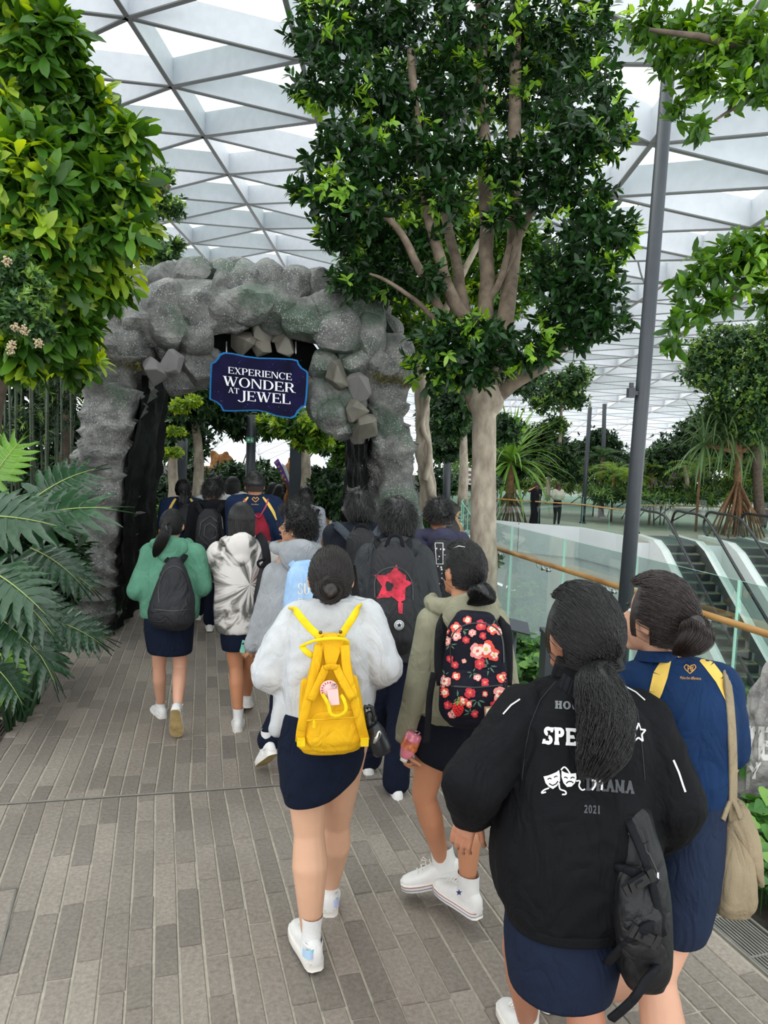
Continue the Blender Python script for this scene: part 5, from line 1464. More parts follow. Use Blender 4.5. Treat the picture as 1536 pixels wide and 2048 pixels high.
def z_loft(rows, n=28, power=2.3, sub=4):
    """rows (z, half width, half depth, y offset[, x offset])"""
    rings = []
    for r in smoothpath([tuple(q) + ((0,) if len(q) == 4 else ()) for q in rows], sub):
        z, hw, hd, yo, xo = r; ring = []
        for j in range(n):
            w = 2 * PI * j / n; ca, sa = math.cos(w), math.sin(w)
            ca = math.copysign(abs(ca) ** (2 / power), ca); sa = math.copysign(abs(sa) ** (2 / power), sa)
            ring.append(V((xo + hw * ca, yo + hd * sa, z)))
        rings.append(ring)
    return rings
def bvh_me(me, M4=None):
    vs = [(M4 @ v.co if M4 else v.co.copy()) for v in me.vertices]
    return BVHTree.FromPolygons(vs, [tuple(p.vertices) for p in me.polygons])
def hand_mesh(wrist, d, palm, side, curl=.5, s=1.0, vox=.0042, spread=.12):
    """wrist point, finger direction, palm normal, side +1 thumb on +x of (d x palm)"""
    d = V(d).normalized(); pn = V(palm); pn = (pn - d * pn.dot(d)).normalized(); x = d.cross(pn) * side
    mb = MB()
    def pt(a, b, c): return V(wrist) + (x * a + d * b + pn * c) * s
    for i, a in enumerate((-.027, -.010, .008, .024)):
        mb.cap(pt(a * .6, .0, 0), pt(a, .075 - abs(i - 1.6) * .004, 0), .017 * s, .012 * s, 10)
    mb.cap(pt(0, -.04, 0), pt(0, .01, 0), .024 * s, .022 * s, 12, flat=1.1)
    ln = (.058, .068, .075, .066)
    for i, a in enumerate((-.030, -.011, .009, .029)):
        base = pt(a, .078 - abs(i - 1.6) * .004, 0); ang = 0; p = base
        for k, f in enumerate((.45, .32, .25)):
            ang += curl * (.75 + .1 * i) * (1 if k else .7)
            q = p + (d * math.cos(ang) + pn * math.sin(ang) + x * (a * spread * 6 * (1 - .3 * k))).normalized() * ln[i] * f * s
            mb.cap(p, q, (.0088 - .0008 * k) * s, (.0080 - .0008 * k) * s, 9); p = q
    p = pt(.026, .018, .004)
    for k, (a, b, c) in enumerate(((.044, .045, .012), (.052, .070, .022), (.052, .090, .036 + .02 * curl))):
        q = pt(a, b, c * (1 + curl)); mb.cap(p, q, (.0125 - .0015 * k) * s, (.0108 - .0012 * k) * s, 9); p = q
    return remesh(mb, vox, 2, .4)
def shoe(parent, ankle, d, style='low', pitch=0.0, s=1.0, up=(0, 0, 1), sock=True, colour=None, sole=None, tread=None, label=None, sockh=.07):
    """shoe whose ankle joint is at ankle; d toe direction (horizontal), pitch>0 raises the heel"""
    d = V((d[0], d[1], 0)).normalized(); x = V((d.y, -d.x, 0)); z = V((0, 0, 1))
    R = Matrix((x, d, z)).transposed(); R = R @ Matrix.Rotation(-pitch, 3, 'X')
    def T(a, b, c): return V(ankle) + R @ V((a * s, b * s, c * s))
    low = style != 'high'
    sec = [(-.074, .012, .040), (-.064, .024, .058), (-.045, .029, .070), (-.01, .031, .072), (.03, .035, .060), (.065, .040, .044), (.10, .042, .034), (.135, .038, .027), (.158, .028, .022), (.170, .012, .014)]
    zb = -.085
    mb = MB(); rings = []
    for y, w, h in sec:
        ring = []
        for j in range(14):
            a = PI * j / 13; ca, sa = math.cos(a), math.sin(a)
            ring.append(T(math.copysign(abs(ca) ** .7, ca) * w, y, zb + .022 + max(0, sa) ** .6 * h * 1.0))
        rings.append(ring)
    mb.loft(rings, caps=True, cyc=True)
    if not low:
        rg = []
        for zz, w, l0, l1 in ((-.03, .036, -.062, .05), (.0, .036, -.055, .04), (.035, .037, -.05, .038), (.06, .039, -.05, .040)):
            rg.append([T(math.cos(a) * w, (l0 + l1) / 2 + math.sin(a) * (l1 - l0) / 2, zz) for a in [2 * PI * j / 16 for j in range(16)]])
        mb.loft(rg, caps=False)
    else:
        rg = []
        for zz, w, l0, l1 in ((-.035, .036, -.066, .055), (-.012, .036, -.068, .042), (-.004, .032, -.064, .034)):
            rg.append([T(math.cos(a) * w, (l0 + l1) / 2 + math.sin(a) * (l1 - l0) / 2, zz) for a in [2 * PI * j / 16 for j in range(16)]])
        mb.loft(rg, caps=False)
    o = obj('shoe', mb, colour or m_shoe, parent, smooth=40)
    if label: o['label'] = label
    sb = MB(); out = []
    for y, w, h in sec: out.append((w + .004, y))
    ol = [(w, y) for w, y in out] + [(-w, y) for w, y in reversed(out)]
    def ringz(zz, g=1.0): return [T(a * g, b + (.003 if g > 1 else 0), zz) for a, b in ol]
    sb.loft([ringz(zb), ringz(zb + .004, 1.03), ringz(zb + .027, 1.03), ringz(zb + .030, .97)])
    sb.m[-2] = 1
    obj('sole', sb, [sole or m_sole, tread or m_tread], o, smooth=40)
    if not low:
        st = MB(); st.loft([ringz(zb + .021, 1.05), ringz(zb + .0235, 1.05)], caps=False); obj('red_line', st, mat('shoe_red_line', '8c2436', .5, var=0), o)
        st = MB(); st.loft([ringz(zb + .009, 1.045), ringz(zb + .0115, 1.045)], caps=False); obj('blue_line', st, mat('shoe_blue_line', '2a3f86', .5, var=0), o)
    lc = MB()
    for k in range(4):
        y = .045 + k * .018; hz = zb + .022 + (.070 - k * .0085)
        lc.tube([T(-.018, y, hz - .002), T(0, y + .003, hz + .006), T(.018, y, hz - .002)], .0028, 5)
    obj('laces', lc, m_sole, o, kind='stuff')
    if sock:
        sk = MB(); rg = []
        for zz, w in ((-.05, .037), (-.01, .034), (.02, .033), (.02 + sockh * .6, .035), (.02 + sockh, .038)):
            rg.append([V(ankle) + V((math.cos(a) * w * s, math.sin(a) * w * 1.1 * s - .008, zz * s)) for a in [2 * PI * j / 16 for j in range(16)]])
        sk.loft(rg, caps=False); obj('sock', sk, m_sock, parent)
    return o

def hair_curves(name, parent, pts, rad, m):
    """pts (N, S, 3)"""
    N, S = pts.shape[:2]
    hc = bpy.data.hair_curves.new(name); hc.add_curves([S] * N)
    hc.points.foreach_set('position', pts.astype(np.float32).ravel())
    r = np.tile(np.linspace(1, .45, S), N) * rad
    hc.points.foreach_set('radius', r.astype(np.float32))
    hc.materials.append(m)
    o = bpy.data.objects.new(name, hc); SC.collection.objects.link(o); o.parent = parent; return o
SCALP = np.array([.084, .104, .116])
def make_hair(fig, style, m=None, n=900, rad=.0009, **kw):
    m = m or m_hair; k = fig.k; R = SCALP * k * kw.get('vol', 1.0); g = np.random.default_rng(abs(hash(style)) % 1000 if False else len(style) * 7 + int(fig.D * 10))
    Mh = fig.Mh; Mn = np.array(Mh)
    def X(p): p = np.asarray(p, float); return p @ Mn[:3, :3].T + Mn[:3, 3]
    short = style in ('short', 'fade', 'mop')
    def allowed(d, slack=0.0):
        x, y, z = d[:, 0], d[:, 1], d[:, 2]
        face = (y > .28 + .25 * (np.abs(x) < .95) * 0 - slack) & (z < .62 + slack)
        if style in ('bob', 'long'): face = (y > .45) & (z < .60)
        low = z < (-.52 if not short else -.35) - slack + .25 * np.clip(y, 0, 1)
        if style == 'fade': low = z < .12 - slack
        ear = (np.abs(x) > .80) & (np.abs(y) < .22) & (z < -.05) & (style not in ('bob', 'long'))
        return ~(face | low | ear)
    # cap mesh
    cap = MB(); rows, cols = 22, 34; ids = {}
    for i in range(rows + 1):
        th = PI * i / rows
        for j in range(cols):
            ph = 2 * PI * j / cols; d = np.array([[math.sin(th) * math.cos(ph), math.sin(th) * math.sin(ph), math.cos(th)]])
            w = 1 + .02 * noise.noise(V(d[0] * 5))
            if short: w *= 1 + kw.get('puff', .0) * max(0, d[0][2] + .2) * (1 + .5 * noise.noise(V(d[0] * 3)))
            ids[i, j] = (len(cap.v), d); cap.v.append(tuple(X(d[0] * R * w)))
    for i in range(rows):
        for j in range(cols):
            q = [ids[i, j], ids[i + 1, j], ids[i + 1, (j + 1) % cols], ids[i, (j + 1) % cols]]
            dm = sum(a[1] for a in q) / 4; dm = dm / np.linalg.norm(dm)
            if allowed(dm)[0]: cap.f.append(tuple(a[0] for a in q)); cap.m.append(0)
    if style == 'fade':
        fd = MB()
        for i in range(rows + 1):
            th = PI * i / rows
            for j in range(cols):
                ph = 2 * PI * j / cols; d = np.array([math.sin(th) * math.cos(ph), math.sin(th) * math.sin(ph), math.cos(th)]); fd.v.append(tuple(X(d * R * .955)))
        for i in range(rows):
            for j in range(cols):
                a, b = i * cols + j, i * cols + (j + 1) % cols; th = PI * (i + .5) / rows; ph = 2 * PI * (j + .5) / cols
                y, z = math.sin(th) * math.sin(ph), math.cos(th)
                if y < .3 and -.42 < z < .35 and not (abs(math.sin(th) * math.cos(ph)) > .8 and abs(y) < .2 and z < -.05): fd.f.append((a, a + cols, b + cols, b)); fd.m.append(0)
        obj('clipped_sides', fd, m_fade, fig.root)
    # strand roots
    d = g.normal(size=(n * 5, 3)); d /= np.linalg.norm(d, axis=1, keepdims=True); d = d[allowed(d, .05)][:n]; N = len(d)
    def slerp(a, b, t):
        q = a[:, None, :] * (1 - t)[None, :, None] + b[:, None, :] * t[None, :, None]
        return q / np.maximum(np.linalg.norm(q, axis=2, keepdims=True), 1e-6)
    tail = None
    if style in ('pony', 'bun'):
        T = np.array(kw['tie']); Td = T / R; Tn = Td / np.linalg.norm(Td)
        t = np.linspace(0, 1, 9); q = slerp(d, np.tile(Tn, (N, 1)), t)
        q = q * R * (1.015 + .03 * g.random((N, 1, 1)) - .02 * t[None, :, None])
        q += .0015 * g.normal(size=q.shape)
        pts = X(q.reshape(-1, 3)).reshape(N, 9, 3)
        hair = obj('hair', cap, m, fig.root)
        hair_curves('hair_strands', hair, pts, rad, m)
        if style == 'pony':
            # tail points given in the figure frame: (x, y, z, radius)
            tp = np.array(smoothpath([tuple(X(T)) + (kw.get('tr', .018),)] + kw['tail'], 5)); S = len(tp)
            mb = MB(); mb.tube([V(a[:3]) for a in tp], [max(.004, a[3] * .6) for a in tp], 14); obj('ponytail', mb, m, hair)
            M_ = kw.get('ntail', 500); a = g.random(M_) * 6.283; rr_ = np.sqrt(g.random(M_)) * .65 + .5
            off = np.stack([np.cos(a), np.sin(a) * .8, .35 * np.sin(a * 2)], 1)
            wv = kw.get('wave', 0)
            s = np.arange(S) / S
            fr_ = 1 - kw.get('ragged', .25) * g.random(M_) ** 1.5; ix = fr_[:, None] * np.linspace(0, S - 1, S)[None, :]; i0 = np.minimum(ix.astype(int), S - 2); fx = (ix - i0)[..., None]; tpi = tp[i0] * (1 - fx) + tp[i0 + 1] * fx
            q = tpi[..., :3] + off[:, None, :] * rr_[:, None, None] * tpi[..., 3:4]
            if wv: q += wv * np.sin(s[None, :, None] * 17 + np.round(g.random((M_, 1, 1)) * 5) * 1.2) * s[None, :, None] * np.array([1, .5, .3])
            q += .002 * g.normal(size=(M_, 1, 3)); hair_curves('tail_strands', hair, q, rad, m)
            tb = MB(); c = V(X(T)); dr_ = (V(tp[2][:3]) - c).normalized(); tb.tube([c - dr_ * .004, c + dr_ * .010], kw.get('tr', .018) * 1.15, 14); obj('hair_tie', tb, mat('black_hair_tie', '0a0a0b', .7), hair)
        else:
            c = V(X(T)); mb = MB(); a0 = V(kw.get('axis', (0, -1, .1)))
            for i in range(3):
                th = np.linspace(0, 2 * PI, 15); rad_b = kw.get('br', .036) * k
                e1 = a0.orthogonal().normalized(); e2 = a0.cross(e1).normalized()
                mb.tube([c + a0 * (.012 + .010 * i) + e1 * (math.cos(x + i) * rad_b * (.62 - .16 * i)) + e2 * (math.sin(x + i) * rad_b * (.62 - .16 * i)) + V((0, 0, .004 * math.sin(3 * x + i))) for x in th], [.018 - .002 * i] * 15, 9)
            mb.ell(c + a0 * .018, (.024, .024, .024))
            obj('bun', remesh(mb, .006, 2), m, hair)
            M_ = 300; q = []
            for i in range(M_):
                a_ = g.random() * 6.28; e1 = a0.orthogonal().normalized(); e2 = a0.cross(e1).normalized(); r_ = kw.get('br', .036) * k * (.75 + .4 * g.random()); h = g.random() * .045
                q.append([tuple(c + a0 * (h * math.sin(.4 + i2 * .3)) + (e1 * math.cos(a_ + i2 * .35) + e2 * math.sin(a_ + i2 * .35)) * r_ * (1 - .06 * i2)) for i2 in range(8)])
            hair_curves('bun_strands', hair, np.array(q), rad, m)
    elif style in ('bob', 'long'):
        ln = kw.get('length', .2) * k; crown = np.array([0.0, -.1, 1.0]); crown /= np.linalg.norm(crown)
        # straight hair: down the ellipsoid, then hanging
        S1 = 7; t = np.linspace(0, 1, S1); az = g.random(N) * 6.283
        az = np.where((np.abs(az - 1.571) < .75), az + 3.14 * (g.random(N) < .8), az)
        e = np.stack([np.cos(az), np.sin(az), -.02 * np.ones(N)], 1)
        q1 = slerp(np.tile(crown, (N, 1)) + .15 * g.normal(size=(N, 3)), e, t) * R * (1.02 + .05 * g.random((N, 1, 1)))
        last = q1[:, -1, :]; S2 = 7
        q2 = last[:, None, :] + np.array([0, 0, -1.0]) * (np.arange(1, S2 + 1) / S2)[None, :, None] * (ln * (.8 + .3 * g.random((N, 1, 1))))
        q2[:, :, :2] *= (1 - .05 * (np.arange(1, S2 + 1) / S2))[None, :, None]
        q2[:, :, 1] += -.015 * (np.arange(1, S2 + 1) / S2)[None, :]
        pts = X(np.concatenate([q1, q2], 1).reshape(-1, 3)).reshape(N, S1 + S2, 3)
        b = len(cap.v); rg = []
        for i in range(7):
            z = -.0 - ln * .95 * i / 6; f = 1.0 - .05 * i / 6 - (.25 if i == 6 else 0); ring = []
            for j in range(25):
                a = PI * .80 + (2 * PI - PI * .6) * (j / 24); ring.append(V(X((R[0] * f * math.cos(a - .0), R[1] * f * math.sin(a) - .012 * i / 6, z))))
            rg.append(ring)
        cap.loft(rg, caps=False, cyc=False)
        hair = obj('hair', cap, m, fig.root); hair_curves('hair_strands', hair, pts, rad, m)
    else:
        ln = kw.get('length', .05) * k; t = np.linspace(0, 1, 6)
        flow = np.array(kw.get('flow', (0, -.2, -1.0)))
        tang = flow[None, :] - d * (d @ flow)[:, None] + kw.get('mess', .16) * g.normal(size=d.shape)
        tang /= np.linalg.norm(tang, axis=1, keepdims=True)
        lift = kw.get('lift', .25) * (.5 + g.random((N, 1, 1)))
        base = d * R * .97
        q = base[:, None, :] + tang[:, None, :] * (ln * t)[None, :, None] * (.6 + .7 * g.random((N, 1, 1))) + d[:, None, :] * (ln * lift * np.sin(t * 2.2)[None, :, None])
        if kw.get('curl'): q += kw['curl'] * np.sin(t[None, :, None] * 9 + g.random((N, 1, 3)) * 6.28) * t[None, :, None]
        # keep outside the skull
        e = q / R; l = np.linalg.norm(e, axis=2, keepdims=True); q = np.where(l < 1.0, q / l * (1.0 + .02 * g.random(l.shape)), q)
        pts = X(q.reshape(-1, 3)).reshape(N, 6, 3)
        hair = obj('hair', cap, m, fig.root); hair_curves('hair_strands', hair, pts, rad, m)
    return hair

class Person:
    def __init__(s, label, u, v, D, h=14, yaw=0, nod=0, tone='c89a7c', build=1.0, group=None, H=None, z0=0.0, tilt=0):
        top = P(u, v, D); s.D = D; s.H = H or (top.z - z0); s.k = s.H / 1.62; k = s.k
        s.root = thing('person', label, 'person', (top.x, top.y, z0), math.radians(h), group)
        s.fr = Fr((top.x, top.y, z0), h); s.tone = tone; s.skin = skin(tone); s.b = build
        s.Mh = Matrix.Translation(V((0, 0, s.H - .135 * k))) @ Matrix.Rotation(math.radians(yaw), 4, 'Z') @ Matrix.Rotation(math.radians(-nod), 4, 'X') @ Matrix.Rotation(math.radians(tilt), 4, 'Y')
        s.vox = min(max(.0075, D * .0022), .03)
        s.J = dict(nk=V((0, -.02, 1.36 * k)), sL=V((-.165 * k, 0, 1.315 * k)), sR=V((.165 * k, 0, 1.315 * k)), eL=V((-.215 * k, -.03, 1.05 * k)), eR=V((.215 * k, -.03, 1.05 * k)),
                   wL=V((-.22 * k, .07, .84 * k)), wR=V((.22 * k, .07, .84 * k)), hL=V((-.085 * k, 0, .86 * k)), hR=V((.085 * k, 0, .86 * k)),
                   kL=V((-.085 * k, .05, .46 * k)), kR=V((.085 * k, .05, .46 * k)), aL=V((-.08 * k, 0, .087)), aR=V((.08 * k, 0, .087)))
    def L(s, u, v, dd=0): return s.fr.L(u, v, s.D + dd)
    def j(s, **kw):
        for a, q in kw.items(): s.J[a] = s.L(*q) if isinstance(q, tuple) else q
        return s
    def walk(s, side=1, f=.24, b=.22):
        """side 1: left foot forward"""
        k = s.k; A, B = ('L', 'R') if side == 1 else ('R', 'L'); sg = -1 if A == 'L' else 1
        s.J['k' + A] = V((sg * .085 * k, .20, .48 * k)); s.J['a' + A] = V((sg * .08 * k, f, .09))
        s.J['k' + B] = V((-sg * .085 * k, .04, .45 * k)); s.J['a' + B] = V((-sg * .08 * k, -b, .15)); s.back = B; return s
    def body(s, face=True, hands=True, legs=True, curlL=.45, curlR=.45, palmL=(1, 0, 0), palmR=(-1, 0, 0), hvox=None, feet=False, dirL=None, dirR=None, neck=1.0, calf=1.0):
        k = s.k; J = s.J; mb = MB(); Mh = s.Mh; R3 = Mh.to_3x3()
        X = lambda x, y, z: Mh @ V((x * k, y * k, z * k))
        mb.ell(X(0, -.012, .015), (.075 * k, .092 * k, .098 * k), R3); mb.ell(X(0, .035, -.045), (.056 * k, .058 * k, .068 * k), R3)
        mb.cap(X(0, .088, .0), X(0, .108, -.028), .008 * k, .013 * k, 8); mb.ell(X(0, .07, -.095), (.03 * k, .02 * k, .02 * k), R3)
        mb.ell(X(0, .085, -.062), (.024 * k, .014 * k, .012 * k), R3)
        for e in (-1, 1): mb.ell(X(e * .081, -.005, -.015), (.010 * k, .021 * k, .032 * k), R3)
        mb.cap(J['nk'] - V((0, 0, .05)), X(0, -.02, -.06), .056 * k * neck, .050 * k * neck)
        mb.ell(V((0, 0, 1.2 * k)), (.13 * k, .08 * k, .17 * k)); mb.ell(V((0, 0, .93 * k)), (.13 * k, .09 * k, .15 * k)); mb.cap(V((0, 0, .95 * k)), V((0, 0, 1.2 * k)), .09 * k, .09 * k)
        for e in 'LR':
            sh, el, wr = J['s' + e], J['e' + e], J['w' + e]
            mb.cap(J['nk'] - V((0, 0, .07 * k)), sh, .05 * k, .05 * k)
            mb.cap(sh, el, .045 * k * s.b, .035 * k * s.b); mb.cap(el, wr, .036 * k * s.b, .023 * k)
            if legs:
                hp, kn, an = J['h' + e], J['k' + e], J['a' + e]
                mb.cap(hp, kn, .082 * k * s.b, .055 * k * s.b); c = kn.lerp(an, .33) + V((0, -.012, 0))
                mb.cap(kn, c, .052 * k * s.b, .056 * k * s.b * calf); mb.cap(c, an, .055 * k * s.b * calf, .033 * k * s.b)
                if feet: mb.cap(an, an + V((0, .12, -.06)), .035, .025)
        me = remesh(mb, s.vox, 3)
        ms = [me]
        if hands:
            hv = hvox or max(.004, s.D * .0012)
            for e, c, pm, dr in (('L', curlL, palmL, dirL), ('R', curlR, palmR, dirR)):
                d = dr or (J['w' + e] - J['e' + e]); ms.append(hand_mesh(J['w' + e], d, pm, 1 if e == 'L' else -1, c, k * .9, hv))
        out = join_meshes(ms) if len(ms) > 1 else me
        obj('body', out, s.skin, s.root)
        if face:
            for e in (-1, 1):
                eb = MB(); eb.ell(X(e * .030, .066, .008), (.014 * k, .010 * k, .008 * k), R3, 10, 6); o = obj('eye', eb, m_eye, s.root)
                ib = MB(); ib.ell(X(e * .030, .0745, .008), (.0065 * k, .003 * k, .0065 * k), R3, 8, 5); obj('iris', ib, m_iris, o)
                br = MB(); br.tube([X(e * .014, .083, .026), X(e * .032, .079, .031), X(e * .048, .069, .027)], .0035 * k, 6); obj('eyebrow', br, m_hair, s.root)
            mo = MB(); mo.tube([X(-.022, .096, -.060), X(0, .101, -.059), X(.022, .096, -.060)], [.003 * k, .0055 * k, .003 * k], 6); obj('mouth', mo, m_lip, s.root)
    def top(s, m, rows=None, zrows=None, r=(.075, .062, .050), name='top', sleeves=True, amp=.006, freq=7, short=0, cuff=True, extra=None, power=2.3, hemz=None, shoulders=True, cuffm=None, wrL=True, wrR=True, rL=None, rR=None, sm=3):
        k = s.k; J = s.J; mb = MB()
        if rows: mb.loft(rows_loft(s.fr, rows, s.D, power=power))
        else:
            zr = zrows or [(.84, .195, .135, 0), (.90, .200, .14, 0), (1.05, .195, .135, -.005), (1.2, .20, .13, -.01), (1.29, .185, .11, -.01), (1.35, .12, .085, -.01), (1.40, .062, .062, -.01)]
            mb.loft(z_loft([(z * k, a * s.b * k, b * s.b * k, c) for z, a, b, c in zr], power=power))
        if sleeves:
            for e in 'LR':
                r_ = (rL if e == 'L' else rR) or r
                sh, el, wr = J['s' + e], J['e' + e], J['w' + e]
                if shoulders: mb.cap(V((sh.x * .35, sh.y, sh.z + .03)), sh, r_[0] * .85 * k, r_[0] * k)
                if short: mb.cap(sh, sh.lerp(el, short), r_[0] * k, r_[1] * k)
                else:
                    mb.cap(sh, el, r_[0] * k, r_[1] * k); w2 = el.lerp(wr, .90); mb.cap(el, w2, r_[1] * k, r_[2] * k)
        if extra: extra(mb)
        me = remesh(mb, s.vox, sm); crumple(me, amp, freq, seed=s.D * 3.1)
        o = obj(name, me, m, s.root); s.topo = o; s.bvh = bvh_me(me)
        if cuff and sleeves and not short:
            for e in 'LR':
                r_ = (rL if e == 'L' else rR) or r
                el, wr = J['e' + e], J['w' + e]; a, b = el.lerp(wr, .88), el.lerp(wr, 1.04)
                cb = MB(); cb.tube([a, a.lerp(b, .1), a.lerp(b, .9), b], [r_[2] * .85 * k, r_[2] * 1.0 * k, r_[2] * .92 * k, r_[2] * .75 * k], 16); obj('cuff', cb, cuffm or m, s.root)
        return o
    def skirt(s, m, rows=None, zrows=None, name='skirt', amp=.006):
        k = s.k; mb = MB()
        if rows: rg = rows_loft(s.fr, rows, s.D, 40, 2.2, 6)
        else: rg = z_loft([(z * k, a * k * s.b, b * k * s.b, c) for z, a, b, c in (zrows or [(.47, .18, .13, .02), (.6, .19, .135, .01), (.8, .185, .13, 0), (.95, .15, .11, 0)])], 40, 2.2, 6)
        # inner wall so the hem has an edge
        c0 = sum(rg[0], V()) / len(rg[0]); inner = [[c0.lerp(p, .95) + V((0, 0, dz)) for p in rg[0]] for dz in (.0, .12)]
        mb.loft([inner[1], inner[0]] + rg, caps=True)
        me = mb.mesh(name); crumple(me, amp, 6, s.D); o = obj(name, me, m, s.root); s.skbvh = bvh_me(me); return o
    def trousers(s, m, r=(.10, .075, .062), name='trousers', flare=1.0):
        k = s.k; J = s.J; mb = MB(); mb.ell(V((0, 0, .93 * k)), (.155 * k * s.b, .115 * k * s.b, .13 * k))
        for e in 'LR':
            hp, kn, an = J['h' + e], J['k' + e], J['a' + e]; mb.cap(hp, kn, r[0] * k * s.b, r[1] * k * s.b); mb.cap(kn, an + (kn - an).normalized() * .03, r[1] * k, r[2] * k * flare)
        me = remesh(mb, s.vox, 3); crumple(me, .007, 6, s.D); return obj(name, me, m, s.root)
    def shoes(s, style='low', dL=(0, 1), dR=(0, 1), pL=0.0, pR=0.0, sc=None, **kw):
        for e, d, p in (('L', dL, pL), ('R', dR, pR)):
            shoe(s.root, s.J['a' + e], d, style, p, sc or s.k, **kw)
    def hood(s, m, w=.125, z=1.37, drop=.12, back=-.10, r=.042, name='hood', fill=True):
        k = s.k; mb = MB(); pts = []
        for a in np.linspace(-.55, PI + .55, 15):
            pts.append(V((math.cos(a) * w * k, -.005 - math.sin(a) * .115 * k + .015, z * k - .035 * abs(math.cos(a)) ** 2 - .02 * max(0, math.sin(a)))))
        for i, (a, b) in enumerate(zip(pts[:-1], pts[1:])): f = .55 + .45 * math.sin(PI * (i + .5) / 14); mb.cap(a, b, r * k * f, r * k * f, 10)
        mb.ell(V((0, back * k - .03, (z - drop * .45) * k)), (w * .95 * k, .055 * k, drop * .75 * k)); mb.ell(V((0, back * k - .045, (z - drop * .9) * k)), (w * .6 * k, .045 * k, drop * .4 * k))
        me = remesh(mb, s.vox, 4); crumple(me, .007, 11, s.D + 2); return obj(name, me, m, s.root)
    def collar(s, m, r=.062, h=.035, z=1.385, name='collar', yo=-.015):
        k = s.k; mb = MB(); rg = []
        for dz, f in ((0, 1.15), (h * .5, 1.05), (h, .98), (h, .88), (h * .3, .9)): rg.append([V((math.cos(a) * r * f * k, yo + math.sin(a) * r * f * 1.05 * k, (z + dz) * k + .012 * math.sin(a) * -1)) for a in [2 * PI * j / 24 for j in range(24)]])
        mb.loft(rg, caps=False); return obj(name, mb, m, s.root)
    def print_on(s, name, polys, m, ml=8, lift=.0025, bvh=None, parent=None, kind=None, fr=None):
        """flat print given in photo pixels, laid on the garment"""
        tr = []
        for p in polys: tr += tess(p, ml)
        q = drape_tris(tr, bvh or s.bvh, (fr or s.fr).ray(), lift)
        if q.f: return obj(name, q, m, parent or s.topo, smooth=False, kind=kind)

def text_px(txt, style, x0, y0, x1, y1, h, gap=.08):
    ps, w = word(txt, style, gap)
    return [[(x0 + X * (x1 - x0) / w, y0 + X * (y1 - y0) / w - Y * h) for X, Y in p] for p in ps]
def line_px(pts, w):
    out = []
    for i, (a, b) in enumerate(zip(pts[:-1], pts[1:])):
        dx, dy = b[0] - a[0], b[1] - a[1]; l = math.hypot(dx, dy) or 1; nx, ny = -dy / l, dx / l
        wa = w[i] if isinstance(w, list) else w; wb = w[i + 1] if isinstance(w, list) else w
        out.append([(a[0] + nx * wa / 2, a[1] + ny * wa / 2), (b[0] + nx * wb / 2, b[1] + ny * wb / 2), (b[0] - nx * wb / 2, b[1] - ny * wb / 2), (a[0] - nx * wa / 2, a[1] - ny * wa / 2)])
    return out
def disc_px(x, y, rx, ry=None, n=14, a0=0, a1=2 * PI):
    ry = ry or rx
    return [(x + rx * math.cos(a0 + (a1 - a0) * i / n), y + ry * math.sin(a0 + (a1 - a0) * i / n)) for i in range(n)]
def fan(poly):
    cx_, cy_ = sum(p[0] for p in poly) / len(poly), sum(p[1] for p in poly) / len(poly)
    return [[(cx_, cy_), poly[i], poly[(i + 1) % len(poly)]] for i in range(len(poly))]
def blobpoly(x, y, r, seed, n=14, rough=.35, sy=1.0):
    return fan([(x + r * (1 + rough * noise.noise(V((math.cos(a) * 1.5 + seed, math.sin(a) * 1.5, seed * .7)))) * math.cos(a), y + sy * r * (1 + rough * noise.noise(V((math.cos(a) * 1.5 + seed, math.sin(a) * 1.5, seed * .7)))) * math.sin(a)) for a in [2 * PI * i / n for i in range(n)]])
def star_px(x, y, r, q=.42, rot=0):
    return fan([(x + (r if i % 2 == 0 else r * q) * math.sin(PI * i / 5 + rot), y - (r if i % 2 == 0 else r * q) * math.cos(PI * i / 5 + rot)) for i in range(10)])

class Bag:
    """a bag of its own, hanging at depth D; rows as in rows_loft"""
    def __init__(s, name, label, cat, u, v, D, h=14, group=None):
        p = P(u, v, D); s.root = thing(name, label, cat, p, math.radians(h), group); s.fr = Fr(p, h); s.D = D
    def L(s, u, v, dd=0): return s.fr.L(u, v, s.D + dd)
    def shell(s, name, rows, m, dd=0, power=3.2, parent=None, amp=.003, n=36, freq=9, keep=True, smooth=True):
        rg = rows_loft(s.fr, rows, s.D + dd, n, power, 5); mb = MB()
        # rounded ends
        for end in (0, -1):
            c = sum(rg[end], V()) / len(rg[end]); nb = rg[1] if end == 0 else rg[-2]; c2 = sum(nb, V()) / len(nb); ax = (c - c2); ax = ax.normalized() if ax.length > 1e-6 else V((0, 0, 1))
            ex = [[c.lerp(p, f) + ax * g_ for p in rg[end]] for f, g_ in ((.93, .010), (.78, .018), (.4, .022))]
            if end == 0: rg = list(reversed(ex)) + rg
            else: rg = rg + ex
        mb.loft(rg); me = mb.mesh(name)
        if amp: crumple(me, amp, freq, s.D)
        o = obj(name, me, m, parent or s.root, smooth=smooth)
        if keep: s.bvh = bvh_me(me); s.main = o
        return o
    def strap(s, name, pts, w, m, th=.006, parent=None, face=(0, -1, 0)):
        """flat strap through (u, v, dd) points; w half width"""
        ps = smoothpath([tuple(s.L(*q)) for q in pts], 4); mb = MB()
        mb.tube([V(p) for p in ps], [w] * len(ps), 10, flat=th / w, ref=face, power=4); return obj(name, mb, m, parent or s.root)
    def print_on(s, name, polys, m, ml=8, lift=.0025, bvh=None, parent=None, kind=None):
        tr = []
        for p in polys: tr += tess(p, ml)
        q = drape_tris(tr, bvh or s.bvh, s.fr.ray(), lift)
        if q.f: return obj(name, q, m, parent or s.main, smooth=False, kind=kind)

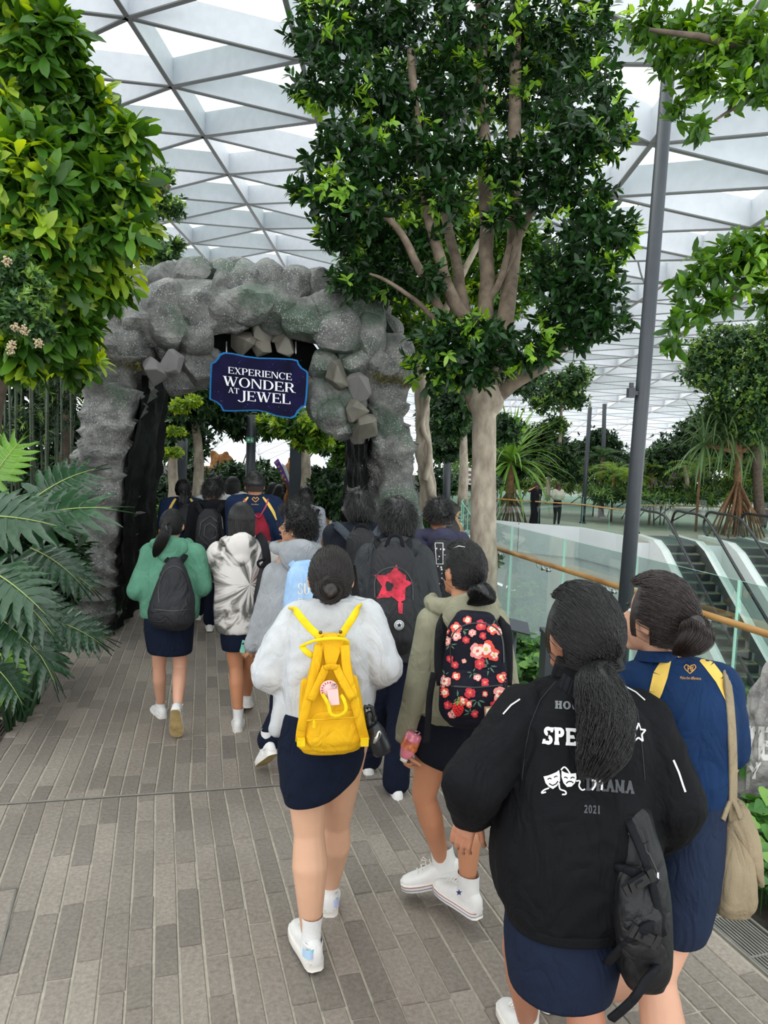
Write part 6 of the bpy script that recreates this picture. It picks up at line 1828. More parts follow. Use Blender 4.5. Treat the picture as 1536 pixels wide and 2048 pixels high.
# ============================================================ P1: black jacket, wavy ponytail (front right)
m_blk = fabric('black_jacket_twill', '0c0d10', .15, .8, bump=.2)
m_piping = mat('white_piping', 'c9cccb', .6, var=.02)
p1 = Person('person in black printed jacket and navy skirt with long wavy black ponytail', 1168, 1163, 1.95, 12, yaw=22, tone='a9745a')
p1.j(sL=(1052, 1425, .02), sR=(1278, 1440, .02), eL=(948, 1562, -.08), eR=(1345, 1610, -.06), wL=(944, 1622, .06), wR=(1300, 1690, .16),
     hL=(1075, 1850, 0), hR=(1180, 1850, 0), hL2=(0,0,0))
p1.J.pop('hL2'); p1.J['aL'] = p1.fr.w2l(G(1052, 2090)) + V((0, 0, .09)); p1.J['kL'] = p1.J['hL'].lerp(p1.J['aL'], .5) + V((0, .10, .02)); p1.J['kR'] = V((.09, .04, .45)); p1.J['aR'] = V((.08, -.12, .13)); p1.J['nk'] = p1.L(1172, 1350, 0)
p1.body(dirL=p1.L(918, 1680, .02) - p1.L(934, 1640, .02), palmL=(.6, .5, 0), curlL=.4, hvox=.0035)
p1.top(m_blk, rows=[(1008, 1812, 1262, 1812, .155), (985, 1750, 1300, 1750, .17), (992, 1650, 1318, 1650, .175), (1012, 1520, 1308, 1530, .165), (1045, 1430, 1292, 1440, .14), (1085, 1385, 1262, 1390, .11), (1118, 1352, 1236, 1356, .075), (1128, 1338, 1228, 1342, .06)],
       r=(.082, .078, .056), amp=.013, freq=8, name='jacket')
hem = MB(); hem.loft(rows_loft(p1.fr, [(1010, 1822, 1262, 1822, .15), (1006, 1800, 1266, 1800, .158)], p1.D, 40, 2.3, 4)); obj('hem_band', hem, fabric('black_hem_rib', '101114', .1), p1.root)
p1.collar(m_blk, r=.066, h=.05, z=1.375)
p1.skirt(m_navy if False else fabric('navy_skirt_cloth_blue', '161e30', .1), rows=[(1016, 1950, 1222, 1954, .14), (1008, 1890, 1236, 1890, .15), (1014, 1790, 1240, 1790, .13)])
t1 = p1.topo
m_prw = mat('white_screen_print', 'dfe0de', .7, var=.02); m_prg = mat('grey_screen_print', '3e4045', .7, var=.05); m_prm = mat('mid_grey_screen_print', '6a6d70', .7, var=.05)
p1.print_on('print_line_top', text_px('HOUS', SLAB, 1110, 1417, 1172, 1421, 16), m_prm)
p1.print_on('print_line_top', text_px('NARY', SLAB, 1210, 1428, 1258, 1434, 16), m_prw)
p1.print_on('print_word', text_px('SPEECH', SLAB, 1086, 1488, 1226, 1496, 35), m_prw)
p1.print_on('print_star', line_px([(1277 + (15 if i % 2 == 0 else 7) * math.sin(PI * i / 5), 1466 - (20 if i % 2 == 0 else 9) * math.cos(PI * i / 5)) for i in range(11)], 3.2), m_prw)
# theatre masks
mk = fan([(1087, 1553), (1096, 1551), (1104, 1548), (1113, 1544), (1118, 1540), (1120, 1550), (1120, 1562), (1114, 1572), (1106, 1578), (1098, 1574), (1091, 1566)])
mk2 = fan([(1123, 1541), (1130, 1545), (1138, 1547), (1146, 1547), (1152, 1546), (1153, 1556), (1150, 1566), (1143, 1573), (1134, 1574), (1127, 1566), (1123, 1554)])
p1.print_on('print_masks', mk + mk2, m_prw)
p1.print_on('print_mask_faces', line_px([(1095, 1559), (1099, 1556), (1103, 1558)], 2) + line_px([(1108, 1555), (1112, 1552), (1115, 1553)], 2) + line_px([(1098, 1567), (1105, 1571), (1112, 1568), (1116, 1562)], 2.2) +
            line_px([(1128, 1555), (1132, 1554), (1135, 1557)], 2) + line_px([(1141, 1557), (1145, 1554), (1149, 1556)], 2) + line_px([(1132, 1567), (1137, 1563), (1143, 1563), (1147, 1566)], 2.2), m_blk, lift=.004)
rb_ = [(1122, 1540), (1128, 1534), (1134, 1538), (1140, 1547)], [(1098, 1576), (1088, 1580), (1083, 1586), (1092, 1584)], [(1118, 1566), (1120, 1578), (1130, 1582), (1132, 1588), (1124, 1589)], [(1152, 1562), (1160, 1562), (1158, 1572), (1164, 1580), (1170, 1578)]
p1.print_on('print_ribbons', sum([line_px([tuple(q) for q in smoothpath(r_, 4)], 3) for r_ in rb_], []), m_prw)
p1.print_on('print_word_dark', text_px('DR', SLAB, 1172, 1581, 1210, 1583, 26) + text_px('AMA', SLAB, 1212, 1583, 1268, 1588, 26), m_prg)
p1.print_on('print_word_part', line_px([(1184, 1560), (1192, 1562), (1190, 1572), (1184, 1580)], 4) + line_px([(1198, 1562), (1205, 1564), (1203, 1580)], 4), m_prw, lift=.004)
p1.print_on('print_year', text_px('2021', SLAB, 1168, 1626, 1200, 1628, 17), m_prg)
for q_ in (line_px([(1040, 1398), (1022, 1410), (1006, 1428)], 3), line_px([(1250, 1372), (1272, 1384), (1290, 1400)], 2.5), line_px([(1347, 1520), (1358, 1545), (1366, 1570), (1371, 1584)], 4), line_px([(886, 1612), (894, 1604)], 6)): p1.print_on('piping', q_, m_piping)
for q_ in (line_px([(1112, 1362), (1080, 1400), (1060, 1450), (1050, 1500), (1044, 1560)], 1.6), line_px([(1245, 1372), (1275, 1420), (1285, 1500), (1290, 1560)], 1.6)): p1.print_on('raglan_seam', q_, mat('black_seam', '1c1d21', .8))
sc = p1.k * .104
make_hair(p1, 'pony', n=5200, rad=.0007, tie=(.01, -.108, -.06), tr=.020, ntail=3800, wave=.022, vol=1.13,
          tail=[tuple(p1.L(1194, 1335, -.12)) + (.032,), tuple(p1.L(1200, 1370, -.165)) + (.048,), tuple(p1.L(1214, 1420, -.185)) + (.054,), tuple(p1.L(1212, 1470, -.195)) + (.050,), tuple(p1.L(1206, 1510, -.20)) + (.044,), tuple(p1.L(1194, 1550, -.20)) + (.022,)], ragged=.45)
p1.shoes('low', (-.1, 1), (0, 1), 0, .2)

# the black sling backpack on her right side
m_bag = fabric('black_nylon', '0e0f12', .2, .55, bump=.15, spec=.4)
m_web = fabric('black_webbing', '15161a', .15, .7, bump=.4, bscale=400)
m_buck = mat('black_plastic_buckle', '1b1c1f', .35, var=.05)
b = Bag('sling_backpack', 'black nylon backpack with buckles hanging at the right hip of the black-jacket student', 'backpack', 1280, 1700, 1.84, 12)
b.shell('bag_body', [(1236, 1610, 1300, 1625, .05), (1225, 1700, 1320, 1705, .075), (1222, 1800, 1330, 1800, .09), (1226, 1900, 1332, 1905, .085), (1240, 1945, 1322, 1948, .06)], m_bag, amp=.004)
b.shell('front_pocket', [(1236, 1752, 1312, 1748, .02), (1228, 1820, 1318, 1815, .05), (1234, 1890, 1318, 1888, .04)], m_bag, dd=-.075, amp=.005, keep=False)
b.strap('shoulder_strap', [(1120, 1360, -.02), (1150, 1385, -.03), (1180, 1460, .02), (1215, 1580, -.015), (1255, 1640, -.03), (1285, 1690, -.06)], .019, m_web)
b.strap('compression_strap', [(1232, 1735, -.07), (1270, 1745, -.10), (1312, 1765, -.09)], .011, m_web)
b.strap('lower_strap', [(1215, 1925, -.05), (1250, 1890, -.10), (1290, 1858, -.13), (1326, 1840, -.09)], .013, m_web)
b.strap('dangling_strap', [(1330, 1925, -.05), (1300, 1950, -.11), (1265, 2000, -.12), (1222, 2038, -.1)], .012, m_web)
b.strap('side_strap', [(1255, 1640, -.05), (1290, 1720, -.10), (1312, 1800, -.11), (1325, 1870, -.09)], .010, m_web)
for (u, v, rz_) in ((1277, 1765, .5), (1288, 1872, -.5)):
    c = b.L(u, v, -.125); R3 = Matrix.Rotation(-rz_, 3, 'Y')
    bk_ = MB(); bk_.box(c, (.052, .012, .026), R3, taper=.9); bk_.box(c + R3 @ V((.034, 0, 0)), (.014, .010, .034), R3); bk_.box(c - R3 @ V((.034, 0, 0)), (.012, .010, .03), R3); bk_.box(c + V((0, -.008, 0)), (.02, .006, .012), R3)
    obj('buckle', bk_, m_buck, b.root, smooth=False)
b.print_on('trim_band', line_px([(1225, 1868), (1250, 1866), (1262, 1868)], 14), m_web, lift=.004)
b.print_on('reflective_tab', line_px([(1316, 1745), (1316, 1762)], 4), m_piping, lift=.004)
b.print_on('zip_line', line_px([(1240, 1655), (1268, 1675), (1300, 1710), (1322, 1760)], 2.5), m_buck, lift=.003)

# ============================================================ P2: navy polo with yellow raglan bands (right edge)
m_polo = fabric('navy_blue_polo_knit', '0f2a4d', .12, .75, bump=.25, bscale=420)
m_yellow = mat('yellow_raglan_band', 'd9b653', .75, var=.05, scale=30)
p2 = Person('person in navy polo with yellow shoulder bands, low puffy ponytail, tan shoulder bag', 1322, 1140, 2.15, 10, yaw=34, tone='c99a80')
p2.j(sL=(1275, 1372, 0), sR=(1432, 1372, 0), eL=(1262, 1520, .0), eR=(1452, 1530, .03), wL=(1270, 1620, .2), wR=(1450, 1560, .24), hL=(1325, 1700, 0), hR=(1400, 1700, 0), kL=(1290, 1960, .25), kR=(1310, 1945, -.08))
p2.J['aL'] = V((-.10, .42, .09)); p2.J['aR'] = p2.fr.w2l(P(1348, 2320, 2.02)); p2.J['aR'].z = .10; p2.J['nk'] = p2.L(1330, 1318, 0)
p2.body(calf=1.1)
p2.top(m_polo, rows=[(1296, 1590, 1442, 1590, .13), (1286, 1540, 1452, 1540, .135), (1276, 1450, 1462, 1450, .135), (1268, 1390, 1455, 1385, .125), (1272, 1350, 1430, 1348, .10), (1292, 1322, 1385, 1322, .07), (1300, 1306, 1366, 1308, .055)],
       r=(.072, .070, .06), short=.75, amp=.007, name='polo_shirt')
p2.collar(m_polo, r=.056, h=.028, z=1.36)
p2.skirt(fabric('slate_navy_skirt', '1f293d', .1), rows=[(1278, 1840, 1402, 1834, .14), (1272, 1800, 1412, 1800, .155), (1280, 1720, 1428, 1720, .16), (1296, 1580, 1442, 1580, .13)])
p2.print_on('yellow_band', line_px([(1334, 1319), (1321, 1350), (1311, 1385), (1304, 1425)], [18, 30, 26, 6]), m_yellow)
p2.print_on('yellow_band', line_px([(1402, 1318), (1420, 1332), (1440, 1358), (1454, 1400)], [10, 20, 20, 6]), m_yellow)
m_gold = mat('gold_embroidery', 'c8933c', .5, metal=.2, var=.1)
hx, hy = 1380, 1338
heart_ = [(hx, hy + 9), (hx - 9, hy + 1), (hx - 12, hy - 4), (hx - 8, hy - 9), (hx - 2, hy - 6), (hx, hy - 3), (hx + 3, hy - 7), (hx + 9, hy - 9), (hx + 12, hy - 4), (hx + 8, hy + 2), (hx, hy + 9)]
p2.print_on('heart_emblem', line_px(heart_, 1.6) + line_px([(hx - 4, hy - 8), (hx - 4, hy + 4)], 1.6) + line_px([(hx - 4, hy - 1), (hx + 2, hy - 1)], 1.4) + line_px([(hx + 2, hy - 8), (hx + 2, hy + 4)], 1.4) + line_px([(hx + 7, hy - 5), (hx + 4, hy - 2), (hx + 6, hy + 1), (hx + 3, hy + 4)], 1.4), m_gold)
def font_px(txt, x, y, size, slope=0, xs=1.0):
    """small lettering from the built-in font, as triangles in photo pixels"""
    c = bpy.data.curves.new('t', 'FONT'); c.body = txt; c.size = 1; c.resolution_u = 2
    o = bpy.data.objects.new('t', c); SC.collection.objects.link(o); dg = bpy.context.evaluated_depsgraph_get(); dg.update()
    me = bpy.data.meshes.new_from_object(o.evaluated_get(dg)); me.calc_loop_triangles()
    vs = [v.co.copy() for v in me.vertices]; out = [[(x + vs[i].x * size * xs, y + vs[i].x * size * xs * slope - vs[i].y * size) for i in t.vertices] for t in me.loop_triangles]
    bpy.data.objects.remove(o); bpy.data.curves.remove(c); bpy.data.meshes.remove(me); return out
p2.print_on('motto', font_px('Make the difference', 1360, 1358, 8.5, .04, .62), m_gold, lift=.002, kind='stuff')
make_hair(p2, 'pony', m_hairb, n=4200, rad=.00075, tie=(.035, -.105, -.035), tr=.018, ntail=1600, vol=1.10,
          tail=[tuple(p2.L(1392, 1245, -.17)) + (.034,), tuple(p2.L(1393, 1268, -.18)) + (.040,), tuple(p2.L(1378, 1290, -.18)) + (.034,), tuple(p2.L(1362, 1304, -.17)) + (.018,), tuple(p2.L(1352, 1308, -.16)) + (.004,)])
p2.shoes('low', (-.1, 1), (0, 1), 0, .1)
m_tan = fabric('khaki_canvas', '8d8068', .12, .85, bump=.3)
b = Bag('shoulder_bag', 'khaki canvas flap bag on a long strap at the right side of the navy-polo student', 'bag', 1462, 1700, 2.1, 20)
b.shell('bag_body', [(1444, 1630, 1492, 1632, .045), (1432, 1690, 1498, 1690, .06), (1420, 1780, 1500, 1778, .075), (1424, 1806, 1492, 1808, .06)], m_tan, amp=.006)
b.shell('flap', [(1440, 1615, 1494, 1620, .055), (1436, 1640, 1503, 1645, .075), (1458, 1680, 1508, 1690, .078), (1488, 1740, 1507, 1750, .07)], m_tan, dd=.02, amp=.004, keep=False)
b.strap('shoulder_strap', [(1430, 1335, .12), (1452, 1352, -.01), (1462, 1440, -.06), (1466, 1540, -.06), (1464, 1640, -.04)], .014, m_tan, .005)
b.strap('strap_fold', [(1446, 1640, -.07), (1464, 1600, -.05), (1482, 1640, -.07)], .008, m_tan, .004)

# ============================================================ P3: light grey sweatshirt, yellow backpack
m_gs = fabric('light_grey_sweatshirt', 'b4b7b9', .06, .9, bump=.3, bscale=300, c2='c0c3c5')
p3 = Person('person in light grey sweatshirt with clipped-up hair wearing the yellow backpack', 664, 1083, 2.8, 12, yaw=-4, tone='cda184', build=1.12)
p3.j(sL=(600, 1242, 0), sR=(728, 1240, 0), eL=(543, 1345, -.04), eR=(766, 1332, -.04), wL=(570, 1362, .22), wR=(735, 1355, .22), hL=(608, 1480, 0), hR=(690, 1480, 0), kL=(618, 1660, .02), kR=(672, 1640, .25), aL=(622, 1868, .02), aR=(660, 1775, .38))
p3.J['nk'] = p3.L(662, 1205, 0)
p3.body(calf=1.12)
p3.top(m_gs, rows=[(566, 1440, 740, 1420, .15), (560, 1400, 748, 1400, .16), (562, 1330, 750, 1330, .165), (570, 1270, 752, 1270, .15), (590, 1228, 738, 1228, .12), (618, 1202, 706, 1202, .08), (628, 1190, 698, 1190, .06)],
       r=(.080, .080, .058), amp=.013, freq=8, name='sweatshirt', extra=lambda mb: (mb.cap(p3.L(575, 1400, -.05), p3.L(556, 1455, -.05), .05, .035), mb.cap(p3.L(570, 1400, .04), p3.L(560, 1450, .04), .05, .03)))
m_navyc = fabric('navy_collar', '1a2137', .1)
p3.collar(m_navyc, r=.068, h=.035, z=1.385, name='shirt_collar')
p3.skirt(m_navy, rows=[(569, 1592, 692, 1560, .14), (561, 1560, 722, 1532, .155), (556, 1490, 736, 1475, .165), (560, 1410, 738, 1410, .15)])
make_hair(p3, 'bun', mat('brown_black_hair', '1b1513', .42, var=.3, scale=25, stretch=(6, 6, .5), spec=.45), n=3600, rad=.0009, tie=(-.012, -.106, -.030), br=.050, vol=1.0, axis=(0, -.98, .1))
lo = np.array([[[*(p3.L(696 + i * .6, 1130, .02) + V((.004 * j, 0, -.022 * j)))] for j in range(8)] for i in range(26)]); hair_curves('loose_side_lock', p3.root, lo, .0012, m_hair)
shoe(p3.root, p3.J['aL'], (-.18, 1), 'low', .0, 1.12, sockh=.055); shoe(p3.root, p3.J['aR'], (.12, 1), 'low', .15, 1.08, sockh=.055)
# iridescent heel tabs
m_irid = mat('iridescent_heel', '9adfe8', .25, metal=.15, var=.15, scale=45, c2='c9b4ea')
for e, q in (('aL', 1.12), ('aR', 1.08)):
    c = p3.J[e]; mb = MB(); rg = []
    for z in (-.035, -.008): rg.append([c + V((math.sin(a) * .034 * q - (.012 if e == 'aL' else -.006), -math.cos(a) * .079 * q * (.92 if z > -.02 else 1.0), z * q)) for a in np.linspace(-.75, .75, 9)])
    mb.loft(rg, caps=False, cyc=False); obj('heel_tab', mb, m_irid, p3.root)
m_yel = fabric('yellow_canvas', 'd9a517', .08, .75, bump=.25, bscale=420, c2='e2b11f'); m_yelb = fabric('bright_yellow_webbing', 'e6c31c', .05, .6, bump=.3, bscale=500)
b = Bag('backpack', 'bright yellow canvas backpack with crossed straps on the light grey sweatshirt', 'backpack', 660, 1400, 2.58, 12)
b.shell('bag_body', [(637, 1280, 690, 1280, .030), (628, 1310, 697, 1310, .045), (612, 1370, 708, 1368, .060), (600, 1430, 722, 1426, .072), (594, 1478, 732, 1472, .075), (600, 1490, 726, 1484, .065)], m_yel, amp=.004, power=3.4)
b.shell('front_pocket', [(622, 1436, 712, 1432, .010), (614, 1450, 716, 1446, .030), (611, 1478, 722, 1472, .034), (618, 1490, 718, 1486, .024)], m_yel, dd=-.070, amp=.003, keep=False)
b.shell('side_pocket', [(601, 1370, 622, 1372, .02), (598, 1420, 622, 1420, .03), (597, 1470, 620, 1468, .03)], m_yel, dd=-.03, amp=.002, keep=False)
b.shell('side_pocket', [(700, 1366, 716, 1364, .02), (706, 1420, 726, 1416, .03), (712, 1466, 734, 1462, .03)], m_yel, dd=-.03, amp=.002, keep=False)
mb = MB(); tp = [b.L(642, 1276, -.045), b.L(690, 1276, -.045), b.L(672, 1328, -.075), b.L(652, 1330, -.075)]
mb.add(tp + [p + V((0, .006, 0)) for p in tp], [(0, 1, 2, 3), (7, 6, 5, 4), (0, 4, 5, 1), (1, 5, 6, 2), (2, 6, 7, 3), (3, 7, 4, 0)]); obj('top_panel', mb, m_yel, b.root, smooth=False)
b.strap('cross_strap', [(638, 1290, -.06), (630, 1340, -.085), (618, 1390, -.095), (604, 1450, -.10), (600, 1482, -.08)], .016, m_yel)
b.strap('cross_strap', [(690, 1290, -.06), (694, 1340, -.085), (706, 1390, -.095), (722, 1450, -.10), (730, 1480, -.08)], .016, m_yel)
b.strap('inner_strap', [(652, 1334, -.085), (640, 1362, -.10), (622, 1400, -.105)], .014, m_yel); b.strap('inner_strap', [(672, 1332, -.085), (684, 1360, -.10), (706, 1398, -.105)], .014, m_yel)
b.strap('cross_bar', [(650, 1336, -.09), (662, 1333, -.095), (674, 1335, -.09)], .010, m_yel)
b.strap('shoulder_strap', [(583, 1216, .16), (590, 1220, .05), (606, 1240, .0), (622, 1258, -.01), (642, 1276, -.02)], .013, m_yelb, .005)
b.strap('shoulder_strap', [(720, 1212, .16), (716, 1218, .05), (705, 1236, .0), (692, 1256, -.01), (681, 1274, -.02)], .013, m_yelb, .005)
b.strap('carry_handle', [(607, 1298, -.02), (604, 1292, -.05), (630, 1281, -.065), (665, 1277, -.07), (692, 1280, -.06), (695, 1296, -.03)], .0075, m_yelb, .005, face=(0, 0, 1))
b.strap('carry_handle_end', [(604, 1292, -.05), (612, 1303, -.06), (626, 1312, -.055)], .010, m_yelb, .005)
b.strap('hanging_loop', [(643, 1384, -.115), (656, 1408, -.135), (662, 1428, -.14), (678, 1432, -.14), (692, 1420, -.135), (688, 1400, -.125), (682, 1390, -.115)], .006, m_yelb, .004)
m_rivet = mat('brass_rivet', '6d5a3a', .35, metal=1)
for u, v in ((641, 1265), (681, 1264)):
    c = b.L(u, v, -.033); obj('rivet', MB().tube([c, c + V((0, -.004, 0))], [.0065, .004], 12), m_rivet, b.root)
for u in (602, 729): obj('strap_end', MB().box(b.L(u, 1484, -.10), (.026, .014, .026)), m_yelb, b.root, smooth=False)
m_pink = mat('pink_tag_card', 'e7bdb9', .6, var=.05); m_redp = mat('red_tag_print', 'b8404a', .6)
tg = MB(); q = [(654, 1380), (676, 1378), (679, 1409), (659, 1411)]; A_ = [b.L(u, v, -.125) for u, v in q]; tg.add(A_ + [p + V((0, .003, 0)) for p in A_], [(0, 1, 2, 3), (7, 6, 5, 4), (0, 4, 5, 1), (1, 5, 6, 2), (2, 6, 7, 3), (3, 7, 4, 0)])
obj('luggage_tag', tg, m_pink, b.root, smooth=False)
c = b.L(658, 1378, -.115); obj('round_tag', MB().tube([c, c + V((0, -.003, 0))], .030, 24), m_pink, b.root)
rg_ = MB(); [rg_.box(c + V((math.sin(a) * .024, -.004, math.cos(a) * .024)), (.0035, .002, .006), Matrix.Rotation(a, 3, 'Y')) for a in np.linspace(-2.4, 1.2, 11)]; obj('tag_lettering', rg_, m_redp, b.root, smooth=False, kind='stuff')
obj('tag_ring', MB().tube([b.L(668 + 4 * math.cos(a), 1370 + 5 * math.sin(a), -.13) for a in np.linspace(0, 2 * PI, 13)], .0018, 6), m_chrome, b.root)
zp = MB(); zp.tube([b.L(613 + i * 10, 1441 - i * .6, -.108) for i in range(11)], .003, 6); obj('zip', zp, m_yel, b.root); obj('zip_pull', MB().box(b.L(628, 1449, -.115), (.010, .004, .022)).tube([b.L(628, 1440, -.115), b.L(628, 1446, -.118)], .003, 6), m_yelb, b.root, smooth=False)
# things hanging from it: dark flask
b = Bag('water_flask', 'dark grey flask hanging from the right side of the yellow backpack', 'flask', 752, 1470, 2.62, 12)
m_flask = mat('dark_flask', '26282c', .3, metal=.3, var=.1)
obj('flask_body', MB().tube([b.L(742, 1452, -.02), b.L(750, 1466, -.02), b.L(763, 1500, -.02), b.L(766, 1507, -.02)], [.030, .036, .036, .028], 18), m_flask, b.root)
obj('flask_neck', MB().tube([b.L(735, 1438, -.02), b.L(743, 1454, -.02)], [.018, .022], 14), m_flask, b.root)
obj('steel_window', MB().ell(b.L(754, 1475, -.05), (.012, .008, .026), Matrix.Rotation(.4, 3, 'Y')), m_chrome, b.root)
obj('carry_loop', MB().tube([b.L(u, v, -.03) for u, v in ((741, 1444), (728, 1424), (730, 1412), (742, 1414), (748, 1430), (742, 1446))], .006, 8), m_flask, b.root)
b = Bag('headphones', 'black folded headphones hanging beside the dark flask', 'headphones', 733, 1455, 2.60, 12)
obj('ear_pad', MB().ell(b.L(740, 1440, 0), (.026, .016, .034)), m_rub, b.root); obj('headband', MB().tube([b.L(u, v, 0) for u, v in ((734, 1418), (738, 1410), (746, 1414), (749, 1430), (744, 1446))], .005, 8), m_rub, b.root)

# ============================================================ P4: olive hoodie, floral backpack
m_olive = fabric('olive_grey_hoodie', '8a8873', .08, .9, bump=.3, bscale=300)
p4 = Person('person in olive hoodie and black skirt holding a pink bottle, floral backpack on back', 930, 1072, 3.02, 12, yaw=24, tone='b67f5f', build=.95)
p4.j(sL=(868, 1245, 0), sR=(985, 1245, 0), eL=(838, 1372, -.04), eR=(1010, 1372, -.02), wL=(811, 1478, .0), wR=(1020, 1440, .2), hL=(868, 1480, 0), hR=(940, 1480, 0), kL=(848, 1590, .08), kR=(938, 1620, .04), aL=(884, 1722, .22), aR=(934, 1775, .05))
p4.J['nk'] = p4.L(925, 1195, 0)
hd = p4.L(806, 1512, -.01) - p4.L(811, 1478, 0)
p4.body(dirL=hd, palmL=(.7, -.3, 0), curlL=.75, hvox=.0035)
p4.top(m_olive, rows=[(838, 1420, 985, 1420, .125), (846, 1390, 992, 1390, .13), (855, 1320, 998, 1320, .13), (855, 1265, 1000, 1265, .125), (868, 1228, 986, 1228, .10), (895, 1205, 958, 1205, .07)],
       r=(.070, .060, .046), amp=.007, name='hoodie')
hb = MB(); hb.loft(rows_loft(p4.fr, [(834, 1436, 984, 1436, .118), (838, 1416, 988, 1416, .128)], p4.D, 36, 2.3, 4)); obj('hem_band', hb, fabric('olive_rib', '807e6a', .06, bump=.5, bscale=500), p4.root)
p4.hood(m_olive, w=.125, z=1.375, drop=.15)
p4.skirt(fabric('black_skirt_cloth', '10131c', .1), rows=[(836, 1512, 968, 1536, .115), (824, 1490, 976, 1506, .125), (830, 1420, 986, 1424, .115)])
make_hair(p4, 'pony', n=3600, rad=.0008, tie=(.012, -.108, -.055), tr=.018, ntail=1300,
          tail=[tuple(p4.L(960, 1180, -.16)) + (.042,), tuple(p4.L(966, 1192, -.17)) + (.044,), tuple(p4.L(950, 1204, -.16)) + (.024,), tuple(p4.L(938, 1208, -.15)) + (.005,)])
obj('hair_clip', MB().tube([p4.L(905, 1097, -.10), p4.L(918, 1092, -.115), p4.L(930, 1094, -.12)], .0022, 6), m_chrome, p4.root)
shoe(p4.root, p4.J['aL'], (-1, .15), 'high', .18, 1.12, sock=False, label='white high-top canvas shoe with loose laces'); shoe(p4.root, p4.J['aR'], (-.45, 1), 'high', 0, 1.1, sock=False)
lb = MB()
for s_ in (0, 1): lb.tube([p4.L(858, 1722, .15), p4.L(846 - 4 * s_, 1714 + 6 * s_, .14), p4.L(841, 1724 + 5 * s_, .14), p4.L(850, 1728, .15)], .003, 6)
obj('lace_bow', lb, m_sole, p4.root)
ak = p4.J['aR'] + V((.0, -.055, .0)); 
obj('ankle_star', MB().add(*(lambda ps: ([p for t in ps for p in t], [(3 * i, 3 * i + 1, 3 * i + 2) for i in range(len(ps))]))([[p4.L(918 + (a[0] - 918) * 1, a[1], -.045) for a in t] for t in star_px(918, 1785, 7)])), mat('navy_star', '1f2f66', .6), p4.root, smooth=False)
# floral backpack
m_flo = fabric('navy_black_canvas', '12131f', .15, .7, bump=.2)
b = Bag('backpack', 'navy backpack printed with red and cream roses on the olive hoodie', 'backpack', 945, 1330, 2.80, 12)
b.shell('bag_body', [(912, 1232, 990, 1238, .045), (896, 1262, 1004, 1262, .065), (890, 1310, 1010, 1310, .075), (880, 1370, 1014, 1368, .085), (878, 1420, 1010, 1416, .085), (892, 1438, 998, 1434, .07)], m_flo, power=3.0, amp=.003)
b.shell('front_pocket', [(903, 1350, 1004, 1348, .018), (898, 1372, 1010, 1370, .045), (898, 1415, 1008, 1412, .045), (908, 1434, 996, 1431, .03)], m_flo, dd=-.075, power=3.0, amp=.002, keep=False)
pk = b.root.children[-1]
allb = BVHTree.FromPolygons([v.co.copy() for v in b.main.data.vertices] + [v.co.copy() for v in pk.data.vertices], [tuple(p.vertices) for p in b.main.data.polygons] + [tuple(i + len(b.main.data.vertices) for i in p.vertices) for p in pk.data.polygons])
FL = {n_: mat('print_' + n_, c, .7, var=.12, scale=120) for n_, c in (('cream', 'e6cdbf'), ('coral', 'd64a3c'), ('crimson', 'b8243c'), ('pink', 'dd8a83'), ('leaf', '4c6b58'), ('gold', 'cdb25a'))}
lay_ = {k_: [] for k_ in FL}; rr = random.Random(12)
def rose(x, y, r, kind):
    c1, c2, c3 = kind
    for i in range(6):
        a = i * 1.05 + rr.random(); lay_[c1] += [('a', p) for p in blobpoly(x + r * .55 * math.cos(a), y + r * .55 * math.sin(a), r * .48, rr.random() * 9, 10)]
    for i in range(5):
        a = i * 1.26 + rr.random(); lay_[c2] += [('b', p) for p in blobpoly(x + r * .34 * math.cos(a), y + r * .34 * math.sin(a), r * .27, rr.random() * 9, 9)]
    lay_[c3] += [('c', p) for p in blobpoly(x, y, r * .2, rr.random() * 9, 8)]
def sprig(x, y, r):
    for i in range(7):
        a = rr.random() * 6.28; l = r * rr.uniform(.6, 1.1); ax, ay = x + math.cos(a) * r * .25, y + math.sin(a) * r * .25
        lay_['leaf'] += [('z', p) for p in line_px([(ax, ay), (ax + math.cos(a) * l * .5, ay + math.sin(a) * l * .5), (ax + math.cos(a) * l, ay + math.sin(a) * l)], [r * .12, r * .22, .5])]
K1, K2, K3 = ('coral', 'cream', 'gold'), ('pink', 'cream', 'coral'), ('crimson', 'coral', 'pink')
for x, y, r in ((978, 1332, 16), (945, 1345, 12), (925, 1260, 10), (900, 1290, 12), (1000, 1400, 12), (955, 1400, 14), (915, 1395, 12), (985, 1250, 10), (890, 1350, 10), (940, 1425, 10)): sprig(x, y, r)
for x, y, r, k_ in ((972, 1298, 15, K1), (955, 1302, 13, K2), (988, 1310, 10, K1), (960, 1327, 9, K3), (945, 1266, 6, K2), (966, 1272, 6, K3), (932, 1280, 6, K3), (912, 1255, 9, K1), (912, 1272, 8, K2), (893, 1282, 8, K2), (892, 1262, 6, K1), (935, 1240, 7, K1), (962, 1250, 9, K3), (985, 1258, 9, K1), (1000, 1262, 7, K2),
                (900, 1318, 6, K3), (910, 1330, 6, K3), (888, 1362, 11, K2), (889, 1385, 8, K1), (896, 1410, 7, K3), (912, 1352, 7, K1), (955, 1355, 6, K2), (970, 1365, 7, K3), (1005, 1355, 9, K1), (940, 1385, 9, K3), (925, 1402, 8, K1), (1000, 1388, 12, K2), (990, 1408, 8, K3), (938, 1408, 6, K1), (950, 1428, 6, K3), (905, 1428, 7, K2), (970, 1388, 5, K1), (928, 1322, 4, K2)): rose(x, y, r * 1.25, k_)
order = {'z': .0018, 'a': .0026, 'b': .0034, 'c': .0042}
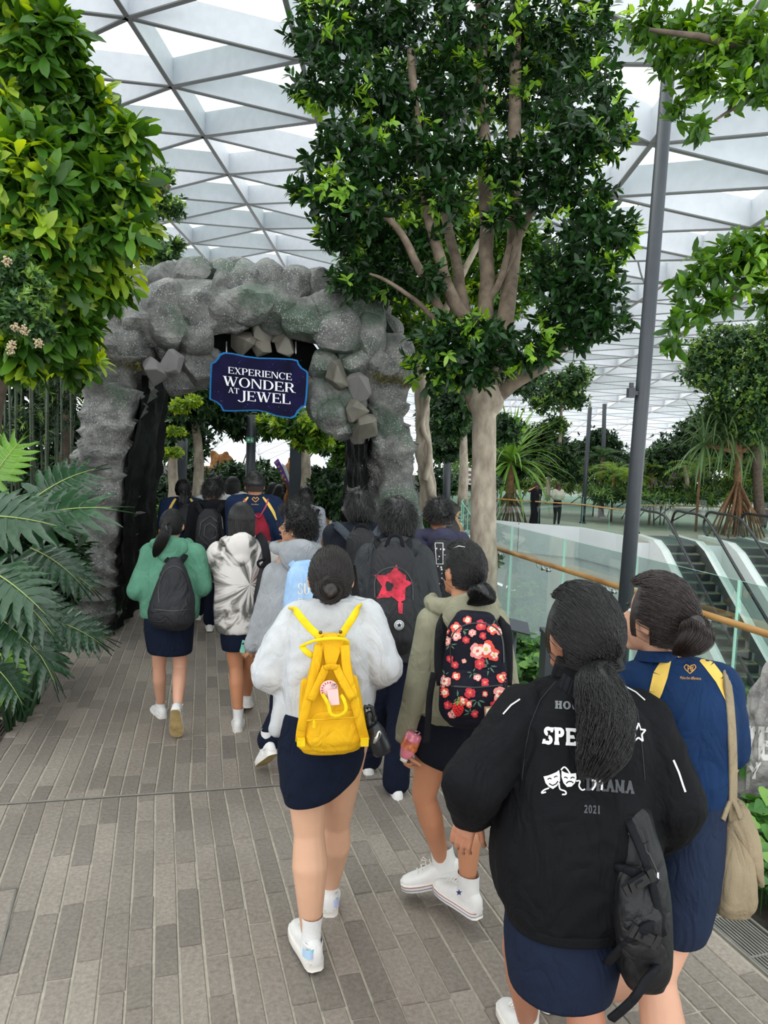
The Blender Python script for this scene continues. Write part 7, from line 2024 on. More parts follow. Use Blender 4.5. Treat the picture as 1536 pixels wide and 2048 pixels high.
for k_, its in lay_.items():
    for tg_ in order:
        ps = [p for a, p in its if a == tg_]
        if ps: b.print_on('flower_print', ps, FL[k_], 9, order[tg_] + (.0004 if k_ in ('coral', 'pink') else 0), allb, kind='stuff')
b.print_on('zip_arc', line_px([tuple(q) for q in smoothpath([(902, 1330), (902, 1280), (918, 1256), (950, 1246), (985, 1252), (1004, 1275), (1008, 1325)], 4)], 2.5), m_rub, 8, .005)
b.print_on('pocket_zip', line_px([(902, 1372), (950, 1375), (1006, 1370)], 3), m_rub, 8, .005, allb)
lbp = MB(); q = [(969, 1414), (1000, 1412), (1001, 1432), (970, 1434)]; A_ = [b.L(u, v, -.135) for u, v in q]; lbp.add(A_ + [p + V((0, .004, 0)) for p in A_], [(0, 1, 2, 3), (7, 6, 5, 4), (0, 4, 5, 1), (1, 5, 6, 2), (2, 6, 7, 3), (3, 7, 4, 0)])
lbo = obj('stitched_label', lbp, mat('tan_leather', '9a7458', .6), b.root, smooth=False)
lb2 = MB(); q = [(972, 1417), (997, 1415), (998, 1429), (973, 1431)]; lb2.add([b.L(u, v, -.137) for u, v in q], [(0, 1, 2, 3)]); lb2.add([b.L(u, v, -.139) for u, v in ((977, 1424), (992, 1423), (990, 1427), (979, 1428))], [(0, 1, 2, 3)], 1); obj('label_face', lb2, [mat('cream_label', 'd8ccb8', .7, var=.05), mat('label_ink', '4a4a44', .7)], lbo, smooth=False)
b.strap('shoulder_strap', [(890, 1235, .14), (882, 1262, .06), (880, 1330, .04), (885, 1370, .02)], .022, m_web, .012); b.strap('shoulder_strap', [(1002, 1240, .14), (1012, 1262, .06), (1014, 1330, .04), (1012, 1370, .02)], .022, m_web, .012)
b.strap('adjuster_strap', [(868, 1345, -.02), (860, 1390, -.03), (856, 1445, -.03), (852, 1488, -.02)], .012, m_web)
b.strap('top_handle', [(935, 1240, -.01), (950, 1226, -.01), (966, 1240, -.01)], .008, m_web)
# crocheted berry charm
b2 = Bag('berry_charm', 'red crocheted strawberry charm hanging from the floral backpack', 'charm', 916, 1418, 2.68, 12)
cm = MB(); rr = random.Random(1)
for i in range(60):
    t_ = (i + .5) / 60; a = i * 2.4; rad_ = .017 * math.sin(min(PI * (t_ * .85 + .12), PI)) ** .8; z_ = .024 - t_ * .048
    vs, fs = icosphere(1); cm.add([V((math.cos(a) * rad_, math.sin(a) * rad_, z_)) + v * .0055 for v in vs], fs)
obj('berry', cm, mat('red_yarn', 'c81e22', .85, var=.15, scale=100), b2.root)
cp = MB(); [cp.cap(V((0, 0, .026)), V((math.cos(a) * .018, math.sin(a) * .018, .020)), .004, .002, 6) for a in np.linspace(0, 5.2, 6)]; cp.tube([V((0, 0, .024)), V((0, 0, .045))], .002, 6)
obj('calyx', cp, mat('green_yarn', '3a9a45', .85), b2.root)
# the pink bottle in her hand
b3 = Bag('drink_bottle', 'clear pink drink bottle with red label held upside down in a left hand', 'bottle', 816, 1500, 2.95, 12)
A0, A1 = b3.L(830, 1466, -.0), b3.L(809, 1516, .0)
ax_ = (A1 - A0); m_pinkp = mat('pink_bottle_plastic', 'd4788a', .15, var=.1, coat=.5); 
obj('bottle_body', MB().tube([A0, A0 + ax_ * .06, A0 + ax_ * .2, A0 + ax_ * .6, A0 + ax_ * .85, A0 + ax_ * 1.0], [.026, .033, .034, .034, .026, .015], 20), m_pinkp, b3.root)
obj('wrap_label', MB().tube([A0 + ax_ * .28, A0 + ax_ * .62], .0348, 20, caps=False), mat('red_orange_label', 'c4344a', .4, var=.35, scale=60, c2='d98a4a'), b3.root)
obj('cap', MB().tube([A0 + ax_ * 1.0, A0 + ax_ * 1.12], .015, 14), m_sole, b3.root)
bs = MB(); [bs.box(A0 + V((math.cos(a) * .017, -.002, 0)) + V((0, math.sin(a) * .017, 0)) - ax_.normalized() * .002, (.004, .012, .003), Matrix.Rotation(a, 3, 'Z')) for a in np.linspace(0, 5.5, 6)]; obj('base_ridges', bs, mat('bottle_base', 'e3b9bf', .15), b3.root, smooth=False, kind='stuff')

# ============================================================ P5: green hoodie
m_grn = fabric('sage_green_hoodie', '4f8069', .07, .9, bump=.3, bscale=300, c2='5a8c74')
p5 = Person('person in green hoodie with black backpack and swinging ponytail, left of the group', 345, 1013, 5.1, 13, yaw=-14, tone='c39379', build=.92)
p5.j(sL=(303, 1108, 0), sR=(390, 1108, 0), eL=(276, 1180, -.05), eR=(403, 1172, 0), wL=(292, 1178, .28), wR=(392, 1180, .26), hL=(322, 1230, 0), hR=(360, 1230, 0), kL=(318, 1332, .1), kR=(360, 1335, .05), aL=(322, 1412, .22), aR=(355, 1418, -.18))
p5.body(); p5.top(m_grn, rows=[(282, 1232, 397, 1236, .13), (282, 1200, 399, 1205, .14), (287, 1150, 398, 1152, .14), (290, 1112, 397, 1112, .12), (305, 1092, 385, 1092, .10), (325, 1082, 368, 1082, .07)], r=(.082, .078, .06), amp=.010, name='hoodie')
p5.hood(m_grn, w=.13, z=1.385, drop=.13, r=.045)
p5.skirt(m_navy, rows=[(300, 1300, 380, 1306, .13), (296, 1290, 384, 1298, .14), (290, 1240, 388, 1240, .15), (300, 1215, 385, 1215, .13)])
make_hair(p5, 'pony', n=1500, rad=.0012, tie=(-.012, -.108, .010), tr=.018, ntail=500, tail=[tuple(p5.L(332, 1062, -.16)) + (.030,), tuple(p5.L(322, 1085, -.16)) + (.034,), tuple(p5.L(314, 1103, -.15)) + (.024,), tuple(p5.L(309, 1114, -.14)) + (.005,)])
shoe(p5.root, p5.J['aL'], (-.35, 1), 'low', .0, 1.0, sockh=.01); shoe(p5.root, p5.J['aR'], (.1, 1), 'low', 1.15, 1.0, sockh=.01, sole=m_sole, tread=m_tread)
b = Bag('backpack', 'plain black teardrop backpack on the green hoodie', 'backpack', 346, 1190, 4.90, 13)
m_bagd = fabric('dark_grey_nylon', '17181c', .2, .6, bump=.15, spec=.35)
b.shell('bag_body', [(338, 1122, 364, 1122, .03), (326, 1140, 374, 1142, .06), (309, 1180, 384, 1182, .09), (300, 1215, 388, 1215, .11), (299, 1240, 388, 1240, .10), (306, 1250, 382, 1250, .07)], m_bagd, power=2.6, amp=.010)
b.print_on('zip_arc', line_px([tuple(q) for q in smoothpath([(318, 1205), (318, 1170), (330, 1142), (350, 1132), (368, 1145), (378, 1175), (378, 1205)], 4)], 2), m_buck, 8, .004)
b.print_on('pocket_seam', line_px([(304, 1218), (345, 1222), (384, 1218)], 2), m_buck, 8, .004)
b.strap('shoulder_strap', [(340, 1126, .02), (328, 1112, .10), (322, 1100, .22)], .02, m_web, .01); b.strap('shoulder_strap', [(360, 1126, .02), (370, 1112, .10), (374, 1100, .22)], .02, m_web, .01)

# ============================================================ P6: tie-dye hoodie
def tiedye():
    m, n, l, bs = newmat('tie_dye_cloth'); bs.inputs['Roughness'].default_value = .9; bs.inputs['Specular IOR Level'].default_value = .15
    tc = n.new('ShaderNodeTexCoord'); mp = n.new('ShaderNodeMapping'); mp.inputs['Location'].default_value = (-.06, 0, -1.02); l.new(tc.outputs['Object'], mp.inputs[0])
    sx = n.new('ShaderNodeSeparateXYZ'); l.new(mp.outputs[0], sx.inputs[0])
    at = n.new('ShaderNodeMath'); at.operation = 'ARCTAN2'; l.new(sx.outputs[2], at.inputs[0]); l.new(sx.outputs[0], at.inputs[1])
    ln = n.new('ShaderNodeVectorMath'); ln.operation = 'LENGTH'; l.new(mp.outputs[0], ln.inputs[0])
    cb_ = n.new('ShaderNodeCombineXYZ'); ma = n.new('ShaderNodeMath'); ma.operation = 'MULTIPLY'; ma.inputs[1].default_value = 2.4; l.new(at.outputs[0], ma.inputs[0]); l.new(ma.outputs[0], cb_.inputs[0])
    mb_ = n.new('ShaderNodeMath'); mb_.operation = 'MULTIPLY'; mb_.inputs[1].default_value = 5.5; l.new(ln.outputs['Value'], mb_.inputs[0]); l.new(mb_.outputs[0], cb_.inputs[1])
    t = n.new('ShaderNodeTexNoise'); t.inputs['Scale'].default_value = 1.5; t.inputs['Detail'].default_value = 4; t.inputs['Distortion'].default_value = .7; l.new(cb_.outputs[0], t.inputs[0])
    r = n.new('ShaderNodeValToRGB'); e = r.color_ramp.elements; e[0].position = .40; e[0].color = rgba('5e5f5b'); e[1].position = .53; e[1].color = rgba('cfcbc6'); k = e.new(.46); k.color = rgba('9a9590')
    l.new(t.outputs[0], r.inputs[0])
    t2 = n.new('ShaderNodeTexNoise'); t2.inputs['Scale'].default_value = 4; l.new(mp.outputs[0], t2.inputs[0]); r2 = n.new('ShaderNodeValToRGB'); r2.color_ramp.elements[0].position = .56; r2.color_ramp.elements[0].color = (1, 1, 1, 1); r2.color_ramp.elements[1].position = .66; r2.color_ramp.elements[1].color = rgba('c5a7a4'); l.new(t2.outputs[0], r2.inputs[0])
    mx = n.new('ShaderNodeMix'); mx.data_type = 'RGBA'; mx.blend_type = 'MULTIPLY'; mx.inputs[0].default_value = .7; l.new(r.outputs[0], mx.inputs[6]); l.new(r2.outputs[0], mx.inputs[7]); l.new(mx.outputs[2], bs.inputs['Base Color'])
    return m
m_td = tiedye()
p6 = Person('person in black and white tie-dye hoodie with shoulder-length black hair', 484, 1003, 5.15, 13, yaw=10, tone='b47a58', build=.95)
p6.j(sL=(440, 1105, 0), sR=(532, 1105, 0), eL=(414, 1140, .05), eR=(556, 1160, 0), wL=(420, 1150, .3), wR=(548, 1180, .22), hL=(462, 1240, 0), hR=(496, 1240, 0), kL=(472, 1332, .02), kR=(498, 1330, .15), aL=(476, 1437, -.02), aR=(494, 1392, .36))
p6.body(); p6.top(m_td, rows=[(436, 1262, 520, 1262, .12), (430, 1245, 528, 1248, .135), (428, 1180, 535, 1180, .14), (428, 1120, 542, 1120, .13), (440, 1094, 532, 1094, .10), (458, 1082, 512, 1082, .07)], r=(.082, .075, .06), amp=.011, name='hoodie')
p6.hood(m_td, w=.125, z=1.37, drop=.16, r=.04)
p6.skirt(m_navy, rows=[(446, 1296, 503, 1296, .10), (443, 1280, 508, 1280, .11), (440, 1240, 515, 1240, .11)], name='shorts')
make_hair(p6, 'bob', n=2200, rad=.0012, length=.17, vol=1.08)
shoe(p6.root, p6.J['aL'], (.05, 1), 'low', .0, 1.0, sockh=.06); shoe(p6.root, p6.J['aR'], (.1, 1), 'low', .3, 1.0, sockh=.06)
b = Bag('backpack', 'black and dark red backpack slung on the right shoulder of the tie-dye hoodie', 'backpack', 528, 1170, 5.0, 13)
b.shell('bag_body', [(522, 1132, 542, 1134, .04), (514, 1160, 546, 1160, .07), (508, 1195, 544, 1198, .08), (510, 1225, 540, 1226, .06)], m_bagd, amp=.006)
b.strap('shoulder_strap', [(518, 1070, .12), (527, 1084, .0), (533, 1110, -.06), (534, 1140, -.07)], .028, m_web, .012)
b.print_on('red_panel', blobpoly(538, 1150, 9, 1, 10, .1, 1.6), fabric('dark_red_nylon', '5a1420', .15), 8, .004)
b.strap('loose_webbing', [(530, 1118, -.08), (516, 1124, -.09), (520, 1134, -.09), (532, 1130, -.08)], .009, m_web, .004)

# ============================================================ P7: grey hoodie, glasses, light blue bag
m_gry = fabric('heather_grey_hoodie', '8f9396', .07, .9, bump=.3, bscale=300, c2='9a9ea1')
p7 = Person('person in grey hoodie with curly top and glasses turning left, light blue backpack', 594, 1021, 4.5, 16, yaw=62, tone='b88768', H=1.62)
p7.j(sL=(550, 1150, 0), sR=(650, 1150, 0), eL=(525, 1232, .0), eR=(668, 1230, 0), wL=(502, 1296, .02), wR=(660, 1260, .2), hL=(575, 1330, 0), hR=(625, 1330, 0), kL=(562, 1430, .05), kR=(600, 1420, .3), aL=(533, 1488, -.08), aR=(600, 1490, .5))
p7.body(dirL=p7.L(488, 1306, .05) - p7.L(502, 1296, .02), palmL=(.5, .3, .2), curlL=.7, hvox=.005)
p7.top(m_gry, rows=[(518, 1312, 650, 1312, .13), (516, 1280, 656, 1280, .14), (528, 1200, 664, 1200, .14), (542, 1150, 660, 1150, .13), (560, 1122, 640, 1122, .10), (580, 1108, 622, 1108, .07)], r=(.078, .066, .048), amp=.011, name='hoodie')
p7.hood(m_gry, w=.13, z=1.385, drop=.14, r=.045)
p7.trousers(m_navyp, flare=1.2)
make_hair(p7, 'mop', n=2600, rad=.0012, length=.05, lift=.30, puff=.16, vol=1.05, curl=.010, mess=.35, flow=(0, .2, -.6))
p7.shoes('low', (-.3, 1), (0, 1), .65, 0)
gl = MB(); X7 = lambda x, y, z: p7.Mh @ V((x, y, z))
for e in (-1, 1): gl.tube([X7(e * .034 + .024 * math.cos(a), .104, .004 + .019 * math.sin(a)) for a in np.linspace(0, 2 * PI, 17)], .0022, 6); gl.tube([X7(e * .058, .102, .008), X7(e * .082, .05, .012), X7(e * .086, -.01, .008)], .0022, 6)
gl.tube([X7(-.010, .106, .006), X7(.010, .106, .006)], .002, 6)
g7 = tag(obj('glasses', gl, m_rub, None), 'thin dark-framed glasses worn by the person turning left', 'glasses'); g7.matrix_world = Matrix.Translation(p7.fr.loc) @ p7.fr.W.to_4x4()
ear = MB(); ear.ell(X7(-.086, -.005, -.045), (.006, .006, .009)); obj('white_earbud', ear, m_sole, p7.root)
b = Bag('backpack', 'light blue backpack with cream lettering on the grey hoodie', 'backpack', 610, 1180, 4.28, 16)
m_lb = fabric('light_blue_canvas', '8fb2d6', .08, .7, bump=.2, c2='a4c3e2')
b.shell('bag_body', [(585, 1130, 640, 1128, .04), (574, 1150, 652, 1148, .07), (569, 1200, 656, 1196, .09), (569, 1260, 655, 1256, .09)], m_lb, amp=.006)
b.print_on('cream_lettering', text_px('SU', SERIF, 595, 1188, 620, 1190, 22) + text_px('P', SERIF, 596, 1214, 606, 1214, 18), mat('cream_print', 'd9d3c4', .7))
b.strap('shoulder_strap', [(588, 1132, .0), (580, 1124, .10), (572, 1120, .2)], .022, m_lb, .01)
b = Bag('phone', 'mint-green cased phone held in the left hand of the grey-hoodie person', 'phone', 487, 1293, 4.52, 16)
obj('case', MB().box((0, 0, 0), (.03, .012, .075), Matrix.Rotation(.2, 3, 'Y')), mat('mint_case', '6fb5a0', .4, var=.05), b.root, smooth=False)
obj('lens', MB().tube([V((-.004, -.006, .02)), V((-.004, -.009, .02))], .006, 12), m_rub, b.root)

# ============================================================ P8: charcoal jacket, red star backpack
m_chr = fabric('charcoal_windbreaker', '23272a', .12, .6, bump=.15, spec=.35)
p8 = Person('person in charcoal windbreaker with red-printed black backpack and mop of black hair', 796, 991, 4.2, 12, yaw=6, tone='c79878', H=1.70)
p8.j(sL=(742, 1118, 0), sR=(840, 1118, 0), eL=(722, 1215, 0), eR=(858, 1215, 0), wL=(735, 1290, .16), wR=(850, 1290, .16), hL=(770, 1330, 0), hR=(818, 1330, 0), kL=(752, 1430, .2), kR=(800, 1450, .05), aL=(736, 1522, .35), aR=(792, 1572, .05))
p8.body(); p8.top(m_chr, rows=[(728, 1312, 848, 1312, .14), (722, 1290, 855, 1290, .15), (718, 1200, 860, 1200, .15), (724, 1130, 856, 1130, .14), (742, 1098, 842, 1098, .11), (770, 1080, 820, 1080, .07)], r=(.084, .075, .055), amp=.012, freq=8, name='windbreaker')
p8.hood(m_chr, w=.105, z=1.40, drop=.10, r=.040)
p8.trousers(m_navyp, flare=1.25)
make_hair(p8, 'mop', n=2400, rad=.0013, length=.06, lift=.10, puff=.14, vol=1.05, flow=(0, .0, -1.0))
p8.shoes('high', (.05, 1), (.0, 1), .1, .15, sock=False)
b = Bag('backpack', 'black backpack with a red airbrushed star panel and round white star patch', 'backpack', 785, 1200, 3.98, 12)
b.shell('bag_body', [(760, 1092, 812, 1092, .05), (744, 1112, 828, 1112, .08), (737, 1160, 834, 1160, .10), (734, 1230, 836, 1230, .12), (738, 1280, 832, 1280, .11), (748, 1298, 822, 1298, .08)], m_bagd, power=2.8, amp=.006)
b.shell('front_pocket', [(752, 1196, 822, 1200, .02), (748, 1225, 826, 1228, .05), (750, 1275, 824, 1275, .05), (758, 1290, 816, 1290, .03)], m_bagd, dd=-.11, amp=.006, keep=False)
pk = b.root.children[-1]; allb = BVHTree.FromPolygons([v.co.copy() for v in b.main.data.vertices] + [v.co.copy() for v in pk.data.vertices], [tuple(p.vertices) for p in b.main.data.polygons] + [tuple(i + len(b.main.data.vertices) for i in p.vertices) for p in pk.data.polygons])
m_redair = mat('red_airbrush', 'b31f34', .75, var=.5, scale=22, c2='cf2b45')
b.print_on('red_airbrush_print', blobpoly(790, 1165, 18, 2, 16, .5, 1.1) + star_px(785, 1170, 42, .5, .2) + fan([(796, 1145), (812, 1150), (810, 1200), (800, 1204), (790, 1190)]) + fan([(752, 1196), (760, 1185), (790, 1180), (780, 1195)]) + fan([(796, 1205), (806, 1206), (805, 1228), (797, 1226)]), m_redair, 8, .003, allb)
b.print_on('dark_centre_print', blobpoly(778, 1172, 8, 5, 12, .4, 1.2), m_bagd, 8, .0045, allb)
b.print_on('zip_arc', line_px([tuple(q) for q in smoothpath([(750, 1195), (750, 1160), (762, 1142), (786, 1134), (810, 1142), (824, 1165), (826, 1200)], 4)], 2.5), m_buck, 8, .005)
c = b.L(798, 1250, -.175); obj('round_patch', MB().tube([c, c + V((0, -.004, 0))], .026, 24), m_piping, b.root)
sp_ = MB(); [sp_.add([c + V((math.sin(a) * r_ * .001, -.006, math.cos(a) * r_ * .001)) for a, r_ in t], [(0, 1, 2)]) for t in [[(0, 0), (PI * i / 5, 14 if i % 2 == 0 else 6), (PI * (i + 1) / 5, 6 if i % 2 == 0 else 14)] for i in range(10)]]
obj('patch_star', sp_, m_navyc, b.root, smooth=False)
obj('patch_ring', MB().tube([c + V((math.cos(a) * .021, -.005, math.sin(a) * .021)) for a in np.linspace(0, 2 * PI, 25)], .0008, 5), m_navyc, b.root)
b.strap('shoulder_strap', [(762, 1098, .0), (756, 1086, .08), (752, 1080, .2)], .025, m_web, .012); b.strap('shoulder_strap', [(812, 1098, .0), (820, 1086, .08), (826, 1080, .2)], .025, m_web, .012)
b.strap('top_handle', [(772, 1094, -.04), (782, 1072, -.04), (800, 1074, -.04), (806, 1094, -.04)], .010, m_web)
b.strap('side_cord', [(826, 1210, -.06), (832, 1230, -.06), (828, 1250, -.06)], .006, m_piping, .004)

# ============================================================ P9: dark shirt boy with grey strapped backpack
p9 = Person('person in dark short-sleeved shirt with neat round black haircut beside the arch pillar', 721, 970, 5.05, 12, tone='cf9f80', H=1.70)
m_dsh = fabric('dark_slate_shirt', '20242c', .1)
p9.j(eL=(668, 1150, 0), eR=(775, 1150, 0), wL=(680, 1220, .15), wR=(765, 1220, .15)); p9.walk(-1)
p9.body(); p9.top(m_dsh, short=.85, amp=.009, name='shirt'); p9.collar(m_dsh, r=.06, h=.035, z=1.385); p9.trousers(m_navyp)
make_hair(p9, 'short', n=1800, rad=.0013, length=.05, lift=.06, puff=.05, vol=1.06); p9.shoes('low')
b = Bag('backpack', 'black backpack with grey padded straps on the dark-shirted person', 'backpack', 722, 1110, 4.85, 12)
m_gst = fabric('slate_grey_strap', '3a4048', .1, .7)
b.shell('bag_body', [(706, 1060, 742, 1060, .04), (694, 1080, 754, 1080, .08), (690, 1130, 758, 1130, .1), (692, 1190, 756, 1190, .1)], m_bagd, amp=.005)
b.strap('shoulder_strap', [(700, 1078, -.02), (686, 1062, .04), (672, 1050, .14), (668, 1050, .24)], .028, m_gst, .012); b.strap('shoulder_strap', [(746, 1076, -.02), (756, 1062, .04), (766, 1050, .14), (770, 1050, .24)], .028, m_gst, .012)
b.strap('top_handle', [(712, 1064, -.03), (716, 1052, -.03), (732, 1052, -.03), (736, 1064, -.03)], .014, m_web)

# ============================================================ P10: purple-charcoal hoodie boy
m_ph = fabric('faded_purple_charcoal_hoodie', '38384a', .12, .9)
p10 = Person('person in faded purple-charcoal hoodie with undercut, rightmost before the fig trunk', 879, 1001, 5.3, 12, yaw=-8, tone='8d6148', H=1.64)
p10.j(eL=(838, 1170, 0), eR=(922, 1170, 0)); p10.walk(1); p10.body(); p10.top(m_ph, amp=.010, name='hoodie'); p10.hood(m_ph, w=.12, z=1.385, drop=.14, r=.04); p10.trousers(m_navyp)
make_hair(p10, 'fade', n=1700, rad=.0013, length=.045, lift=.35, puff=.14, vol=1.04, flow=(0, .3, -.6)); p10.shoes('low')
b = Bag('backpack', 'black backpack speckled with small white stars on the purple-charcoal hoodie', 'backpack', 884, 1140, 5.1, 12)
b.shell('bag_body', [(868, 1085, 906, 1085, .05), (860, 1110, 912, 1110, .09), (857, 1170, 914, 1170, .1), (860, 1210, 912, 1210, .09)], m_bagd)
rr = random.Random(8); b.print_on('star_specks', sum([star_px(rr.uniform(862, 910), rr.uniform(1095, 1200), rr.choice((1.5, 2.2, 3))) for _ in range(34)], []), m_piping, 8, .004, kind='stuff')
b.print_on('silver_outline', line_px([(870, 1086), (886, 1086), (886, 1128), (873, 1128), (870, 1086)], 1.4), m_piping, 8, .004)

# ============================================================ P11: broad person in navy polo, red drawstring bag
p11 = Person('person in navy polo with yellow shoulder bands and close-cropped fade, carrying a red drawstring bag', 510, 944, 6.9, 14, tone='a87655', build=1.18, H=1.74)
p11.j(eL=(470, 1080, 0), eR=(556, 1080, 0)); p11.walk(-1); p11.body(neck=1.2)
m_polo2 = fabric('dark_navy_polo_knit', '16253f', .1)
p11.top(m_polo2, zrows=[(.84, .18, .14, 0), (1.0, .19, .14, 0), (1.2, .20, .14, -.01), (1.30, .19, .12, -.01), (1.37, .11, .085, -.01), (1.41, .06, .06, -.01)], short=.8, r=(.09, .08, .06), amp=.008, name='polo_shirt'); p11.trousers(m_navyp); p11.collar(m_polo2, r=.062, h=.02, z=1.37)
def bands(p, uc, v0, w, h, wb):
    for s_ in (-1, 1): p.print_on('yellow_band', line_px([(uc + s_ * w * .35, v0), (uc + s_ * w * .62, v0 + h * .3), (uc + s_ * w * .85, v0 + h * .65), (uc + s_ * w * 1.0, v0 + h)], [wb * .5, wb, wb, wb * .4]), m_yellow, 8, .004)
bands(p11, 511, 994, 42, 46, 6)
p11.print_on('gold_emblem', line_px([(511, 1004), (504, 998), (508, 994), (511, 998), (514, 994), (518, 998), (511, 1004)], 1.2) + font_px('Make the difference', 503, 1010, 4, 0, .45), m_gold, 8, .004, kind='stuff')
make_hair(p11, 'fade', n=1300, rad=.0014, length=.022, lift=.3, puff=.08, vol=1.03, flow=(0, .3, -.6)); p11.shoes('low')
b = Bag('drawstring_bag', 'dark red drawstring bag with crossed cords on the broad navy-polo person', 'bag', 517, 1055, 6.68, 14)
m_dred = fabric('dark_red_nylon_bag', '7a1226', .2, .5)
b.shell('bag_body', [(510, 1034, 526, 1034, .03), (502, 1048, 534, 1048, .06), (498, 1080, 540, 1080, .08), (500, 1110, 538, 1110, .07)], m_dred, amp=.014, freq=14)
for s_, a in ((0, [(488, 998, .0), (496, 1012, -.04), (508, 1028, -.05), (517, 1036, -.04)]), (1, [(536, 998, .0), (532, 1012, -.04), (524, 1026, -.05), (518, 1036, -.04)])): b.strap('cord', a, .006, mat('pink_red_cord', 'a8304a', .6), .005)

# ============================================================ P12-P16 and the rest of the group
def bagpack(name_label, u, v0, v1, D, w, h=14, m=None, nm='backpack', power=2.8, straps=True):
    b = Bag(nm, name_label, 'backpack', u, (v0 + v1) / 2, D, h); m = m or m_bagd; H_ = v1 - v0
    b.shell('bag_body', [(u - w * .5, v0, u + w * .5, v0, .05), (u - w * .85, v0 + H_ * .15, u + w * .85, v0 + H_ * .15, .08), (u - w, v0 + H_ * .5, u + w, v0 + H_ * .5, .11), (u - w, v1 - H_ * .1, u + w, v1 - H_ * .1, .11), (u - w * .8, v1, u + w * .8, v1, .08)], m, power=power, amp=.006)
    if straps:
        for s_ in (-1, 1): b.strap('shoulder_strap', [(u + s_ * w * .5, v0 + H_ * .08, -.02), (u + s_ * w * .8, v0 - H_ * .08, .04), (u + s_ * w * .95, v0 - H_ * .16, .14), (u + s_ * w * .95, v0 - H_ * .12, .24)], .024, m_web, .012)
    return b
m_bh = fabric('black_hoodie_fleece', '121317', .12)
p12 = Person('person in black hoodie with angular black backpack between the green hoodie and tie-dye hoodie', 428, 958, 7.3, 14, yaw=-25, tone='c08f72', H=1.64)
p12.walk(1, .25, .3); p12.J['aR'] = p12.fr.w2l(G(419, 1262)) + V((0, 0, .10)); p12.J['aL'] = p12.fr.w2l(G(396, 1238)) + V((0, 0, .09)); p12.J['kR'] = p12.J['hR'].lerp(p12.J['aR'], .5) + V((0, .06, 0)); p12.J['kL'] = p12.J['hL'].lerp(p12.J['aL'], .5) + V((0, .08, 0))
p12.body(); p12.top(m_bh, amp=.010, name='hoodie'); p12.hood(m_bh, w=.12, z=1.385, drop=.12); p12.trousers(m_navyp, flare=1.2); make_hair(p12, 'short', n=1100, rad=.0015, length=.05, lift=.4, puff=.12, vol=1.04); p12.shoes('low')
b = bagpack('black backpack with angular moulded front on the black hoodie', 420, 1022, 1100, 7.08, 27)
b.print_on('moulded_ridges', line_px([(402, 1045), (420, 1032), (438, 1046), (446, 1075), (420, 1094), (398, 1072), (402, 1045)], 2.5) + line_px([(410, 1052), (420, 1046), (432, 1056), (434, 1072), (420, 1080), (408, 1070), (410, 1052)], 2), m_buck, 8, .008)
b.print_on('reflective_strip', line_px([(443, 1025), (446, 1058)], 1.6), m_piping, 8, .005)
p13 = Person('person in navy and yellow polo with long ponytail and black backpack, leftmost inside the arch', 367, 953, 7.8, 14, tone='b98768')
p13.walk(-1); p13.body(); p13.top(m_polo2, short=.8, amp=.008, name='polo_shirt'); p13.skirt(m_navy); bands(p13, 366, 992, 30, 36, 5)
make_hair(p13, 'pony', n=900, rad=.0016, tie=(.0, -.108, .0), tr=.018, ntail=300, tail=[tuple(p13.L(367, 988, -.15)) + (.03,), tuple(p13.L(366, 1005, -.17)) + (.034,), tuple(p13.L(364, 1018, -.17)) + (.01,)]); p13.shoes('low')
bagpack('black backpack on the leftmost navy polo inside the arch', 373, 1012, 1060, 7.6, 19)
p15 = Person('person in white top with a loose bun, half hidden behind the black hoodie', 432, 950, 8.6, 14, yaw=-10, tone='c39379')
m_wt = fabric('white_shirt_cloth', 'c4c5c3', .06); p15.walk(1); p15.body(); p15.top(m_wt, amp=.009, name='shirt'); p15.skirt(m_navy); make_hair(p15, 'bun', n=700, rad=.0017, tie=(.02, -.07, .085), br=.04, axis=(0, -.4, .9)); p15.shoes('low')
p14 = Person('person in white top and black face mask looking back, beyond the black hoodie', 466, 951, 10, 14, yaw=-75, tone='c39379')
p14.walk(-1); p14.body(); p14.top(m_wt, amp=.009, name='shirt'); p14.skirt(m_navy); make_hair(p14, 'long', n=800, rad=.002, length=.26); p14.shoes('low')
mk_ = MB(); mk_.ell(p14.Mh @ V((0, .062, -.052)), (.058, .052, .052), p14.Mh.to_3x3()); o = obj('face_mask', mk_, mat('black_mask', '151518', .8), None); o.matrix_world = Matrix.Translation(p14.fr.loc) @ p14.fr.W.to_4x4(); tag(o, 'black face mask on the person in white looking back', 'face mask')
p16 = Person('person in light grey shirt with blue-grey backpack, right inside the arch', 611, 971, 8.0, 12, tone='a97a5c')
p16.walk(1); p16.body(); m_lg = fabric('light_grey_shirt', '9b9fa8', .06); p16.top(m_lg, short=.85, amp=.008, name='shirt'); p16.trousers(m_navyp); p16.collar(m_dsh, r=.056, h=.03, z=1.375); make_hair(p16, 'short', n=1000, rad=.0017, length=.03, lift=.2, puff=.06, vol=1.03); p16.shoes('low')
b = bagpack('blue-grey backpack with dark side on the light grey shirt', 620, 1030, 1080, 7.8, 17, m=fabric('blue_grey_canvas', '4d5a6b', .1))
p20 = Person('short dark-haired person almost hidden between the dark shirt and the windbreaker', 750, 1022, 6.0, 12, tone='b98768')
p20.walk(1); p20.body(); p20.top(m_bh, amp=.008, name='hoodie'); p20.skirt(m_navy); make_hair(p20, 'long', n=900, rad=.0015, length=.2); p20.shoes('low')
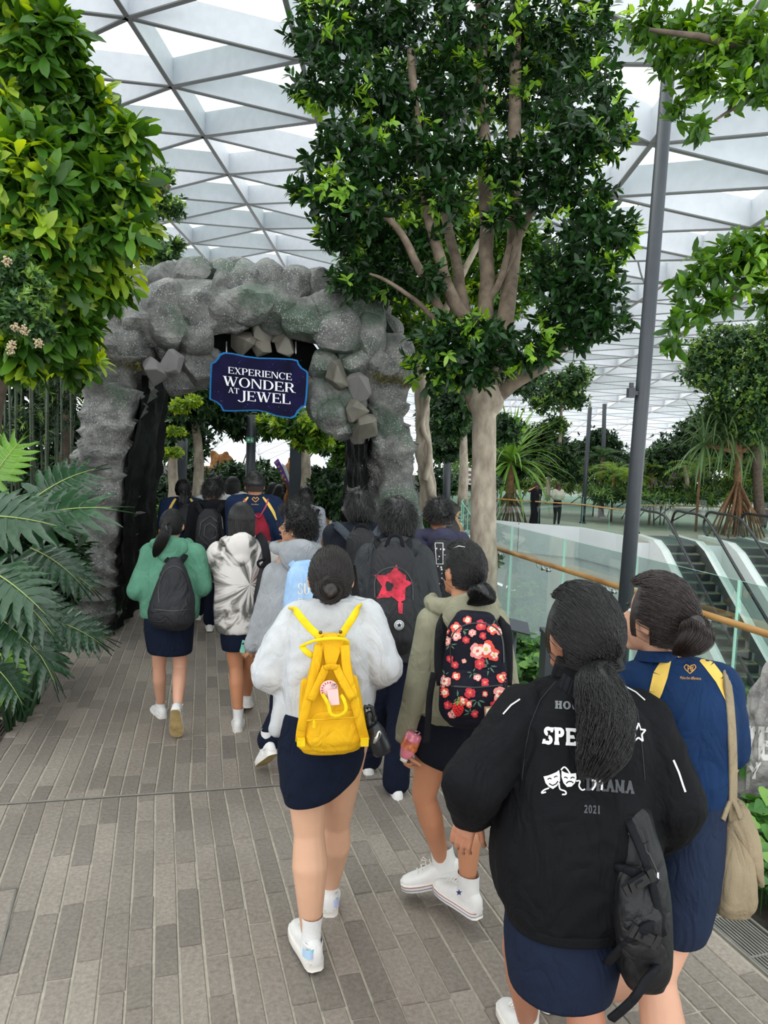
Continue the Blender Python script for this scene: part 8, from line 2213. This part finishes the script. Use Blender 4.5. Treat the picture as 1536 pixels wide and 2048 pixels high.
# seated people beyond the arch, on tan bench blocks
m_tanb = mat('tan_bench_block', 'a8744c', .7, var=.12)
def seated(label, u, v, D, m, h=-70, tone='c69a80', hairs='long', bar=True, mask=None):
    p = Person(label, u, v, D, h, yaw=0, nod=18, tone=tone, H=1.20); k = 1.0; p.k = 1.0
    p.Mh = Matrix.Translation(V((0, .05, 1.07))) @ Matrix.Rotation(-.35, 4, 'X')
    J = p.J
    for a in J: J[a] = V(J[a])
    dz = -.42; J['nk'] = V((0, 0, .93))
    for e, s_ in (('L', -1), ('R', 1)):
        J['s' + e] = V((s_ * .16, 0, .88)); J['e' + e] = V((s_ * .20, .06, .66)); J['w' + e] = V((s_ * .08, .28, .68)); J['h' + e] = V((s_ * .09, .0, .50)); J['k' + e] = V((s_ * .09, .42, .50)); J['a' + e] = V((s_ * .08, .48 + .1 * (s_ > 0), .09))
    mb = MB(); sk_ = p.skin; Mh = p.Mh; R3 = Mh.to_3x3()
    mb.ell(Mh @ V((0, -.01, .01)), (.075, .092, .10), R3); mb.ell(Mh @ V((0, .035, -.045)), (.056, .058, .068), R3); mb.cap(Mh @ V((0, .088, 0)), Mh @ V((0, .108, -.028)), .008, .013, 8); mb.cap(J['nk'] - V((0, 0, .05)), Mh @ V((0, -.02, -.06)), .055, .05)
    for e in 'LR':
        mb.cap(J['nk'] - V((0, 0, .07)), J['s' + e], .05, .05); mb.cap(J['s' + e], J['e' + e], .045, .035); mb.cap(J['e' + e], J['w' + e], .035, .024); mb.cap(J['h' + e], J['k' + e], .08, .058); mb.cap(J['k' + e], J['a' + e], .056, .035)
    mb.cap(V((0, 0, .5)), V((0, 0, .85)), .10, .1)
    hands = [hand_mesh(J['w' + e], J['w' + e] - J['e' + e], (0, 0, -1), 1 if e == 'L' else -1, .6, 1, .009) for e in 'LR']
    obj('body', join_meshes([remesh(mb, .022, 2)] + hands), sk_, p.root)
    for e in (-1, 1):
        eb = MB(); eb.ell(Mh @ V((e * .03, .08, .008)), (.012, .010, .007), R3, 8, 6); obj('eye', eb, m_iris, p.root)
    tb = MB(); tb.loft(z_loft([(.44, .16, .13, 0), (.6, .16, .12, 0), (.8, .17, .11, 0), (.9, .13, .09, 0), (.96, .06, .06, 0)]))
    for e in 'LR': tb.cap(J['s' + e], J['s' + e].lerp(J['e' + e], .7), .065, .06)
    p.vox = .022; obj('shirt', crumple(remesh(tb, .022, 2), .008), m, p.root)
    sb_ = MB(); sb_.cap(V((-.08, .0, .5)), V((-.09, .30, .51)), .10, .09); sb_.cap(V((.08, .0, .5)), V((.09, .30, .51)), .10, .09); sb_.cap(V((-.08, .1, .5)), V((.08, .1, .5)), .1, .1); obj('skirt', remesh(sb_, .022, 2), m_navy, p.root)
    make_hair(p, hairs, n=500, rad=.003, length=.22)
    for e in 'LR': shoe(p.root, J['a' + e], (.1, 1), 'low', 0, 1.0, sockh=.06)
    if mask:
        mm_ = MB(); mm_.ell(Mh @ V((0, .058, -.05)), (.056, .05, .05), R3); obj('face_mask_part', mm_, mask, p.root).name = 'mask'
    t = thing('bench_block', 'tan cube seat under the ' + label.replace('seated ', '').split(' beside')[0].split(' nearest')[0], 'seat', p.root.location, math.radians(h))
    obj('block', MB().box((0, -.02, .205), (.44, .42, .41)), m_tanb, t, smooth=False); obj('kick_plinth', MB().box((0, -.02, .012), (.40, .38, .024)), m_post, t, smooth=False)
    return p
m_sk = fabric('navy_seated_polo', '17294a', .1)
seated('seated person in navy polo and pink mask beside the totem', 541, 955, 16.5, m_sk, mask=mat('pink_mask', 'c98f90', .8))
seated('seated person in black top looking at a phone beside the totem', 554, 954, 15.6, m_bh, mask=None)
seated('seated person in dark top with long hair nearest the dark totem', 568, 952, 17.2, m_dsh)
# the two women across the void
k_ = 28 / FPX
p21 = Person('woman in a long black outfit shading her eyes, standing across the void', 1073, 965, 27.6, 200, yaw=0, tone='c48f74', H=1.66, z0=ZP)
p21.J['eR'] = V((.36, .10, 1.36)); p21.J['wR'] = V((.12, .16, 1.50)); p21.J['eL'] = V((-.22, .02, 1.08)); p21.J['wL'] = V((-.06, .2, 1.2))
p21.body(); p21.top(fabric('black_long_top', '16161a', .1), amp=.006, short=.7, name='top'); p21.J['aR'] = V((.06, -.02, .09)); p21.trousers(fabric('black_wide_trousers', '141417', .1), r=(.11, .10, .11), flare=1.3); make_hair(p21, 'long', m=mat('auburn_hair', '3a1a14', .5), n=500, rad=.004, length=.24); p21.shoes('low')
p22 = Person('woman in pale blouse and black leggings standing across the void', 1117, 967, 27.8, 195, yaw=0, tone='c9997e', H=1.66, z0=ZP)
p22.J['wL'] = V((-.08, .2, 1.05)); p22.J['wR'] = V((.08, .2, 1.05)); p22.J['eL'] = V((-.25, .02, 1.08)); p22.J['eR'] = V((.25, .02, 1.08))
p22.body(); p22.top(fabric('pale_cream_blouse', 'b5b19f', .1), zrows=[(.98, .17, .13, 0), (1.15, .18, .13, 0), (1.29, .17, .11, 0), (1.36, .11, .08, 0), (1.40, .06, .06, 0)], amp=.006, short=.8, name='blouse'); p22.trousers(fabric('black_leggings', '121214', .1), r=(.09, .062, .045)); make_hair(p22, 'long', m=_mats['auburn_hair'], n=500, rad=.004, length=.2); p22.shoes('low')
p23 = Person('person in dark top at the far right edge beyond the escalators', 1531, 990, 30, 190, tone='c9997e', H=1.6, z0=ZP)
p23.body(); p23.top(m_bh, short=.8, name='top'); p23.trousers(m_navyp); make_hair(p23, 'long', n=400, rad=.004, length=.2); p23.shoes('low')

# ============================================================ groups of repeated things
_ph = {'person': 'people in the garden walkway and plaza', 'backpack': 'backpacks worn by the walking group', 'lamp_post': 'dark lamp posts of the garden', 'escalator': 'escalators down to the lower level',
       'floor_grille': 'iron floor grilles along the left path edge', 'screw_pine': 'screw pines on the plaza', 'fern_palm': 'palms in the fern bed', 'monstera_plant': 'monstera plants at the left',
       'garden_tree': 'garden trees in the middle distance', 'bench_block': 'tan seats beside the totem', 'exit_sign': 'green exit signs', 'animal_figure': 'animal figures beyond the arch', 'ground_cover': 'ground cover in the planter'}
_by = {}
for o in SC.objects:
    if o.parent is None and o.get('category'): _by.setdefault(o.name.split('.')[0], []).append(o)
for k_, os_ in _by.items():
    if len(os_) > 1 and k_ in _ph:
        for o in os_: o['group'] = _ph[k_]
